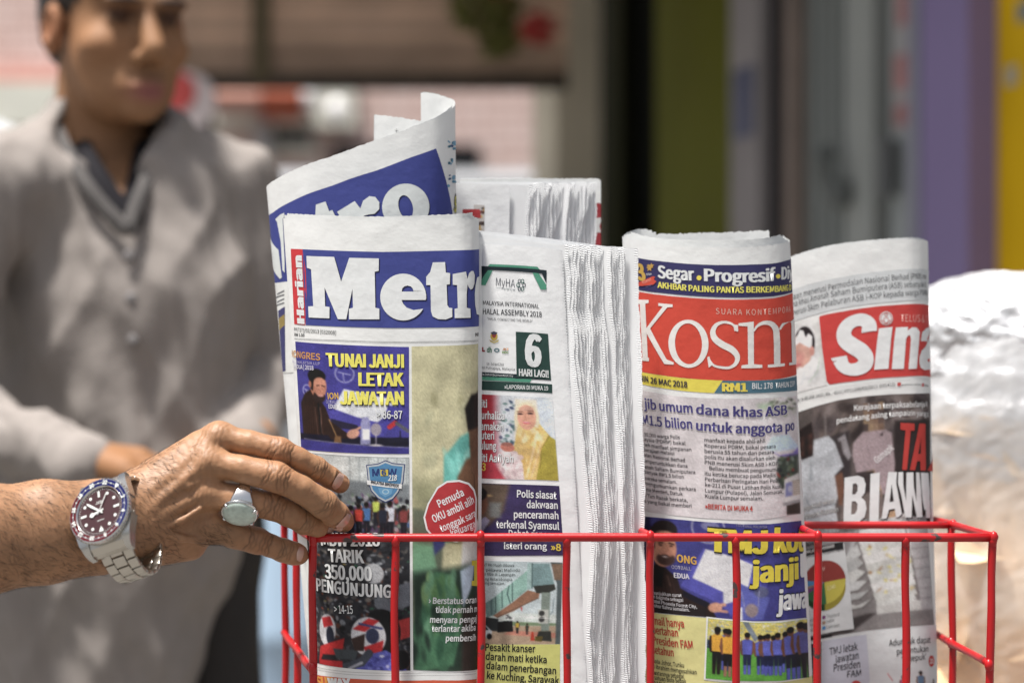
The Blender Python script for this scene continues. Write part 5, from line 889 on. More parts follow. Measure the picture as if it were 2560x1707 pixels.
c.man(945, 1035, 455, (214, 160, 50), (50, 36, 32), (28, 26, 28), sock=(40, 32, 30)); c.man(1050, 1045, 460, (214, 160, 50), (120, 80, 64), (28, 26, 30), sock=(150, 110, 90)); c.man(1640, 1020, 520, (84, 88, 160), (100, 66, 52), (34, 34, 50), sock=(84, 90, 170)); c.man(1735, 985, 560, (84, 86, 150), (100, 66, 52), (34, 34, 46), sock=(84, 90, 160)); c.man(1790, 1000, 560, (90, 90, 150), (100, 70, 56), (40, 36, 46)); c.grain(.05)
p = Part(E5, k3); fr_t = [(850, 940), (1080, 965), (1300, 985), (1550, 982), (1800, 948)]; fr_b = [(826, 1532), (1080, 1556), (1300, 1562), (1550, 1558), (1822, 1524)]
p.poly(fr_t + fr_b[::-1], (222, 222, 220), 2, right=2019); curved_image(p, E5, c.c, [(a, b + 14) for a, b in fr_t], [(a, b - 14) for a, b in fr_b], (866, 1790), (842, 1812), 2.8); p.build('photograph', n5)

# ---------------------------------------------------------------- rear copy with the rounded red title
n6 = paper_thing('tabloid with a rounded red title block leaning behind the middle rail, rightmost', 2160, 1.87)
topF = [(1880, 700, 1.896), (1925, 668, 1.886), (1977, 645, 1.877), (2074, 618, 1.868), (2154, 607, 1.8645), (2235, 600, 1.8635), (2285, 598, 1.866), (2310, 600, 1.873), (2319, 604, 1.882), (2314, 607, 1.892), (2260, 606, 1.900)]
botF = [(1905, 2010, 1.896), (1950, 1985, 1.886), (2012, 1960, 1.877), (2112, 1935, 1.868), (2188, 1922, 1.8645), (2262, 1914, 1.8635), (2312, 1911, 1.866), (2336, 1910, 1.873), (2347, 1911, 1.882), (2342, 1912, 1.892), (2290, 1912, 1.900)]
F6 = Sheet(topF, botF, (.02, .86), wave=.00035, seed=21); F6.page('front_page', n6, jag=.00035)
for i in range(1, 4): F6.page('inner_page', n6, lay=-i * 8, col=np.array(PAPER) * .98, ext=lambda u, i=i: .0005 * i + 0 * u, a1=F6.L - .008 * i)
p = Part(F6, s1); p.poly([(100, 560), (300, 490), (600, 425), (900, 375), (1150, 352), (1425, 350), (1425, 640), (1100, 650), (800, 680), (400, 760), (100, 860)], (202, 206, 208), 1, right=2316)
G1 = (76, 78, 82)
p.text('Kerajaan menerusi', (60, 668), (468, 548), 54, G1, 2); p.text('Permodalan', (490, 545), (808, 484), 54, G1, 2); p.text('Nasional', (832, 480), (1058, 456), 54, G1, 2); p.text('Berhad (PNB) me', (1080, 452), (1400, 444), 52, G1, 2)
p.text('dana khas Amanah', (108, 716), (492, 612), 54, G1, 2); p.text('Saham Bumiputera', (512, 608), (1036, 532), 54, G1, 2); p.text('(ASB) sebanyak R', (1055, 528), (1398, 520), 52, G1, 2)
p.text('menerusi Skim', (100, 798), (400, 712), 54, G1, 2); p.text('Pelaburan ASB', (424, 706), (818, 636), 54, G1, 2); p.text('i-KOP kepada', (842, 632), (1188, 598), 54, G1, 2); p.text('warga PDRM', (1206, 596), (1410, 596), 52, G1, 2); p.build('teaser', n6)
SR = (200, 54, 50); SW = (222, 224, 225)
p = Part(F6, s1); p.poly([(402, 800), (412, 784), (440, 776), (620, 742), (800, 712), (960, 692), (1100, 682), (1425, 690), (1432, 1345), (1200, 1348), (900, 1368), (700, 1395), (505, 1422), (486, 1410), (472, 1385), (430, 1080)], SR, 1, right=2317)
S_ = [(870, 930), (868, 850), (820, 800), (745, 800), (680, 840), (640, 920), (650, 1000), (720, 1070), (800, 1120), (838, 1180), (820, 1250), (760, 1300), (680, 1300), (610, 1260), (595, 1190)]
p.stroke([(872, 925), (865, 860), (815, 822), (740, 826), (670, 868), (634, 940), (650, 1010), (720, 1065), (795, 1112), (836, 1170), (830, 1230), (775, 1272), (690, 1282), (630, 1252), (598, 1190)], [140, 138, 122, 110, 118, 136, 150, 152, 152, 148, 140, 122, 110, 120, 140], SW, 2.4, 60)
p.poly([(800, 905), (942, 892), (934, 918), (798, 942)], SW, 2.0); p.poly([(512, 1178), (662, 1152), (664, 1195), (530, 1205)], SW, 2.1)
p.poly([(960, 900), (1086, 885), (1072, 1000), (1048, 1275), (915, 1284), (945, 1010)], SW, 2.4)
p.poly([(1118, 890), (1232, 886), (1226, 920), (1270, 888), (1312, 892), (1340, 930), (1334, 1010), (1312, 1275), (1236, 1278), (1258, 1000), (1252, 965), (1230, 965), (1212, 1000), (1192, 1276), (1080, 1278), (1102, 1010)], SW, 2.4)
p.poly([(1440, 1052), (1395, 1068), (1358, 1105), (1338, 1165), (1336, 1225), (1350, 1268), (1385, 1288), (1440, 1278), (1440, 1195), (1420, 1215), (1408, 1190), (1416, 1140), (1440, 1118)], SW, 2.4); p.poly([(1350, 1018), (1362, 935), (1400, 898), (1440, 888), (1440, 965), (1414, 978), (1408, 1020)], SW, 2.7)
p.ell((1027, 805), 62, 64, SW, 2.4, n=36); p.ell((1027, 806), 55, 57, (196, 84, 76), 2.7, hole=(49, 51), n=36); p.ell((1026, 772), 15, 17, (196, 84, 76), 2.9, hole=(9, 11), n=20); p.poly([(975, 822), (1000, 826), (1010, 798), (1044, 798), (1054, 824), (1080, 818), (1055, 832), (1028, 862), (1002, 834)], (196, 84, 76), 2.9); p.poly([(1006, 826), (1014, 804), (1040, 804), (1048, 826), (1027, 850)], SW, 3.2)
p.text('TELUS & T', (1162, 838), (1408, 852), 68, (236, 190, 180), 2.4, -.01); p.build('masthead', n6)
c = Canvas(100, 780, 460, 1490, 7, (206, 206, 204), 3); c.poly([(100, 800), (390, 780), (460, 1490), (100, 1490)], (214, 214, 214), 20); c.ell(290, 1010, 110, 170, (46, 38, 42), 10); c.ell(235, 1090, 125, 175, (204, 160, 146), 14); c.poly([(165, 970), (230, 900), (250, 860), (290, 880), (310, 960), (340, 920), (380, 960), (360, 1090), (300, 1040), (240, 990), (165, 1020)], (226, 226, 228), 8); c.ell(362, 1110, 24, 50, (206, 150, 138), 6); c.ell(215, 1150, 60, 70, (196, 140, 132), 40); c.ell(205, 1215, 40, 14, (180, 100, 104), 10); c.poly([(160, 1290), (260, 1250), (380, 1180), (420, 1300), (300, 1430), (200, 1480), (100, 1480)], (230, 230, 232), 14); c.blobs(180, 1240, 400, 1440, 20, 24, [(212, 214, 216), (236, 236, 238)], 1.2, 18); c.line([(300, 1420), (390, 1340), (430, 1200)], 12, (190, 206, 190), .7); c.grain(.02)
p = Part(F6, s1); p.image(c.c, [(100, 880), (392, 790), (476, 1428), (120, 1530)], 1); p.build('photograph', n6)
p = Part(F6, s1); [p.line([(120, y_), (480, y_ - 85), (900, y_ - 145), (1430, y_ - 170)], 1.2, (150, 152, 155)) for y_ in (1545, 1562)]
p.text('2018 | 8 REJAB 1439 | BIL.: 4211', (150, 1598), (612, 1504), 28, (60, 60, 64), 1.6, .01); p.text('| PP11200/02/2013 (031412)', (622, 1502), (1112, 1434), 28, (60, 60, 64), 1.6, .01); p.poly([(1132, 1405), (1166, 1402), (1166, 1434), (1132, 1437)], (196, 70, 66), 1.6); p.text('sinarharian.com.my', (1170, 1434), (1352, 1432), 18, (70, 70, 74), 1.6, .01); p.poly([(1360, 1412), (1378, 1410), (1378, 1440), (1360, 1442)], (196, 60, 60), 1.6); p.text('Sina', (1382, 1440), (1420, 1443), 18, (70, 70, 74), 1.6, .01); p.build('issue_line', n6)
# picture: queue of men, faces blurred out
c = Canvas(100, 50, 1480, 1320, 10, (92, 84, 82), 4); c.poly([(350, 50), (1480, 50), (1480, 400), (350, 400)], (104, 94, 92), 40); c.blobs(380, 70, 1460, 420, 60, 50, [(70, 62, 62), (130, 120, 118), (54, 46, 46), (110, 98, 92), (84, 76, 78)], 1.6, 40); c.line([(470, 170), (480, 420)], 20, (140, 132, 130), .6)
c.poly([(1140, 300), (1480, 300), (1480, 1320), (1100, 1320)], (52, 44, 44), 30); c.poly([(480, 380), (700, 360), (720, 900), (560, 1000)], (62, 56, 58), 30); c.poly([(590, 420), (660, 380), (720, 600), (690, 640), (640, 560)], (150, 146, 150), 14); c.poly([(560, 480), (620, 440), (640, 560), (600, 700)], (70, 62, 64), 20)
c.poly([(190, 560), (360, 370), (500, 365), (560, 440), (645, 690), (560, 760), (600, 950), (560, 1040), (600, 1310), (180, 1310)], (178, 182, 188), 12); c.poly([(330, 560), (360, 760), (310, 760)], (150, 156, 162), 20); c.line([(270, 900), (320, 1010), (560, 1040)], 14, (130, 136, 142), .7); c.poly([(190, 240), (340, 190), (360, 330), (350, 520), (250, 530), (190, 420)], (40, 30, 30), 14); [c.poly([(230 + 40 * a, 300 + 50 * b), (270 + 40 * a, 300 + 50 * b), (270 + 40 * a, 350 + 50 * b), (230 + 40 * a, 350 + 50 * b)], [(62, 44, 40), (48, 34, 32), (76, 52, 46), (36, 28, 28)][(a + 2 * b) % 4]) for a in range(3) for b in range(4)]
c.poly([(560, 770), (630, 740), (660, 900), (640, 1060), (600, 1060)], (112, 80, 64), 10); c.poly([(740, 480), (830, 390), (1050, 380), (1110, 420), (1140, 700), (1130, 860), (1150, 1000), (930, 1000), (930, 760), (770, 770), (730, 600)], (158, 142, 146), 12); c.poly([(840, 130), (1030, 110), (1040, 380), (870, 390)], (134, 112, 96), 10); [c.poly([(840 + 48 * a, 120 + 66 * b), (890 + 48 * a, 120 + 66 * b), (890 + 48 * a, 186 + 66 * b), (840 + 48 * a, 186 + 66 * b)], [(120, 98, 84), (150, 128, 104), (96, 80, 74), (138, 116, 98), (84, 72, 70)][(2 * a + 3 * b) % 5]) for a in range(4) for b in range(4)]; c.poly([(1000, 430), (1030, 400), (1020, 440)], (50, 40, 40), 6); c.line([(880, 560), (920, 700)], 8, (128, 112, 116), .7)
c.poly([(870, 770), (940, 760), (1010, 960), (1020, 1100), (980, 1160), (900, 1000)], (176, 146, 112), 8); c.poly([(760, 770), (940, 770), (900, 1000), (800, 1000)], (66, 58, 58), 14); c.poly([(640, 1000), (1000, 960), (1100, 1320), (600, 1320)], (120, 110, 106), 30); c.poly([(1000, 1260), (1230, 1190), (1260, 1320), (980, 1320)], (206, 204, 200), 10); c.poly([(1050, 1180), (1150, 1150), (1170, 1210), (1080, 1240)], (178, 150, 120), 8); c.poly([(180, 1050), (250, 1000), (280, 1310), (180, 1310)], (70, 56, 54), 14); c.grain(.05)
p = Part(F6, s2); curved_image(p, F6, c.c, [(100, 265), (195, 232), (400, 165), (600, 112), (850, 76), (1100, 58), (1458, 48)], [(110, 1500), (300, 1430), (600, 1370), (900, 1330), (1200, 1310), (1465, 1305)], (100, 1458), (110, 1465))
p.text('Gsmapk', (958, 715), (1125, 570), 62, (214, 210, 212), 2, .02, shear=.2); p.build('photograph', n6)
p = Part(F6, s2)
p.text('Kerajaan terpaksa', (740, 212), (1262, 180), 50, (226, 226, 226), 2.2, .018); p.text('belanja R', (1270, 180), (1432, 178), 48, (226, 226, 226), 2.2, .01); p.text('pendatang asing tanpa', (576, 334), (1236, 258), 48, (226, 226, 226), 2.2, .018); p.text('izin yang d', (1242, 258), (1440, 272), 46, (226, 226, 226), 2.2, .01)
p.poly([(1180, 328), (1312, 336), (1312, 402), (1276, 402), (1240, 774), (1196, 772), (1228, 400), (1180, 392)], (190, 52, 44), 2.6); p.poly([(1356, 336), (1412, 338), (1418, 780), (1368, 780), (1366, 690), (1336, 690), (1316, 776), (1268, 775)], (190, 52, 44), 2.6, holes=[[(1372, 470), (1346, 622), (1370, 622)]]); p.poly([(1436, 345), (1462, 345), (1462, 780), (1430, 780)], (190, 52, 44), 2.6, right=2318)
p.poly([(650, 848), (780, 828), (830, 850), (850, 910), (842, 990), (808, 1035), (846, 1070), (858, 1140), (840, 1220), (790, 1262), (640, 1272)], WHT, 2.8, holes=[[(728, 905), (760, 900), (776, 925), (772, 975), (752, 1005), (722, 1008)], [(718, 1072), (752, 1070), (772, 1095), (770, 1150), (748, 1190), (712, 1196)]]); p.poly([(896, 812), (984, 798), (972, 1262), (884, 1268)], WHT, 2.8)
def Aw(pts, h=()): p.poly(pts, (40, 34, 34), 2.3, off=(9, 6)); p.poly(pts, WHT, 2.8, holes=h)
Aw([(1066, 794), (1146, 794), (1138, 900), (1192, 1190), (1160, 1222), (1136, 1222), (1126, 1140), (1070, 1150), (1048, 1232), (1000, 1240), (1050, 900)], [[(1096, 905), (1076, 1080), (1116, 1072)]]); Aw([(1160, 796), (1204, 794), (1206, 920), (1232, 1070), (1236, 800), (1300, 796), (1304, 930), (1330, 1080), (1326, 798), (1356, 800), (1372, 960), (1385, 1222), (1334, 1224), (1290, 1010), (1284, 1224), (1226, 1226), (1186, 1010), (1156, 900)]); Aw([(1370, 800), (1440, 804), (1452, 960), (1462, 1230), (1420, 1228), (1416, 1150), (1404, 1150), (1390, 1080), (1376, 930)])
p.text('empat kali sehari', (245, 1172), (552, 1082), 44, (190, 190, 190), 2.2, .015, shadow=(60, 56, 56)); p.text('berkhasiat diluluskan', (235, 1254), (588, 1168), 44, (190, 190, 190), 2.2, .015, shadow=(60, 56, 56)); p.build('headline', n6)
# lower picture with the pie chart and stacked foam boxes
c = Canvas(150, 220, 1510, 1200, 10, (128, 124, 124), 5); c.poly([(640, 240), (830, 230), (700, 700), (640, 600)], (170, 172, 174), 10)
for k in range(6): y_ = 590 + 78 * k; x_ = 650 + 20 * k; c.poly([(640, y_ - 60), (800 - k * 4, y_ - 160 + 30 * k), (x_ + 190, y_ - 60), (x_ + 80, y_ + 14), (640, y_ + 20)], [(182, 184, 184), (168, 170, 170), (190, 192, 190)][k % 3], 5); c.line([(640, y_ + 22), (x_ + 80, y_ + 16), (x_ + 190, y_ - 60)], 12, (84, 78, 76), .8)
c.poly([(820, 200), (1320, 200), (1330, 420), (900, 465), (820, 430)], (200, 202, 203), 6); yy = 430
for k in range(7): c.poly([(826 + 22 * k, yy + 20), (1330, yy - 40), (1346 + 5 * k, yy + 56), (860 + 22 * k, yy + 108)], [(192, 194, 192), (204, 205, 204), (186, 187, 184)][k % 3], 5); c.line([(850 + 22 * k, yy + 112), (1000 + 22 * k, yy + 108), (1345 + 5 * k, yy + 58)], 9, (150, 146, 134), .8); yy += 86
c.blobs(900, 460, 1340, 900, 30, 20, [(196, 186, 120), (206, 196, 140), (180, 160, 110), (150, 110, 70)], .6, 12); c.poly([(1300, 200), (1510, 200), (1510, 1060), (1390, 1060), (1340, 500)], (166, 164, 166), 6); [c.line([(1340, 330 + 90 * k), (1500, 320 + 90 * k)], 10, (128, 124, 124), .7) for k in range(8)]; c.line([(1280, 240), (1380, 900), (1390, 1060)], 12, (96, 90, 90), .8); c.poly([(500, 1100), (900, 1050), (960, 1060), (700, 1200), (500, 1200)], (70, 64, 64), 20); c.poly([(960, 1000), (1390, 970), (1400, 1060), (970, 1070)], (186, 186, 184), 8); c.poly([(150, 240), (830, 225), (640, 620), (150, 400)], (140, 138, 140), 20); c.grain(.035)
p = Part(F6, s3); curved_image(p, F6, c.c, [(150, 170), (245, 120), (600, 60), (900, 22), (1200, 0), (1410, -5)], [(160, 1215), (430, 1140), (850, 1070), (1200, 1032), (1485, 1018)], (150, 1412), (160, 1485)); p.build('photograph', n6)
p = Part(F6, s3); p.poly([(150, 400), (640, 250), (690, 640), (732, 1056), (160, 1168)], (206, 209, 211), 1.8); p.poly([(150, 352), (630, 240), (637, 308), (150, 410)], (30, 30, 32), 2.2); p.text('JUMLAH TAHANAN', (250, 362), (545, 290), 30, (206, 206, 206), 2.6, .015); p.text('12,034 pecahan mengikut negara', (250, 402), (636, 318), 24, (70, 70, 72), 2.6, .006); p.text('PENGHUNI', (245, 300), (400, 262), 44, (60, 60, 62), 2.6, .04)
cx, cy, rx, ry = 455, 620, 200, 205
def pie(a0, a1, col, lay, dy=0): p.poly([(cx, cy + dy)] + [(cx + rx * math.cos(t), cy + dy + ry * math.sin(t) - .12 * rx * math.cos(t)) for t in np.linspace(R(a0), R(a1), 26)], col, lay)
for a0, a1, col in ((-8, 88, (150, 138, 40)), (88, 160, (30, 70, 40))): pie(a0, a1, col, 2.2, 60)
for a0, a1, col in ((-168, -4, (140, 52, 46)), (-4, 84, (196, 184, 66)), (84, 150, (52, 106, 66)), (150, 164, (110, 60, 120)), (164, 172, (150, 120, 100)), (172, 192, (70, 130, 180))): pie(a0, a1, col, 2.6)
p.text('2,345', (484, 692), (560, 668), 34, (224, 216, 150), 3.2, .02); p.text('4,000', (395, 520), (460, 505), 32, (200, 150, 140), 3.2, .02); p.text('38', (268, 655), (285, 645), 28, WHT, 3.2)
for col, y_, t, r_ in (((120, 60, 120), 935, 'Thailand', 592), ((160, 130, 110), 985, 'India', 545), ((60, 130, 190), 1035, 'Lain-lain', 596)): p.poly([(436, y_), (466, y_ - 6), (466, y_ + 24), (436, y_ + 32)], col, 2.6); p.text(t, (476, y_ + 20), (r_, y_ - 2), 30, (90, 90, 92), 2.6)
for t, y_ in (('Indonesia', 1008), ('Myanmar', 1050), ('Bangladesh', 1100)): p.text(t, (238, y_), (356, y_ - 26), 28, (80, 80, 82), 2.6)
p.build('pie_chart', n6)
p = Part(F6, s3); p.poly([(160, 1222), (430, 1152), (850, 1082), (1200, 1042), (1490, 1024), (1500, 1900), (1000, 1930), (400, 1990), (160, 2030)], (206, 209, 211), 1.5, right=2340); p.poly([(160, 1180), (520, 1098), (530, 1130), (160, 1212)], (36, 34, 36), 1.9); p.poly([(440, 1170), (850, 1110), (880, 1500), (860, 1900), (420, 1960)], (188, 190, 204), 2.0); p.poly([(160, 1250), (428, 1176), (420, 1960), (160, 2010)], (52, 48, 66), 2.0)
for t, l, r_, h in (('TMJ letak', (505, 1303), (768, 1252), 66), ('jawatan', (556, 1378), (777, 1335), 66), ('Presiden', (542, 1456), (790, 1418), 66), ('FAM', (668, 1512), (798, 1498), 60), ('Adun tak dapat', (1062, 1216), (1447, 1186), 56), ('peruntukan', (1135, 1297), (1427, 1268), 56), ("'kelepuk'", (1182, 1372), (1407, 1340), 56)): p.text(t, l, r_, h, (36, 36, 40), 2.6, .012)
p.ell((1455, 1358), 27, 54, (186, 52, 48), 2.6, n=30); p.text('21', (1438, 1380), (1474, 1376), 40, WHT, 3.2, .02); p.ell((755, 1590), 50, 52, (186, 52, 48), 2.6, n=30)
c = Canvas(860, 1450, 1500, 1750, 9, (204, 206, 208), 3); c.man(1150, 1520, 200, (190, 60, 110)); c.man(1300, 1480, 240, (90, 120, 150)); c.man(1450, 1550, 190, (40, 40, 50)); c.line([(1020, 1490), (1060, 1560)], 6, (190, 60, 60)); p.image(c.c, [(870, 1450), (1500, 1430), (1510, 1750), (880, 1750)], 1.9); p.build('teaser', n6)
# ================================================================== the reaching arm
M_skin = mat('brown_skin', attr=True, rough=0.50, spec=0.32, noise=(210, .10, 5), bump=((1500, .22, .0004), (420, .16, .0006)), sss=(0.12, (1.0, .35, .2), .003))
M_nail = mat('fingernail', attr=True, rough=0.22, spec=0.5, coat=.3)
arm = empty('person', P(-330, 1380, 1.62), 'person reaching in with a bare forearm, gripping the foremost newspaper', 'person')
h = SDF((-.475, 1.565, .995), (-.108, 1.80, 1.165), .00085)
FA = [(-640, 1400, 1.585, .043), (-330, 1372, 1.612, .0395), (-60, 1348, 1.635, .0365), (120, 1328, 1.650, .0330), (245, 1316, 1.664, .0300), (330, 1300, 1.676, .0275)]
for a, b in zip(FA, FA[1:]): h.cone(P(*a[:3]), P(*b[:3]), a[3], b[3], .012, sq=((0, 1, 0), .74))
MC = {'index': (547, 1093, 1.696), 'middle': (522, 1156, 1.686), 'ring': (514, 1232, 1.686), 'little': (522, 1316, 1.692)}
for (wp, wr), (nm, mr) in zip((((335, 1222, 1.681), .0120), ((335, 1262, 1.676), .0140), ((338, 1308, 1.676), .0145), ((350, 1352, 1.682), .0140)), (('index', .0092), ('middle', .0098), ('ring', .0098), ('little', .0098))):
    h.cone(P(*wp), P(*MC[nm]), wr, mr, .011)
h.ell(P(430, 1255, 1.701), (.034, .013, .030), .012); h.cone(P(385, 1376, 1.693), P(478, 1366, 1.697), .0108, .0098, .010); h.cone(P(360, 1230, 1.686), P(500, 1120, 1.700), .0120, .0105, .010)
# thumb, behind the paper
h.cone(P(400, 1215, 1.705), P(560, 1145, 1.738), .0130, .0105, .010); h.cone(P(560, 1145, 1.738), P(680, 1150, 1.764), .0105, .0092, .004); h.cone(P(680, 1150, 1.764), P(755, 1175, 1.770), .0092, .0080, .004)
# tendons and veins on the back of the hand
for wp, nm, e in (((365, 1240, 1.6655), 'index', .0036), ((370, 1275, 1.6625), 'middle', .0038), ((372, 1310, 1.663), 'ring', .0034)):
    m = MC[nm]; h.cone(P(*wp), P(m[0] - 12, m[1] + 2, m[2] - .0085), .0024, .0040, .0045)
for V_ in ([(330, 1330, 1.6605), (400, 1322, 1.6655), (455, 1300, 1.6695), (500, 1270, 1.674)], [(400, 1322, 1.6655), (450, 1345, 1.673), (505, 1350, 1.682)], [(390, 1195, 1.671), (440, 1190, 1.6725), (470, 1215, 1.672), (500, 1200, 1.675)], [(440, 1190, 1.6725), (480, 1150, 1.680)]):
    for a, b in zip(V_, V_[1:]): h.cone(P(*a), P(*b), .0020, .0020, .0028)
for nm, r_ in (('index', .0104), ('middle', .0104), ('ring', .0098), ('little', .0092)): m = MC[nm]; h.ell(P(m[0], m[1], m[2] - .0016), (r_, r_, r_), .006)
FG = {'index': [MC['index'] + (.0094,), (622, 1107, 1.691, .0086), (700, 1126, 1.690, .0092), (745, 1147, 1.694, .0083), (789, 1171, 1.701, .0084), (826, 1193, 1.709, .0080), (850, 1207, 1.7145, .0074)],
      'middle': [MC['middle'] + (.0098,), (605, 1172, 1.681, .0096), (692, 1192, 1.680, .0105), (752, 1222, 1.685, .0094), (810, 1259, 1.695, .0098), (838, 1284, 1.706, .0092), (857, 1302, 1.7135, .0082)],
      'ring': [MC['ring'] + (.0098,), (600, 1247, 1.686, .0101), (680, 1263, 1.690, .0102), (722, 1282, 1.696, .0094), (760, 1304, 1.7035, .0085), (795, 1315, 1.713, .0078), (816, 1318, 1.719, .0068)],
      'little': [MC['little'] + (.0096,), (585, 1334, 1.692, .0095), (643, 1351, 1.696, .0090), (676, 1363, 1.7005, .0078), (706, 1374, 1.705, .0078), (733, 1383, 1.710, .0075), (748, 1386, 1.7125, .0068)]}
fin = np.full_like(h.f, 1.0)
for nm, ch in FG.items():
    g = np.full_like(h.f, 1.0)
    for a, b in zip(ch, ch[1:]): h.cone(P(*a[:3]), P(*b[:3]), a[3], b[3], .0025, field=g)
    fin = h.smin(fin, g, .0010)
h.f = h.smin(h.f, fin, .0052).astype(np.float32); del fin, g
hv, hq, he = h.mesh(); hv, hq, he = weld_islands(hv, hq, he)
for _ in range(3): hv = lap(hv, he, .5)
hn = vnormals(hv, hq)
SK = np.array([.305, .163, .088]); colr = np.tile(SK, (len(hv), 1)); disp = np.zeros(len(hv))
def sstep(a, b, x): t = np.clip((x - a) / (b - a), 0, 1); return t * t * (3 - 2 * t)
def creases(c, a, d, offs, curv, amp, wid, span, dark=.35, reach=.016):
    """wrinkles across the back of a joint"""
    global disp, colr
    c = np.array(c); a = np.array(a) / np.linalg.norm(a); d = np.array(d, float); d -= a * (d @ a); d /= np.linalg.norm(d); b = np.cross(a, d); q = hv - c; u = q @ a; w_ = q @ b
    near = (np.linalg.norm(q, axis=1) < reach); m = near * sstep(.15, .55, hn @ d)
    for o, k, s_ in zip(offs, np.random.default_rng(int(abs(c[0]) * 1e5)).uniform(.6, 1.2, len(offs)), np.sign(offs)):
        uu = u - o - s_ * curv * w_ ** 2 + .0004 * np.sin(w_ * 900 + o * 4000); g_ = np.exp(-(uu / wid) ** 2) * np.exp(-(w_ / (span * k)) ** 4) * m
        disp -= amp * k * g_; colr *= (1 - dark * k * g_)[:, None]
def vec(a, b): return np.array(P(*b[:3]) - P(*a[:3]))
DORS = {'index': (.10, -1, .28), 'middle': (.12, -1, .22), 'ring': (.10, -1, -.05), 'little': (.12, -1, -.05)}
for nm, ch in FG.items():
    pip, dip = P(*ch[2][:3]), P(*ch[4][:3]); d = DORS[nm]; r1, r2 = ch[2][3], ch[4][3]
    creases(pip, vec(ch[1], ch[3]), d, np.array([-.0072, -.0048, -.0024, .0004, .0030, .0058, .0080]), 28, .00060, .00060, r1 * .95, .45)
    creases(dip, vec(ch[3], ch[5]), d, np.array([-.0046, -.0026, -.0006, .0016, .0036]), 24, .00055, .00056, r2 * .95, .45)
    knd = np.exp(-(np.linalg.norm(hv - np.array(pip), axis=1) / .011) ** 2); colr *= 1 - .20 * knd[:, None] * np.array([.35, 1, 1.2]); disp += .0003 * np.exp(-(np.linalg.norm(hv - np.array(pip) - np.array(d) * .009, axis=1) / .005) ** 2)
    m0 = P(*ch[0][:3]); creases(m0, vec(ch[0], ch[1]), d, np.array([-.009, -.006, -.003, 0, .003, .006]), 8, .00022, .0007, .011, .10, .022)
# fine net of skin folds over the back of the hand
pn = hv * 1.0; backm = sstep(-.36, -.27, hv[:, 0]) * sstep(.0, .5, -hn[:, 1]); disp += backm * (.00010 * smooth_noise(pn * [1, 1, 1.6], 800, 4) + .00012 * smooth_noise(pn, 1500, 8)); disp += .0006 * smooth_noise(pn, 160, 2)
colr *= (1 + .09 * smooth_noise(pn, 120, 6) + .05 * backm * smooth_noise(pn, 900, 4))[:, None]
hair_patch = np.exp(-(np.linalg.norm((hv - np.array(P(540, 1345, 1.682))) * [1, .6, 1.4], axis=1) / .012) ** 2); colr *= 1 - .30 * (hair_patch * (.6 + .4 * smooth_noise(hv, 2200, 9)))[:, None]
hp2 = np.exp(-(np.linalg.norm((hv - np.array(P(615, 1160, 1.673))) * [.7, .6, 1.6], axis=1) / .009) ** 2); colr *= 1 - .16 * (hp2 * (.6 + .4 * smooth_noise(hv, 2400, 10)))[:, None]
tipc = sum(np.exp(-(np.linalg.norm(hv - np.array(P(*ch[6][:3])), axis=1) / .011) ** 2) for ch in FG.values()); colr *= 1 + tipc[:, None] * np.array([.06, -.02, -.02])
fore = sstep(-.27, -.33, hv[:, 0]); colr *= (1 + fore * .05 * smooth_noise(hv, 1400, 12))[:, None]
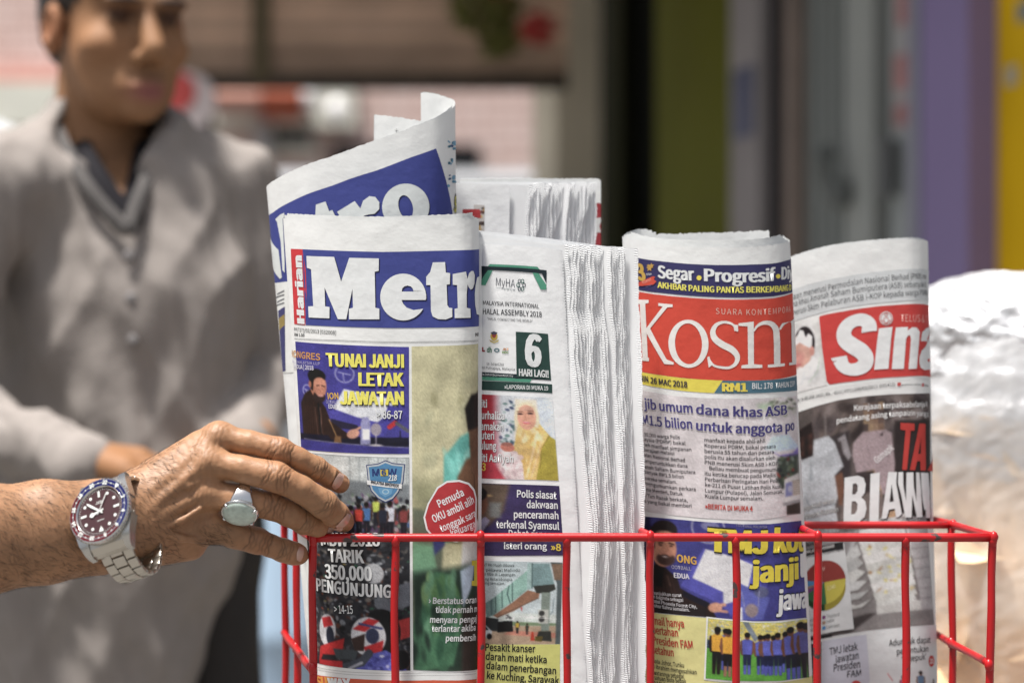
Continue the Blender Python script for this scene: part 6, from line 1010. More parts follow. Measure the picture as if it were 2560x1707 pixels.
# nails: sink the bed, then lay a curved plate in it
def field_at(p):
    q = np.clip(((p - h.lo) / h.h), 0, np.array(h.n) - 1.001); i = q.astype(int); f = q - i; out = 0
    for a in (0, 1):
        for b in (0, 1):
            for c_ in (0, 1): out = out + h.f[i[:, 0] + a, i[:, 1] + b, i[:, 2] + c_] * (f[:, 0] if a else 1 - f[:, 0]) * (f[:, 1] if b else 1 - f[:, 1]) * (f[:, 2] if c_ else 1 - f[:, 2])
    return out
nails = []
for nm, off, L_, W_, dv in (('index', .0104, .0074, .0062, (.10, -1, .10)), ('middle', .0112, .0080, .0068, (.14, -1, .02)), ('ring', .0056, .0058, .0052, (.25, -1, -.05)), ('little', .0068, .0060, .0054, (.50, -.9, .10))):
    ch = FG[nm]; a = vec(ch[4], ch[6]); a /= np.linalg.norm(a); d = np.array(dv, float); d -= a * (d @ a); d /= np.linalg.norm(d); b = np.cross(a, d); c = np.array(P(*ch[6][:3])) + a * (ch[6][3] - off - .0006)
    nu, nw = 18, 15; G = []; ok = []
    for iu in range(nu):
        for iw in range(nw):
            l = -1 + iu / (nu - 1); s_ = -1 + 2 * iw / (nw - 1); wd_ = W_ * (1 - .10 * l * l); e_ = l * L_ - .0024 * s_ * s_ * max(l, 0) ** .7 + .0020 * s_ * s_ * max(-l, 0) ** .7; G.append((e_, s_ * wd_))
    G = np.array(G); p0 = c + a * G[:, :1] + b * G[:, 1:] + d * .016
    for _ in range(100):
        f = field_at(p0); p0 = p0 - d * (np.clip(f, 0, .0006) * .8)[:, None]
    q = hv - c; uu, ww, dd = q @ a, q @ b, hn @ d; ins = sstep(-L_ * 1.08, -L_ * .98, uu) * sstep(L_ * 1.04, L_ * .94, uu) * sstep(W_ * 1.12, W_ * .92, np.abs(ww)) * sstep(.1, .5, dd) * (np.linalg.norm(q, axis=1) < .02); disp -= .0007 * ins
    rim = np.exp(-(((uu + L_ * 1.1) / .0012) ** 2)) * sstep(W_ * 1.3, W_, np.abs(ww)) * sstep(.1, .5, dd) * (np.linalg.norm(q, axis=1) < .02); disp += .00035 * rim
    t = (G[:, 0] / L_ + 1) / 2; s_ = G[:, 1] / W_; nc = np.array([.50, .30, .235]) * (1 + .12 * (t - .5))[:, None]; tipw = sstep(.88, .95, t + .17 * s_ ** 2); nc = nc * (1 - tipw[:, None]) + np.array([.66, .60, .52]) * tipw[:, None]; lun = np.exp(-((t - .02) / .16) ** 2 - (s_ / .55) ** 2); nc = nc * (1 - .5 * lun[:, None]) + .5 * lun[:, None] * np.array([.62, .46, .40])
    i, j = np.meshgrid(np.arange(nu - 1), np.arange(nw - 1), indexing='ij'); k = (i * nw + j).ravel(); nails.append((p0 + d * (.00012 - .0002 * s_ ** 4)[:, None], np.stack([k, k + nw, k + nw + 1, k + 1], 1), nc))
hv2 = hv + hn * disp[:, None]
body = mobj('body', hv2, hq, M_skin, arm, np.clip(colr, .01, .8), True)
for V_, F_, C_ in nails: mobj('fingernail', V_, F_, M_nail, body, C_, True)
# hair on the forearm and the back of the hand
rg = np.random.default_rng(5); cand = np.where((hv2[:, 0] < -.232) & (hv2[:, 0] > -.40) & (hn[:, 1] < .45))[0]; pick = rg.choice(cand, 2600, replace=False); V = []; F = []
c2 = np.where((np.linalg.norm((hv2 - np.array(P(535, 1345, 1.682))) * [1, .6, 1.3], axis=1) < .014) & (hn[:, 1] < .2))[0]; c3 = np.where((hv2[:, 0] > -.27) & (hv2[:, 0] < -.22) & (hn[:, 1] < .6) & (hn[:, 2] > .3))[0]
pick = np.concatenate([pick, rg.choice(c2, 140), rg.choice(c3, 90)])
for k in pick:
    p_ = hv2[k]; n_ = hn[k]; t_ = np.array([.75, 0, -.55]) + rg.normal(size=3) * .28; t_ -= n_ * (t_ @ n_); t_ /= np.linalg.norm(t_); L_ = rg.uniform(.004, .009) * (.55 if p_[0] > -.21 else 1); w_ = np.cross(t_, n_) * rg.uniform(.00007, .00012); b_ = len(V); cu = rg.normal() * .15
    for s_ in (0, .35, .7, 1.0):
        q = p_ + t_ * L_ * s_ + n_ * L_ * (.35 * s_ - .22 * s_ * s_) + np.cross(t_, n_) * L_ * cu * s_ * s_; V += [q - w_ * (1 - .8 * s_), q + w_ * (1 - .8 * s_), q + n_ * np.linalg.norm(w_) * (1 - .8 * s_)]
    for s_ in range(3):
        for e_ in range(3): f0 = b_ + 3 * s_ + e_; f1 = b_ + 3 * s_ + (e_ + 1) % 3; F.append((f0, f1, f1 + 3, f0 + 3))
tag(mobj('hair', V, np.array(F), mat('arm_hair', (.018, .012, .009), .5), arm), kind='stuff')

# ================================================================== wristwatch
M_steel = mat('brushed_steel', (.50, .49, .47), .27, 1.0, bump=(900, .05, .0003)); M_steel2 = mat('polished_steel', (.60, .59, .58), .12, 1.0)
nv = Vector((-.41, -.82, .41)).normalized(); tv = Vector((.153, -.50, -.851)); tv = (tv - nv * tv.dot(nv)).normalized(); wv_ = tv.cross(nv).normalized()   # wv_ = nine towards three, reversed on the arm
if wv_.x < 0: wv_ = -wv_
fc = P(248, 1276, 1.622); px_m = .2715e-3; RBZ = 85 * px_m
wt = empty('wristwatch', fc, 'steel wristwatch with a blue and red bezel on the reaching wrist', 'watch')
def W(x, y, z): return fc + wv_ * x + tv * y + nv * z     # x to the hand, y to twelve (down the wrist), z out of the dial
mb = MB(); mb.lathe([(.006, -.0125), (RBZ * .80, -.0120), (RBZ * .97, -.0095), (RBZ * .99, -.0035), (RBZ * .93, -.0022), (.004, -.0022)], fc, nv, 64)
for sy in (-1, 1):
    for sx in (-1, 1):
        V = []; x0_, x1_ = sx * RBZ * .555, sx * RBZ * .76
        for y_, z0_, z1_, xa, xb in ((RBZ * .30, -.0112, -.0032, x0_, sx * RBZ * .97), (RBZ * .80, -.0112, -.0036, x0_, sx * RBZ * .86), (RBZ * 1.12, -.0135, -.0072, x0_, x1_), (RBZ * 1.22, -.0150, -.0105, x0_ * 1.0, x1_ * .94)):
            for x_ in (xa, xb):
                for z_ in (z0_, z1_): V.append(W(x_, sy * y_, z_))
        F = [(0, 1, 3, 2), (12, 14, 15, 13)] + [f for k in range(3) for f in ((4 * k, 4 * k + 4, 4 * k + 5, 4 * k + 1), (4 * k + 1, 4 * k + 5, 4 * k + 7, 4 * k + 3), (4 * k + 3, 4 * k + 7, 4 * k + 6, 4 * k + 2), (4 * k + 2, 4 * k + 6, 4 * k + 4, 4 * k))]; mb.add(V, F)
case = mb.build('case', M_steel, wt); auto_smooth(case, 30)
mb = MB(); n_ = 120; V = []; prof = [(.86, -.0024), (1.0, -.0024), (1.03, -.0016), (1.03, -.0004), (.985, .0006), (.86, .0006)]
for k in range(n_ * 2):
    t = math.pi * k / n_; tooth = 1.0 if (k // 2) % 2 else .975
    for i_, (r_, z_) in enumerate(prof): r2 = RBZ * r_ * (tooth if i_ in (2, 3) else 1); V.append(W(r2 * math.cos(t), r2 * math.sin(t), z_))
m_ = len(prof); N2 = n_ * 2; mb.add(V, [(k * m_ + i_, k * m_ + (i_ + 1) % m_, ((k + 1) % N2) * m_ + (i_ + 1) % m_, ((k + 1) % N2) * m_ + i_) for k in range(N2) for i_ in range(m_)]); mb.build('bezel', M_steel2, wt); bezel = bpy.data.objects['bezel']
def sector(mb, r0, r1, a0, a1, z0, z1, n=48):
    V = []
    for k in range(n + 1):
        t = a0 + (a1 - a0) * k / n
        for r_, z_ in ((r0, z0), (r1, z1)): V.append(W(r_ * math.cos(t), r_ * math.sin(t), z_))
    mb.add(V, [(2 * k, 2 * k + 1, 2 * k + 3, 2 * k + 2) for k in range(n)])
def tb(hh): return R(109 + (hh - 10) * 15)      # where a 24-hour mark of the turned bezel stands
M_bl = mat('blue_insert', (.008, .010, .09), .4, spec=.15); M_rd = mat('maroon_insert', (.075, .003, .007), .4, spec=.15); M_lum = mat('white_lume', (.60, .62, .60), .4)
mb = MB(); sector(mb, RBZ * .775, RBZ * .965, tb(18), tb(30), .0002, .00085); mb.build('bezel_insert', M_bl, bezel, True)
mb = MB(); sector(mb, RBZ * .775, RBZ * .965, tb(6), tb(18), .0002, .00085); mb.build('bezel_insert', M_rd, bezel, True)
mb = MB()
for hh in range(2, 25):
    t = tb(hh); rad = Vector((math.cos(t), math.sin(t))); tan = Vector((math.sin(t), -math.cos(t))); rc = RBZ * .87; zz = .00105
    if hh == 24: mb.add([W(*(rad * (rc + .0016) + tan * k).to_2d(), zz) for k in (-.0018, .0018)] + [W(*(rad * (rc - .0018)), zz)], [(0, 1, 2)])
    elif hh % 2: mb.add([W(*(rad * rc + Vector((math.cos(a), math.sin(a))) * .00048), zz) for a in np.linspace(0, 6.0, 8)], [tuple(range(8))])
    else:
        V, F = glyphs(str(hh), .035); V = np.array(V); V[:, 0] -= (V[:, 0].min() + V[:, 0].max()) / 2; V[:, 1] -= CAPH / 2; s_ = .0026 / CAPH; s_x = .0025 / CAPH
        mb.add([W(*(rad * (rc + y_ * s_) - tan * (-x_) * s_x if False else rad * (rc + y_ * s_) + tan * x_ * s_x * -1), zz) for x_, y_ in V], F)
mb.build('numerals', M_lum, bezel)
M_dial = mat('dial_burgundy', (.050, .024, .027), .3, spec=.2, coat=.1)
mb = MB(); mb.lathe([(RBZ * .02, -.0021), (RBZ * .78, -.0021), (RBZ * .78, -.0012), (RBZ * .02, -.0012)], fc, nv, 64); dial = mb.build('dial', M_dial, wt)
mb = MB(); mb.lathe([(RBZ * .745, -.0011), (RBZ * .775, .0004), (RBZ * .785, .0004), (RBZ * .785, -.0011)], fc, nv, 64, cap=False); mb.build('rehaut', M_steel2, dial, True)
mb = MB(); zz = -.00095
for k in range(60):
    t = R(90) + R(6 * k); rad = Vector((math.cos(t), math.sin(t))); tan = Vector((-math.sin(t), math.cos(t)))
    if k % 5 == 0:
        hh = k // 5; rc = RBZ * .57
        if hh == 0: V = [rad * (rc - .0022), rad * (rc + .0018) + tan * .0019, rad * (rc + .0018) - tan * .0019]
        elif hh % 3 == 0: V = [rad * (rc - .0025) + tan * .00075, rad * (rc + .0019) + tan * .00075, rad * (rc + .0019) - tan * .00075, rad * (rc - .0025) - tan * .00075]
        else: V = [rad * rc + Vector((math.cos(a), math.sin(a))) * .00112 for a in np.linspace(0, 2 * math.pi, 16, endpoint=False)]
        mb.add([W(v.x, v.y, zz) for v in V], [tuple(range(len(V)))])
    r0_, r1_ = RBZ * .675, RBZ * .71; mb.add([W(*(rad * a + tan * b), zz) for a, b in ((r0_, .00012), (r1_, .00012), (r1_, -.00012), (r0_, -.00012))], [(0, 1, 2, 3)])
for y_, w_ in ((-.0062, .0030), (-.0074, .0022), (.0066, .0026)): mb.add([W(x, y_ + d, zz) for x, d in ((-w_, -.0002), (w_, -.0002), (w_, .0002), (-w_, .0002))], [(0, 1, 2, 3)])
mb.build('hour_marks', M_lum, dial)
def dialdir(dx, dy):
    A_ = np.array([[wv_.x, tv.x], [-wv_.z, -tv.z]]); s_ = np.linalg.solve(A_, np.array([dx, dy], float)); return Vector(s_ / np.linalg.norm(s_))
for dx, dy, L_, w_, z_ in ((-75, 45, RBZ * .36, .0008, -.0004), (-150, -60, RBZ * .55, .0008, -.0001), (65, -190, RBZ * .60, .00028, .0002)):
    d = dialdir(dx, dy); n2 = Vector((-d.y, d.x)); mb = MB(); q = [d * (-.0030) + n2 * w_ * .6, d * L_ * .6 + n2 * w_, d * L_ * .9 + n2 * w_ * .8, d * L_, d * L_ * .9 - n2 * w_ * .8, d * L_ * .6 - n2 * w_, d * (-.003) - n2 * w_ * .6]
    V = [W(v.x, v.y, z_) for v in q] + [W(v.x, v.y, z_ - .0002) for v in q]; m_ = len(q); mb.add(V, [tuple(range(m_)), tuple(range(2 * m_ - 1, m_ - 1, -1))] + [(i_, (i_ + 1) % m_, m_ + (i_ + 1) % m_, m_ + i_) for i_ in range(m_)])
    if L_ < RBZ * .4: c_ = d * L_ * .72; mb.add([W(c_.x + .0017 * math.cos(a), c_.y + .0017 * math.sin(a), z_ + .00005) for a in np.linspace(0, 2 * math.pi, 18, endpoint=False)], [tuple(range(18))])
    mb.build('hand', M_lum, dial)
mb = MB(); mb.lathe([(.0008, RBZ * .0), (.0030, 0), (.0034, .0008), (.0034, .0036), (.0030, .0044), (.0008, .0044)], W(-RBZ * .985, 0, -.0070), -wv_, 18); mb.build('crown', M_steel, wt)
mb = MB(); mb.box(W(-RBZ * .99, .0052, -.0070), (.004, .004, .004), Matrix((wv_, tv, nv)).transposed(), .0008); mb.box(W(-RBZ * .99, -.0052, -.0070), (.004, .004, .004), Matrix((wv_, tv, nv)).transposed(), .0008); mb.build('crown_guard', M_steel, case)
AA, BB_ = .0255, .0350; cc_ = fc - nv * (AA + .0115)
th = np.linspace(R(27), R(333), 600); arc = np.concatenate([[0], np.cumsum(np.hypot(np.diff(AA * np.cos(th)), np.diff(BB_ * np.sin(th))))])
mb = MB(); pitch = .0078; tot = arc[-1]
for row, (xo, xw, sh_) in enumerate(((-1, .30, 0), (0, .38, .5), (1, .30, 0))):
    s_ = pitch * (sh_ - .0) + .0005
    while s_ + pitch * .94 < tot:
        a0, a1 = np.interp([s_ + .00025, s_ + pitch - .00025], arc, th); am = (a0 + a1) / 2; f = min(s_, tot - s_) / tot * 2; Wd = (.0252 - .0045 * f); xc = xo * Wd * .345; hw = Wd * xw / 2 - .0001
        p0, p1 = [cc_ + nv * AA * math.cos(a) + tv * BB_ * math.sin(a) for a in (a0, a1)]; e_ = (p1 - p0); ln = e_.length; e_.normalize(); o_ = wv_.cross(e_).normalized()
        if o_.dot((p0 + p1) / 2 - cc_) < 0: o_ = -o_
        mb.box((p0 + p1) / 2 + wv_ * xc + o_ * (.0003 if row == 1 else 0), (hw * 2, ln, .0030), Matrix((wv_, e_, o_)).transposed(), .0007); s_ += pitch
for sy in (-1, 1):
    V = [W(sx * RBZ * .545, sy * y_, z_) for y_, z0_, z1_ in ((RBZ * .70, -.011, -.0042), (RBZ * 1.0, -.0125, -.0062), (RBZ * 1.16, -.0150, -.0098)) for sx in (-1, 1) for z_ in (z0_, z1_)]
    mb.add(V, [(0, 1, 3, 2), (8, 10, 11, 9)] + [f for k in range(2) for f in ((4 * k, 4 * k + 4, 4 * k + 5, 4 * k + 1), (4 * k + 1, 4 * k + 5, 4 * k + 7, 4 * k + 3), (4 * k + 3, 4 * k + 7, 4 * k + 6, 4 * k + 2), (4 * k + 2, 4 * k + 6, 4 * k + 4, 4 * k))])
br_ = mb.build('bracelet', mat('satin_steel', (.52, .49, .44), .30, 1.0, bump=(700, .06, .0003)), wt); auto_smooth(br_, 28)

# ================================================================== silver ring with a pale green stone
M_silver = mat('silver', (.72, .71, .70), .16, 1.0, bump=(260, .08, .0006)); M_jade = mat('pale_jade', (.42, .50, .45), .22, coat=.5, noise=(260, .22, 5), sss=(.25, (.6, 1, .8), .003))
ra = Vector(vec((514, 1236, 1.686), (680, 1266, 1.690))).normalized(); rc_ = P(606, 1246, 1.6862); rd = Vector((-.02, -.76, -.65)); rd = (rd - ra * rd.dot(ra)).normalized(); rb = ra.cross(rd)
rg_ = empty('ring', rc_, 'silver ring with a pale green oval stone on the gripping hand', 'ring')
mb = MB(); n_ = 72; V = []
for k in range(n_):
    t = 2 * math.pi * k / n_; c_ = (1 + math.cos(t)) / 2; hw = .0022 + .0066 * c_ ** 1.6; ro = .0124 + .0022 * c_ ** 3; ri = .0107; u_ = rd * math.cos(t) + rb * math.sin(t)
    for r_, x_ in ((ri, -hw), (ro - .0006, -hw), (ro, -hw * .75), (ro + .0002, 0), (ro, hw * .75), (ro - .0006, hw), (ri, hw)): V.append(rc_ + u_ * r_ + ra * x_)
mb.add(V, [(k * 7 + i_, k * 7 + (i_ + 1) % 7, ((k + 1) % n_) * 7 + (i_ + 1) % 7, ((k + 1) % n_) * 7 + i_) for k in range(n_) for i_ in range(7)]); band = mb.build('band', M_silver, rg_, True)
sx_, sy_ = .0120, .0108; base = rc_ + rd * .0138
def ov(mb, prof, n=48):
    V = [base + rd * h_ + ra * (sx_ * r_ * math.cos(2 * math.pi * k / n)) + rb * (sy_ * r_ * math.sin(2 * math.pi * k / n)) for r_, h_ in prof for k in range(n)]; m_ = len(prof)
    mb.add(V, [(i_ * n + k, i_ * n + (k + 1) % n, (i_ + 1) * n + (k + 1) % n, (i_ + 1) * n + k) for i_ in range(m_ - 1) for k in range(n)] + [tuple(range((m_ - 1) * n, m_ * n))])
mb = MB(); ov(mb, [(.72, -.0022), (.90, -.0016), (1.06, -.0004), (1.12, .0004), (1.12, .0011), (1.05, .0013), (1.04, .0018), (1.0, .0019), (.97, .0010)]); mb.build('bezel_setting', M_silver, rg_, True)
mb = MB(); ov(mb, [(1.0, .0010)] + [(math.cos(a), .0012 + .0042 * math.sin(a)) for a in np.linspace(.05, 1.52, 14)]); mb.build('stone', M_jade, rg_, True)
for a in (35, 145, 215, 325):
    u_ = ra * sx_ * math.cos(R(a)) + rb * sy_ * math.sin(R(a)); mb = MB(); mb.tube([base + u_ * 1.06 + rd * .0006, base + u_ * 1.03 + rd * .0030, base + u_ * .90 + rd * .0040], [.0010, .0009, .0005], 8); mb.build('prong', M_silver, rg_, True)
# ================================================================== the man behind
DMAN = 2.87
def Q(px, py, D=DMAN): return P(px, py, D)
man = empty('person', (Q(300, 0, 2.9).x, 2.9, 0), 'man in a grey collared tunic standing behind the newspapers, looking to the right', 'person')
psi = R(33); hc = Q(290, 60, 2.895); Rx = Vector((math.cos(psi), math.sin(psi), 0)); Fw = Vector((math.sin(psi), -math.cos(psi), -.05)).normalized(); Up = Rx.cross(Fw) * -1 if Rx.cross(Fw).z < 0 else Rx.cross(Fw)
def HL(r, f, u): return hc + Rx * r + Fw * f + Up * u
Mh = [[Rx[i], Fw[i], Up[i]] for i in range(3)]
s = SDF((hc.x - .16, hc.y - .19, hc.z - .36), (hc.x + .17, hc.y + .17, hc.z + .16), .0034)
s.ell(HL(0, -.018, .040), (.076, .096, .086), 0, Mh); s.ell(HL(0, .028, -.035), (.066, .062, .085), .02, Mh); s.ell(HL(0, .046, -.083), (.048, .045, .034), .02, Mh); s.ell(HL(0, .05, .045), (.058, .04, .045), .02, Mh)
for sd in (-1, 1):
    s.ell(HL(sd * .044, .060, -.032), (.022, .020, .018), .018, Mh); s.ell(HL(sd * .028, .086, .019), (.027, .014, .008), .010, Mh); s.ell(HL(sd * .032, .099, -.001), (.022, .020, .014), .008, Mh, cut=True); s.ell(HL(sd * .031, .074, -.001), (.0135, .0135, .0125), .003, Mh)
    s.ell(HL(sd * .031, .082, .009), (.018, .009, .004), .004, Mh); s.ell(HL(sd * .079, -.004, -.012), (.012, .019, .032), .006, Mh); s.ell(HL(sd * .086, -.002, -.008), (.006, .010, .018), .004, Mh, cut=True); s.ell(HL(sd * .014, .098, -.046), (.009, .010, .008), .006, Mh)
s.cone(HL(0, .088, .004), HL(0, .110, -.035), .0095, .0140, .010); s.ell(HL(0, .093, -.079), (.024, .012, .0065), .005, Mh); s.ell(HL(0, .092, -.091), (.021, .012, .0080), .005, Mh); s.ell(HL(0, .070, -.075), (.034, .026, .024), .014, Mh); s.ell(HL(0, .080, -.106), (.021, .019, .015), .014, Mh)
s.cone(HL(0, -.030, -.060), HL(0, -.050, -.20), .056, .060, .02); s.cone(HL(0, -.050, -.19), Q(300, 560, 2.94), .066, .12, .04)
V, Qd, E_ = s.mesh(); V, Qd, E_ = weld_islands(V, Qd, E_); V = lap(lap(V, E_, .5), E_, .4)
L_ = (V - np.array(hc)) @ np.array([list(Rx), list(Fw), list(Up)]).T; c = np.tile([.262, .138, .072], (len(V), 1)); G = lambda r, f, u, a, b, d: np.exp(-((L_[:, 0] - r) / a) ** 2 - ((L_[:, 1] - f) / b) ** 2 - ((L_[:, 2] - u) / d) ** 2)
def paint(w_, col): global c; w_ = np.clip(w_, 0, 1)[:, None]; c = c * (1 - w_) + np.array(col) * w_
paint(1.2 * G(0, .10, -.085, .022, .03, .011), (.24, .085, .078)); paint(.5 * G(0, .105, -.085, .02, .02, .0016), (.1, .04, .03)); paint(.35 * G(0, .10, -.066, .026, .03, .006), (.10, .06, .04))
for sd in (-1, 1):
    paint(1.5 * G(sd * .031, .09, .022, .022, .03, .0052), (.012, .008, .007)); paint(0.5 * G(sd * .031, .09, .0005, .012, .03, .0045), (.30, .27, .24)); paint(1.8 * G(sd * .032, .09, .0005, .0085, .03, .0066), (.015, .009, .007)); paint(1.5 * G(sd * .031, .09, .0065, .018, .03, .0032), (.02, .012, .01)); paint(.75 * G(sd * .030, .09, .006, .026, .03, .013), (.075, .034, .02)); paint(.35 * G(sd * .045, .06, -.035, .02, .03, .018), (.28, .12, .06)); paint(.5 * G(sd * .085, 0, -.01, .02, .03, .04), (.30, .11, .06))  # includes eye-socket shade painted into the skin colour
M_skin2 = mat('tan_skin', attr=True, rough=.62, spec=.25, noise=(90, .07), bump=(600, .2, .0006))
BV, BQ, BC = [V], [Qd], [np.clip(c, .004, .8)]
# hands join the same person: left hand held across the waist, right hand low behind the papers
def hand(wr, dr, up_, side):
    wr = Vector(wr); dr = Vector(dr).normalized(); up_ = Vector(up_); up_ = (up_ - dr * up_.dot(dr)).normalized(); sd_ = dr.cross(up_)
    s = SDF(wr - Vector((.13, .13, .13)), wr + Vector((.16, .13, .13)), .0032)
    s.cone(wr - dr * .025, wr, .022, .022, .01); s.cone(wr, wr + dr * .055 + up_ * .018, .022, .017, .014); s.cone(wr, wr + dr * .055 - up_ * .018, .022, .017, .014)
    for k, (o, l) in enumerate(((.027, .068), (.009, .076), (-.009, .07), (-.026, .056))):
        a = wr + dr * .06 + up_ * o; b = a + dr * l * .5 + sd_ * side * .004; c_ = b + dr * l * .32 + sd_ * side * .018; s.cone(a, b, .0095, .0085, .004); s.cone(b, c_, .0085, .0072, .002)
    s.cone(wr + dr * .01 + up_ * .02, wr + dr * .045 + up_ * .045 + sd_ * side * .016, .013, .0105, .008); s.cone(wr + dr * .045 + up_ * .045 + sd_ * side * .016, wr + dr * .075 + up_ * .05 + sd_ * side * .024, .0105, .008, .003)
    V, F, E_ = s.mesh(); V, F, E_ = weld_islands(V, F, E_); return lap(V, E_, .4), F
for wr, dr, up_, sd in ((Q(212, 1152, 2.635), (1, -.25, -.10), (0, 1, .25), -1), (Q(602, 1122, 2.81), (-.7, -.4, -.5), (0, 1, .3), 1)):
    V, F = hand(wr, dr, up_, sd); BQ.append(F + sum(len(v) for v in BV)); BV.append(V); BC.append(np.tile([.27, .135, .066], (len(V), 1)))
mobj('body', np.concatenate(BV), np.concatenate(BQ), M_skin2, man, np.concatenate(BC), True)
# hair
s = SDF((hc.x - .16, hc.y - .19, hc.z - .12), (hc.x + .17, hc.y + .17, hc.z + .17), .004)
s.ell(HL(0, -.024, .048), (.084, .102, .090), 0, Mh); s.ell(HL(0, .105, -.045), (.090, .085, .118), .006, Mh, cut=True); s.ell(HL(0, .0, -.10), (.2, .2, .088), .01, Mh, cut=True); s.ell(HL(0, -.075, -.01), (.066, .03, .05), .02, Mh)
V, Qd, E_ = s.mesh(); V, Qd, E_ = weld_islands(V, Qd, E_); n_ = vnormals(V, Qd); V = V + n_ * (.0022 * smooth_noise(V, 330, 4))[:, None]; mobj('hair', V, Qd, mat('black_hair', (.010, .009, .009), .45, bump=(400, .6, .002)), man, None, True)
# tunic
M_tunic = mat('grey_tunic', (.25, .224, .208), .85, spec=.2, noise=(40, .06, 6), bump=((700, .2, .0006), (60, .3, .004)))
s = SDF((-.98, 2.52, .42), (-.14, 3.22, 1.52), .0056)
sq = ((.35, 1, 0), .66)
s.cone(Q(292, 560, 2.92), Q(300, 760, 2.91), .135, .150, .05, sq=sq); s.cone(Q(300, 760, 2.91), Q(300, 1150, 2.91), .150, .155, .05, sq=sq); s.cone(Q(295, 1150, 2.91), Q(222, 1500, 2.91), .155, .140, .05, sq=sq); s.cone(Q(222, 1500, 2.91), Q(190, 1960, 2.91), .140, .155, .05, sq=sq); s.cone(Q(170, 1250, 2.91), Q(80, 1960, 2.91), .11, .16, .05, sq=sq)
s.cone(Q(300, 418, 2.94), Q(560, 462, 2.99), .066, .052, .05, sq=((0, 1, 0), .9)); s.cone(Q(262, 424, 2.92), Q(-60, 480, 2.83), .066, .062, .06, sq=((0, 1, 0), .9)); s.cone(Q(250, 330, 2.955), Q(300, 450, 2.93), .062, .085, .04)
s.cone(Q(572, 486, 2.99), Q(655, 960, 3.0), .052, .046, .055); s.cone(Q(652, 960, 3.0), Q(606, 1110, 2.82), .050, .040, .012)
s.cone(Q(-70, 500, 2.83), Q(-230, 1010, 2.76), .062, .050, .03); s.cone(Q(-230, 1010, 2.76), Q(205, 1155, 2.635), .050, .036, .012)
yv = Vector((math.sin(R(15)), -math.cos(R(15)), 0)); Mv = [[math.cos(R(15)), yv.x, 0], [math.sin(R(15)), yv.y, 0], [0, 0, 1]]
s.ell(Q(275, 320, 2.86), (.068, .11, .055), .004, None, cut=True); s.ell(Q(288, 400, 2.80), (.044, .085, .078), .004, Mv, cut=True)
V, Qd, E_ = s.mesh(); V, Qd, E_ = weld_islands(V, Qd, E_); V = lap(V, E_, .5); n_ = vnormals(V, Qd)
q = V @ np.array([[1, 0, .35], [0, 1, 0], [.25, 0, .55]]); low = sstep(1.25, .85, V[:, 2]); cx_ = Q(320, 0, 2.8).x
fold = .006 * smooth_noise(q, 40, 31) + .012 * (.55 - np.abs(smooth_noise(V @ np.array([[1, 0, .55], [0, .8, 0], [.55, 0, .40]]), 40, 33))) + .007 * (.5 - np.abs(smooth_noise(V @ np.array([[1, 0, -.4], [0, .8, 0], [-.3, 0, .35]]), 62, 37))) + .003 * smooth_noise(q, 190, 38) + low * (.026 * smooth_noise(V @ np.array([[.55, 0, .5], [0, .3, 0], [-.2, 0, .9]]), 34, 35) + .006 * smooth_noise(q, 70, 36))
plac = np.exp(-((V[:, 0] - (cx_ + (1.25 - V[:, 2]) * .03)) / .016) ** 2) * (V[:, 1] < 2.86) * (V[:, 2] < 1.33) * (V[:, 2] > .85); fold = fold * (1 - .6 * plac) + .0035 * plac
V = V + n_ * fold[:, None]; tun = mobj('tunic', V, Qd, M_tunic, man, None, True)
M_coll = mat('tunic_collar', (.10, .094, .092), .9, spec=.03, bump=(500, .2, .0006)); M_inner = mat('dark_undershirt', (.022, .021, .024), .9, spec=.03)
def ribbon(mb, pts, w_, th, out):
    pts = [Vector(p) for p in crom([tuple(p) for p in pts], 26)]; V = []; n = len(pts)
    for i_, p_ in enumerate(pts):
        t_ = (pts[min(i_ + 1, n - 1)] - pts[max(i_ - 1, 0)]).normalized(); o_ = Vector(out); o_ = (o_ - t_ * o_.dot(t_)).normalized(); b_ = t_.cross(o_)
        for x_, y_ in ((-w_, 0), (-w_ * .6, th), (w_ * .6, th), (w_, 0), (w_ * .6, -th), (-w_ * .6, -th)): V.append(p_ + b_ * x_ + o_ * y_)
    mb.add(V, [(i_ * 6 + k, i_ * 6 + (k + 1) % 6, (i_ + 1) * 6 + (k + 1) % 6, (i_ + 1) * 6 + k) for i_ in range(n - 1) for k in range(6)] + [tuple(range(5, -1, -1)), tuple(range((n - 1) * 6, n * 6))])
mb = MB(); ribbon(mb, [Q(215, 250, 3.02), Q(140, 285, 2.94), Q(152, 345, 2.865), Q(208, 450, 2.806), Q(262, 520, 2.795), Q(318, 575, 2.790)], .009, .003, (-.3, -1, .25)); ribbon(mb, [Q(330, 265, 3.03), Q(398, 300, 2.96), Q(392, 372, 2.88), Q(362, 460, 2.82), Q(335, 530, 2.800), Q(320, 580, 2.788)], .009, .003, (.3, -1, .25)); mb.build('collar', M_coll, man, True)
mb = MB(); ribbon(mb, [Q(175, 330, 2.90), Q(232, 440, 2.83), Q(280, 510, 2.812), Q(318, 560, 2.806)], .017, .003, (-.1, -1, .2)); ribbon(mb, [Q(372, 350, 2.91), Q(350, 450, 2.845), Q(322, 560, 2.808)], .015, .003, (.1, -1, .2)); mb.build('undershirt_edge', M_inner, man, True)
for py in (640, 745, 850):
    mb = MB(); mb.lathe([(.0005, -.001), (.0062, -.001), (.0066, .001), (.0050, .0022), (.0005, .0018)], Q(322 + (py - 640) * .05, py, 2.79), (0, -1, .1), 16); mb.build('button', mat('grey_button', (.16, .15, .15), .4), man, True)
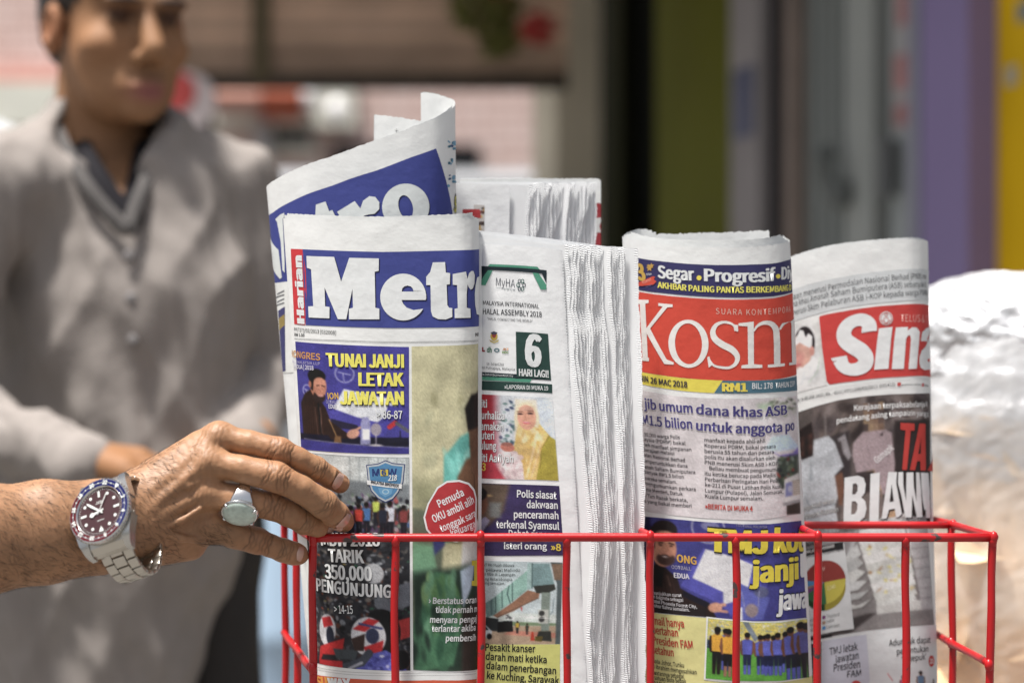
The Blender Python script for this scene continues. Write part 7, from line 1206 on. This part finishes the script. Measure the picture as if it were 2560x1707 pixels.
# trousers and shoes
M_tr = mat('dark_trousers', (.022, .019, .018), .85, bump=(40, .4, .01)); s = SDF((-.74, 2.70, .05), (-.16, 3.14, 1.02), .009)
s.cone(Q(250, 1400, 2.93), Q(500, 1350, 2.95), .10, .07, .05, sq=((0, 1, 0), .85)); s.cone(Q(520, 1300, 2.95), Q(530, 2200, 2.96), .062, .058, .03); s.cone(Q(530, 2200, 2.96), P(520, CY + 1.13 * FPX / 2.98, 2.98), .058, .052, .02); s.cone(Q(240, 1500, 2.94), Q(240, 2200, 2.93), .085, .075, .03); s.cone(Q(240, 2200, 2.92), P(240, CY + 1.13 * FPX / 2.93, 2.93), .075, .058, .02)
V, Qd, E_ = s.mesh(); n_ = vnormals(V, Qd); V = V + n_ * (.006 * smooth_noise(V, 60, 41))[:, None]; mobj('trousers', V, Qd, M_tr, man, None, True)
for px, D in ((520, 2.98), (240, 2.93)):
    x_ = P(px, 0, D).x; s = SDF((x_ - .1, D - .26, -.01), (x_ + .1, D + .12, .16), .006); s.cone((x_, D + .02, .05), (x_ + .02, D - .16, .035), .045, .036, .02); s.cone((x_, D, .06), (x_, D, .13), .05, .045, .02); s.f = np.maximum(s.f, -(s.lo[2] + s.h * np.arange(s.n[2])).astype(np.float32)[None, None, :] + .002); V, Qd, E_ = s.mesh(); mobj('shoe', V, Qd, mat('black_shoe', (.02, .018, .016), .4), man, None, True)
# ================================================================== plastic bag of crackers on a table
tbz = .80; tb_ = empty('side_table', (.50, 2.36, 0), 'plain wooden table under the clear plastic bag', 'table'); mb = MB(); mb.box((.50, 2.36, tbz - .015), (.50, .5, .03), bev=.004); M_tab = mat('table_wood', (.30, .20, .12), .6, noise=(9, .2)); mb.build('table_top', M_tab, tb_)
for sx in (-.21, .21):
    for sy in (-.21, .21): mb = MB(); mb.box((.50 + sx, 2.36 + sy, (tbz - .03) / 2), (.04, .04, tbz - .03), bev=.003); mb.build('leg', M_tab, tb_)
bc = P(2625, 1330, 2.26)
def bagsurf(nx, nz, c, rad, seed, amp, sup=.75, fr=1.0, vs=(1, 1, .6)):
    V = []
    U = np.linspace(0, 2 * np.pi, nx, endpoint=False); T = np.linspace(-np.pi / 2 * .985, np.pi / 2 * .985, nz); A, B = np.meshgrid(U, T, indexing='ij')
    sg = lambda x, e: np.sign(x) * np.abs(x) ** e
    n = np.stack([sg(np.cos(B), .45) * sg(np.cos(A), sup), sg(np.cos(B), .45) * sg(np.sin(A), sup), sg(np.sin(B), .8)], -1).reshape(-1, 3); p = n * np.array(rad)
    vs = np.array(vs); r1 = 1 - np.abs(smooth_noise(p * vs, 26 * fr, seed)); r2 = 1 - np.abs(smooth_noise(p * vs, 60 * fr, seed + 1)); r3 = 1 - np.abs(smooth_noise(p * vs, 130 * fr, seed + 2)); r4 = 1 - np.abs(smooth_noise(p, 260 * fr, seed + 3))
    d = amp * (1.0 * r1 + .55 * r2 + .28 * r3 + .12 * r4 - 1.1); d = np.where(True, d, 0); W_ = p * (1 + d / np.linalg.norm(p, axis=1))[:, None] + np.array(c)
    i, j = np.meshgrid(np.arange(nx), np.arange(nz - 1), indexing='ij'); i2 = (i + 1) % nx; F = np.stack([i * nz + j, i2 * nz + j, i2 * nz + j + 1, i * nz + j + 1], -1).reshape(-1, 4); return W_, F
bagE = empty('plastic_bag', (bc.x, bc.y, tbz), 'clear crumpled plastic bag with a silvery white upper half, right of the basket', 'bag')
M_film = bpy.data.materials.new('plastic_film'); M_film.use_nodes = True; N = M_film.node_tree.nodes; L = M_film.node_tree.links; b = N['Principled BSDF']; b.inputs['Base Color'].default_value = (.93, .93, .94, 1); b.inputs['Roughness'].default_value = .16; b.inputs['Specular IOR Level'].default_value = .8
tr = N.new('ShaderNodeBsdfTransparent'); tl_ = N.new('ShaderNodeBsdfTranslucent'); tl_.inputs[0].default_value = (.9, .9, .9, 1); m1 = N.new('ShaderNodeMixShader'); m1.inputs[0].default_value = .5; m2 = N.new('ShaderNodeMixShader'); fr = N.new('ShaderNodeLayerWeight'); fr.inputs[0].default_value = .35; mr = N.new('ShaderNodeMapRange'); mr.inputs[3].default_value = .44; mr.inputs[4].default_value = .85
L.new(fr.outputs['Facing'], mr.inputs[0]); L.new(b.outputs[0], m1.inputs[1]); L.new(tl_.outputs[0], m1.inputs[2]); L.new(tr.outputs[0], m2.inputs[1]); L.new(m1.outputs[0], m2.inputs[2]); L.new(mr.outputs[0], m2.inputs[0]); L.new(m2.outputs[0], N['Material Output'].inputs['Surface'])
V, F = bagsurf(260, 320, (bc.x, bc.y, .80 + .225), (.150, .11, .238), 3, .012, fr=1.2, vs=(1, 1, .3)); V[:, 2] = np.maximum(V[:, 2], tbz + .001); mobj('film', V, F, M_film, bagE, None, True)
M_foil = mat('silver_white_liner', (.60, .605, .62), .36, .42, spec=.6, bump=(60, .6, .01))
V, F = bagsurf(220, 220, (bc.x - .004, bc.y + .005, 1.158), (.142, .10, .100), 13, .010, fr=2.0, vs=(1, 1, 1.2)); mobj('liner', V, F, M_foil, bagE, None, True)
V, F = bagsurf(120, 120, (bc.x + .04, bc.y - .02, 1.262), (.05, .04, .05), 23, .012, fr=1.3); mobj('neck', V, F, M_foil, bagE, None, True)
rg = random.Random(12); mb = MB()
for _ in range(150):
    c = Vector((bc.x + rg.uniform(-.125, .125), bc.y + rg.uniform(-.09, .02), tbz + .02 + rg.random() * .31)); ax = Vector((rg.gauss(0, 1), rg.gauss(0, 1), rg.gauss(0, 1))).normalized(); u = ax.orthogonal().normalized(); v = ax.cross(u); r_ = rg.uniform(.016, .042); k_ = rg.uniform(6, 16); n = 14; V = [c]; F = []
    for ring in (1, 2):
        for k in range(n): t = 2 * math.pi * k / n; rr_ = r_ * ring / 2 * (1 + .12 * math.sin(3 * t + c.x * 900)); V.append(c + u * rr_ * math.cos(t) + v * rr_ * math.sin(t) + ax * (k_ * (rr_ * math.cos(t)) ** 2 - 5 * (rr_ * math.sin(t)) ** 2))
    F = [(0, 1 + k, 1 + (k + 1) % n) for k in range(n)] + [(1 + k, 1 + n + k, 1 + n + (k + 1) % n, 1 + (k + 1) % n) for k in range(n)]; sh = rg.uniform(.85, 1.1); mb.add(V, F, (.86 * sh, .62 * sh, .38 * sh))
V, F = bagsurf(90, 90, (bc.x, bc.y, tbz + .165), (.118, .080, .160), 31, .020, fr=1.2); mb.add([tuple(v) for v in V], [tuple(f) for f in F], (.93, .72, .52))
ck = mb.build('crackers', mat('cracker', attr=True, rough=.6, noise=(120, .15), bump=(200, .4, .002)), None, True, True); tag(ck, 'pale tan crackers filling the lower half of the clear plastic bag', 'crackers', kind='stuff')
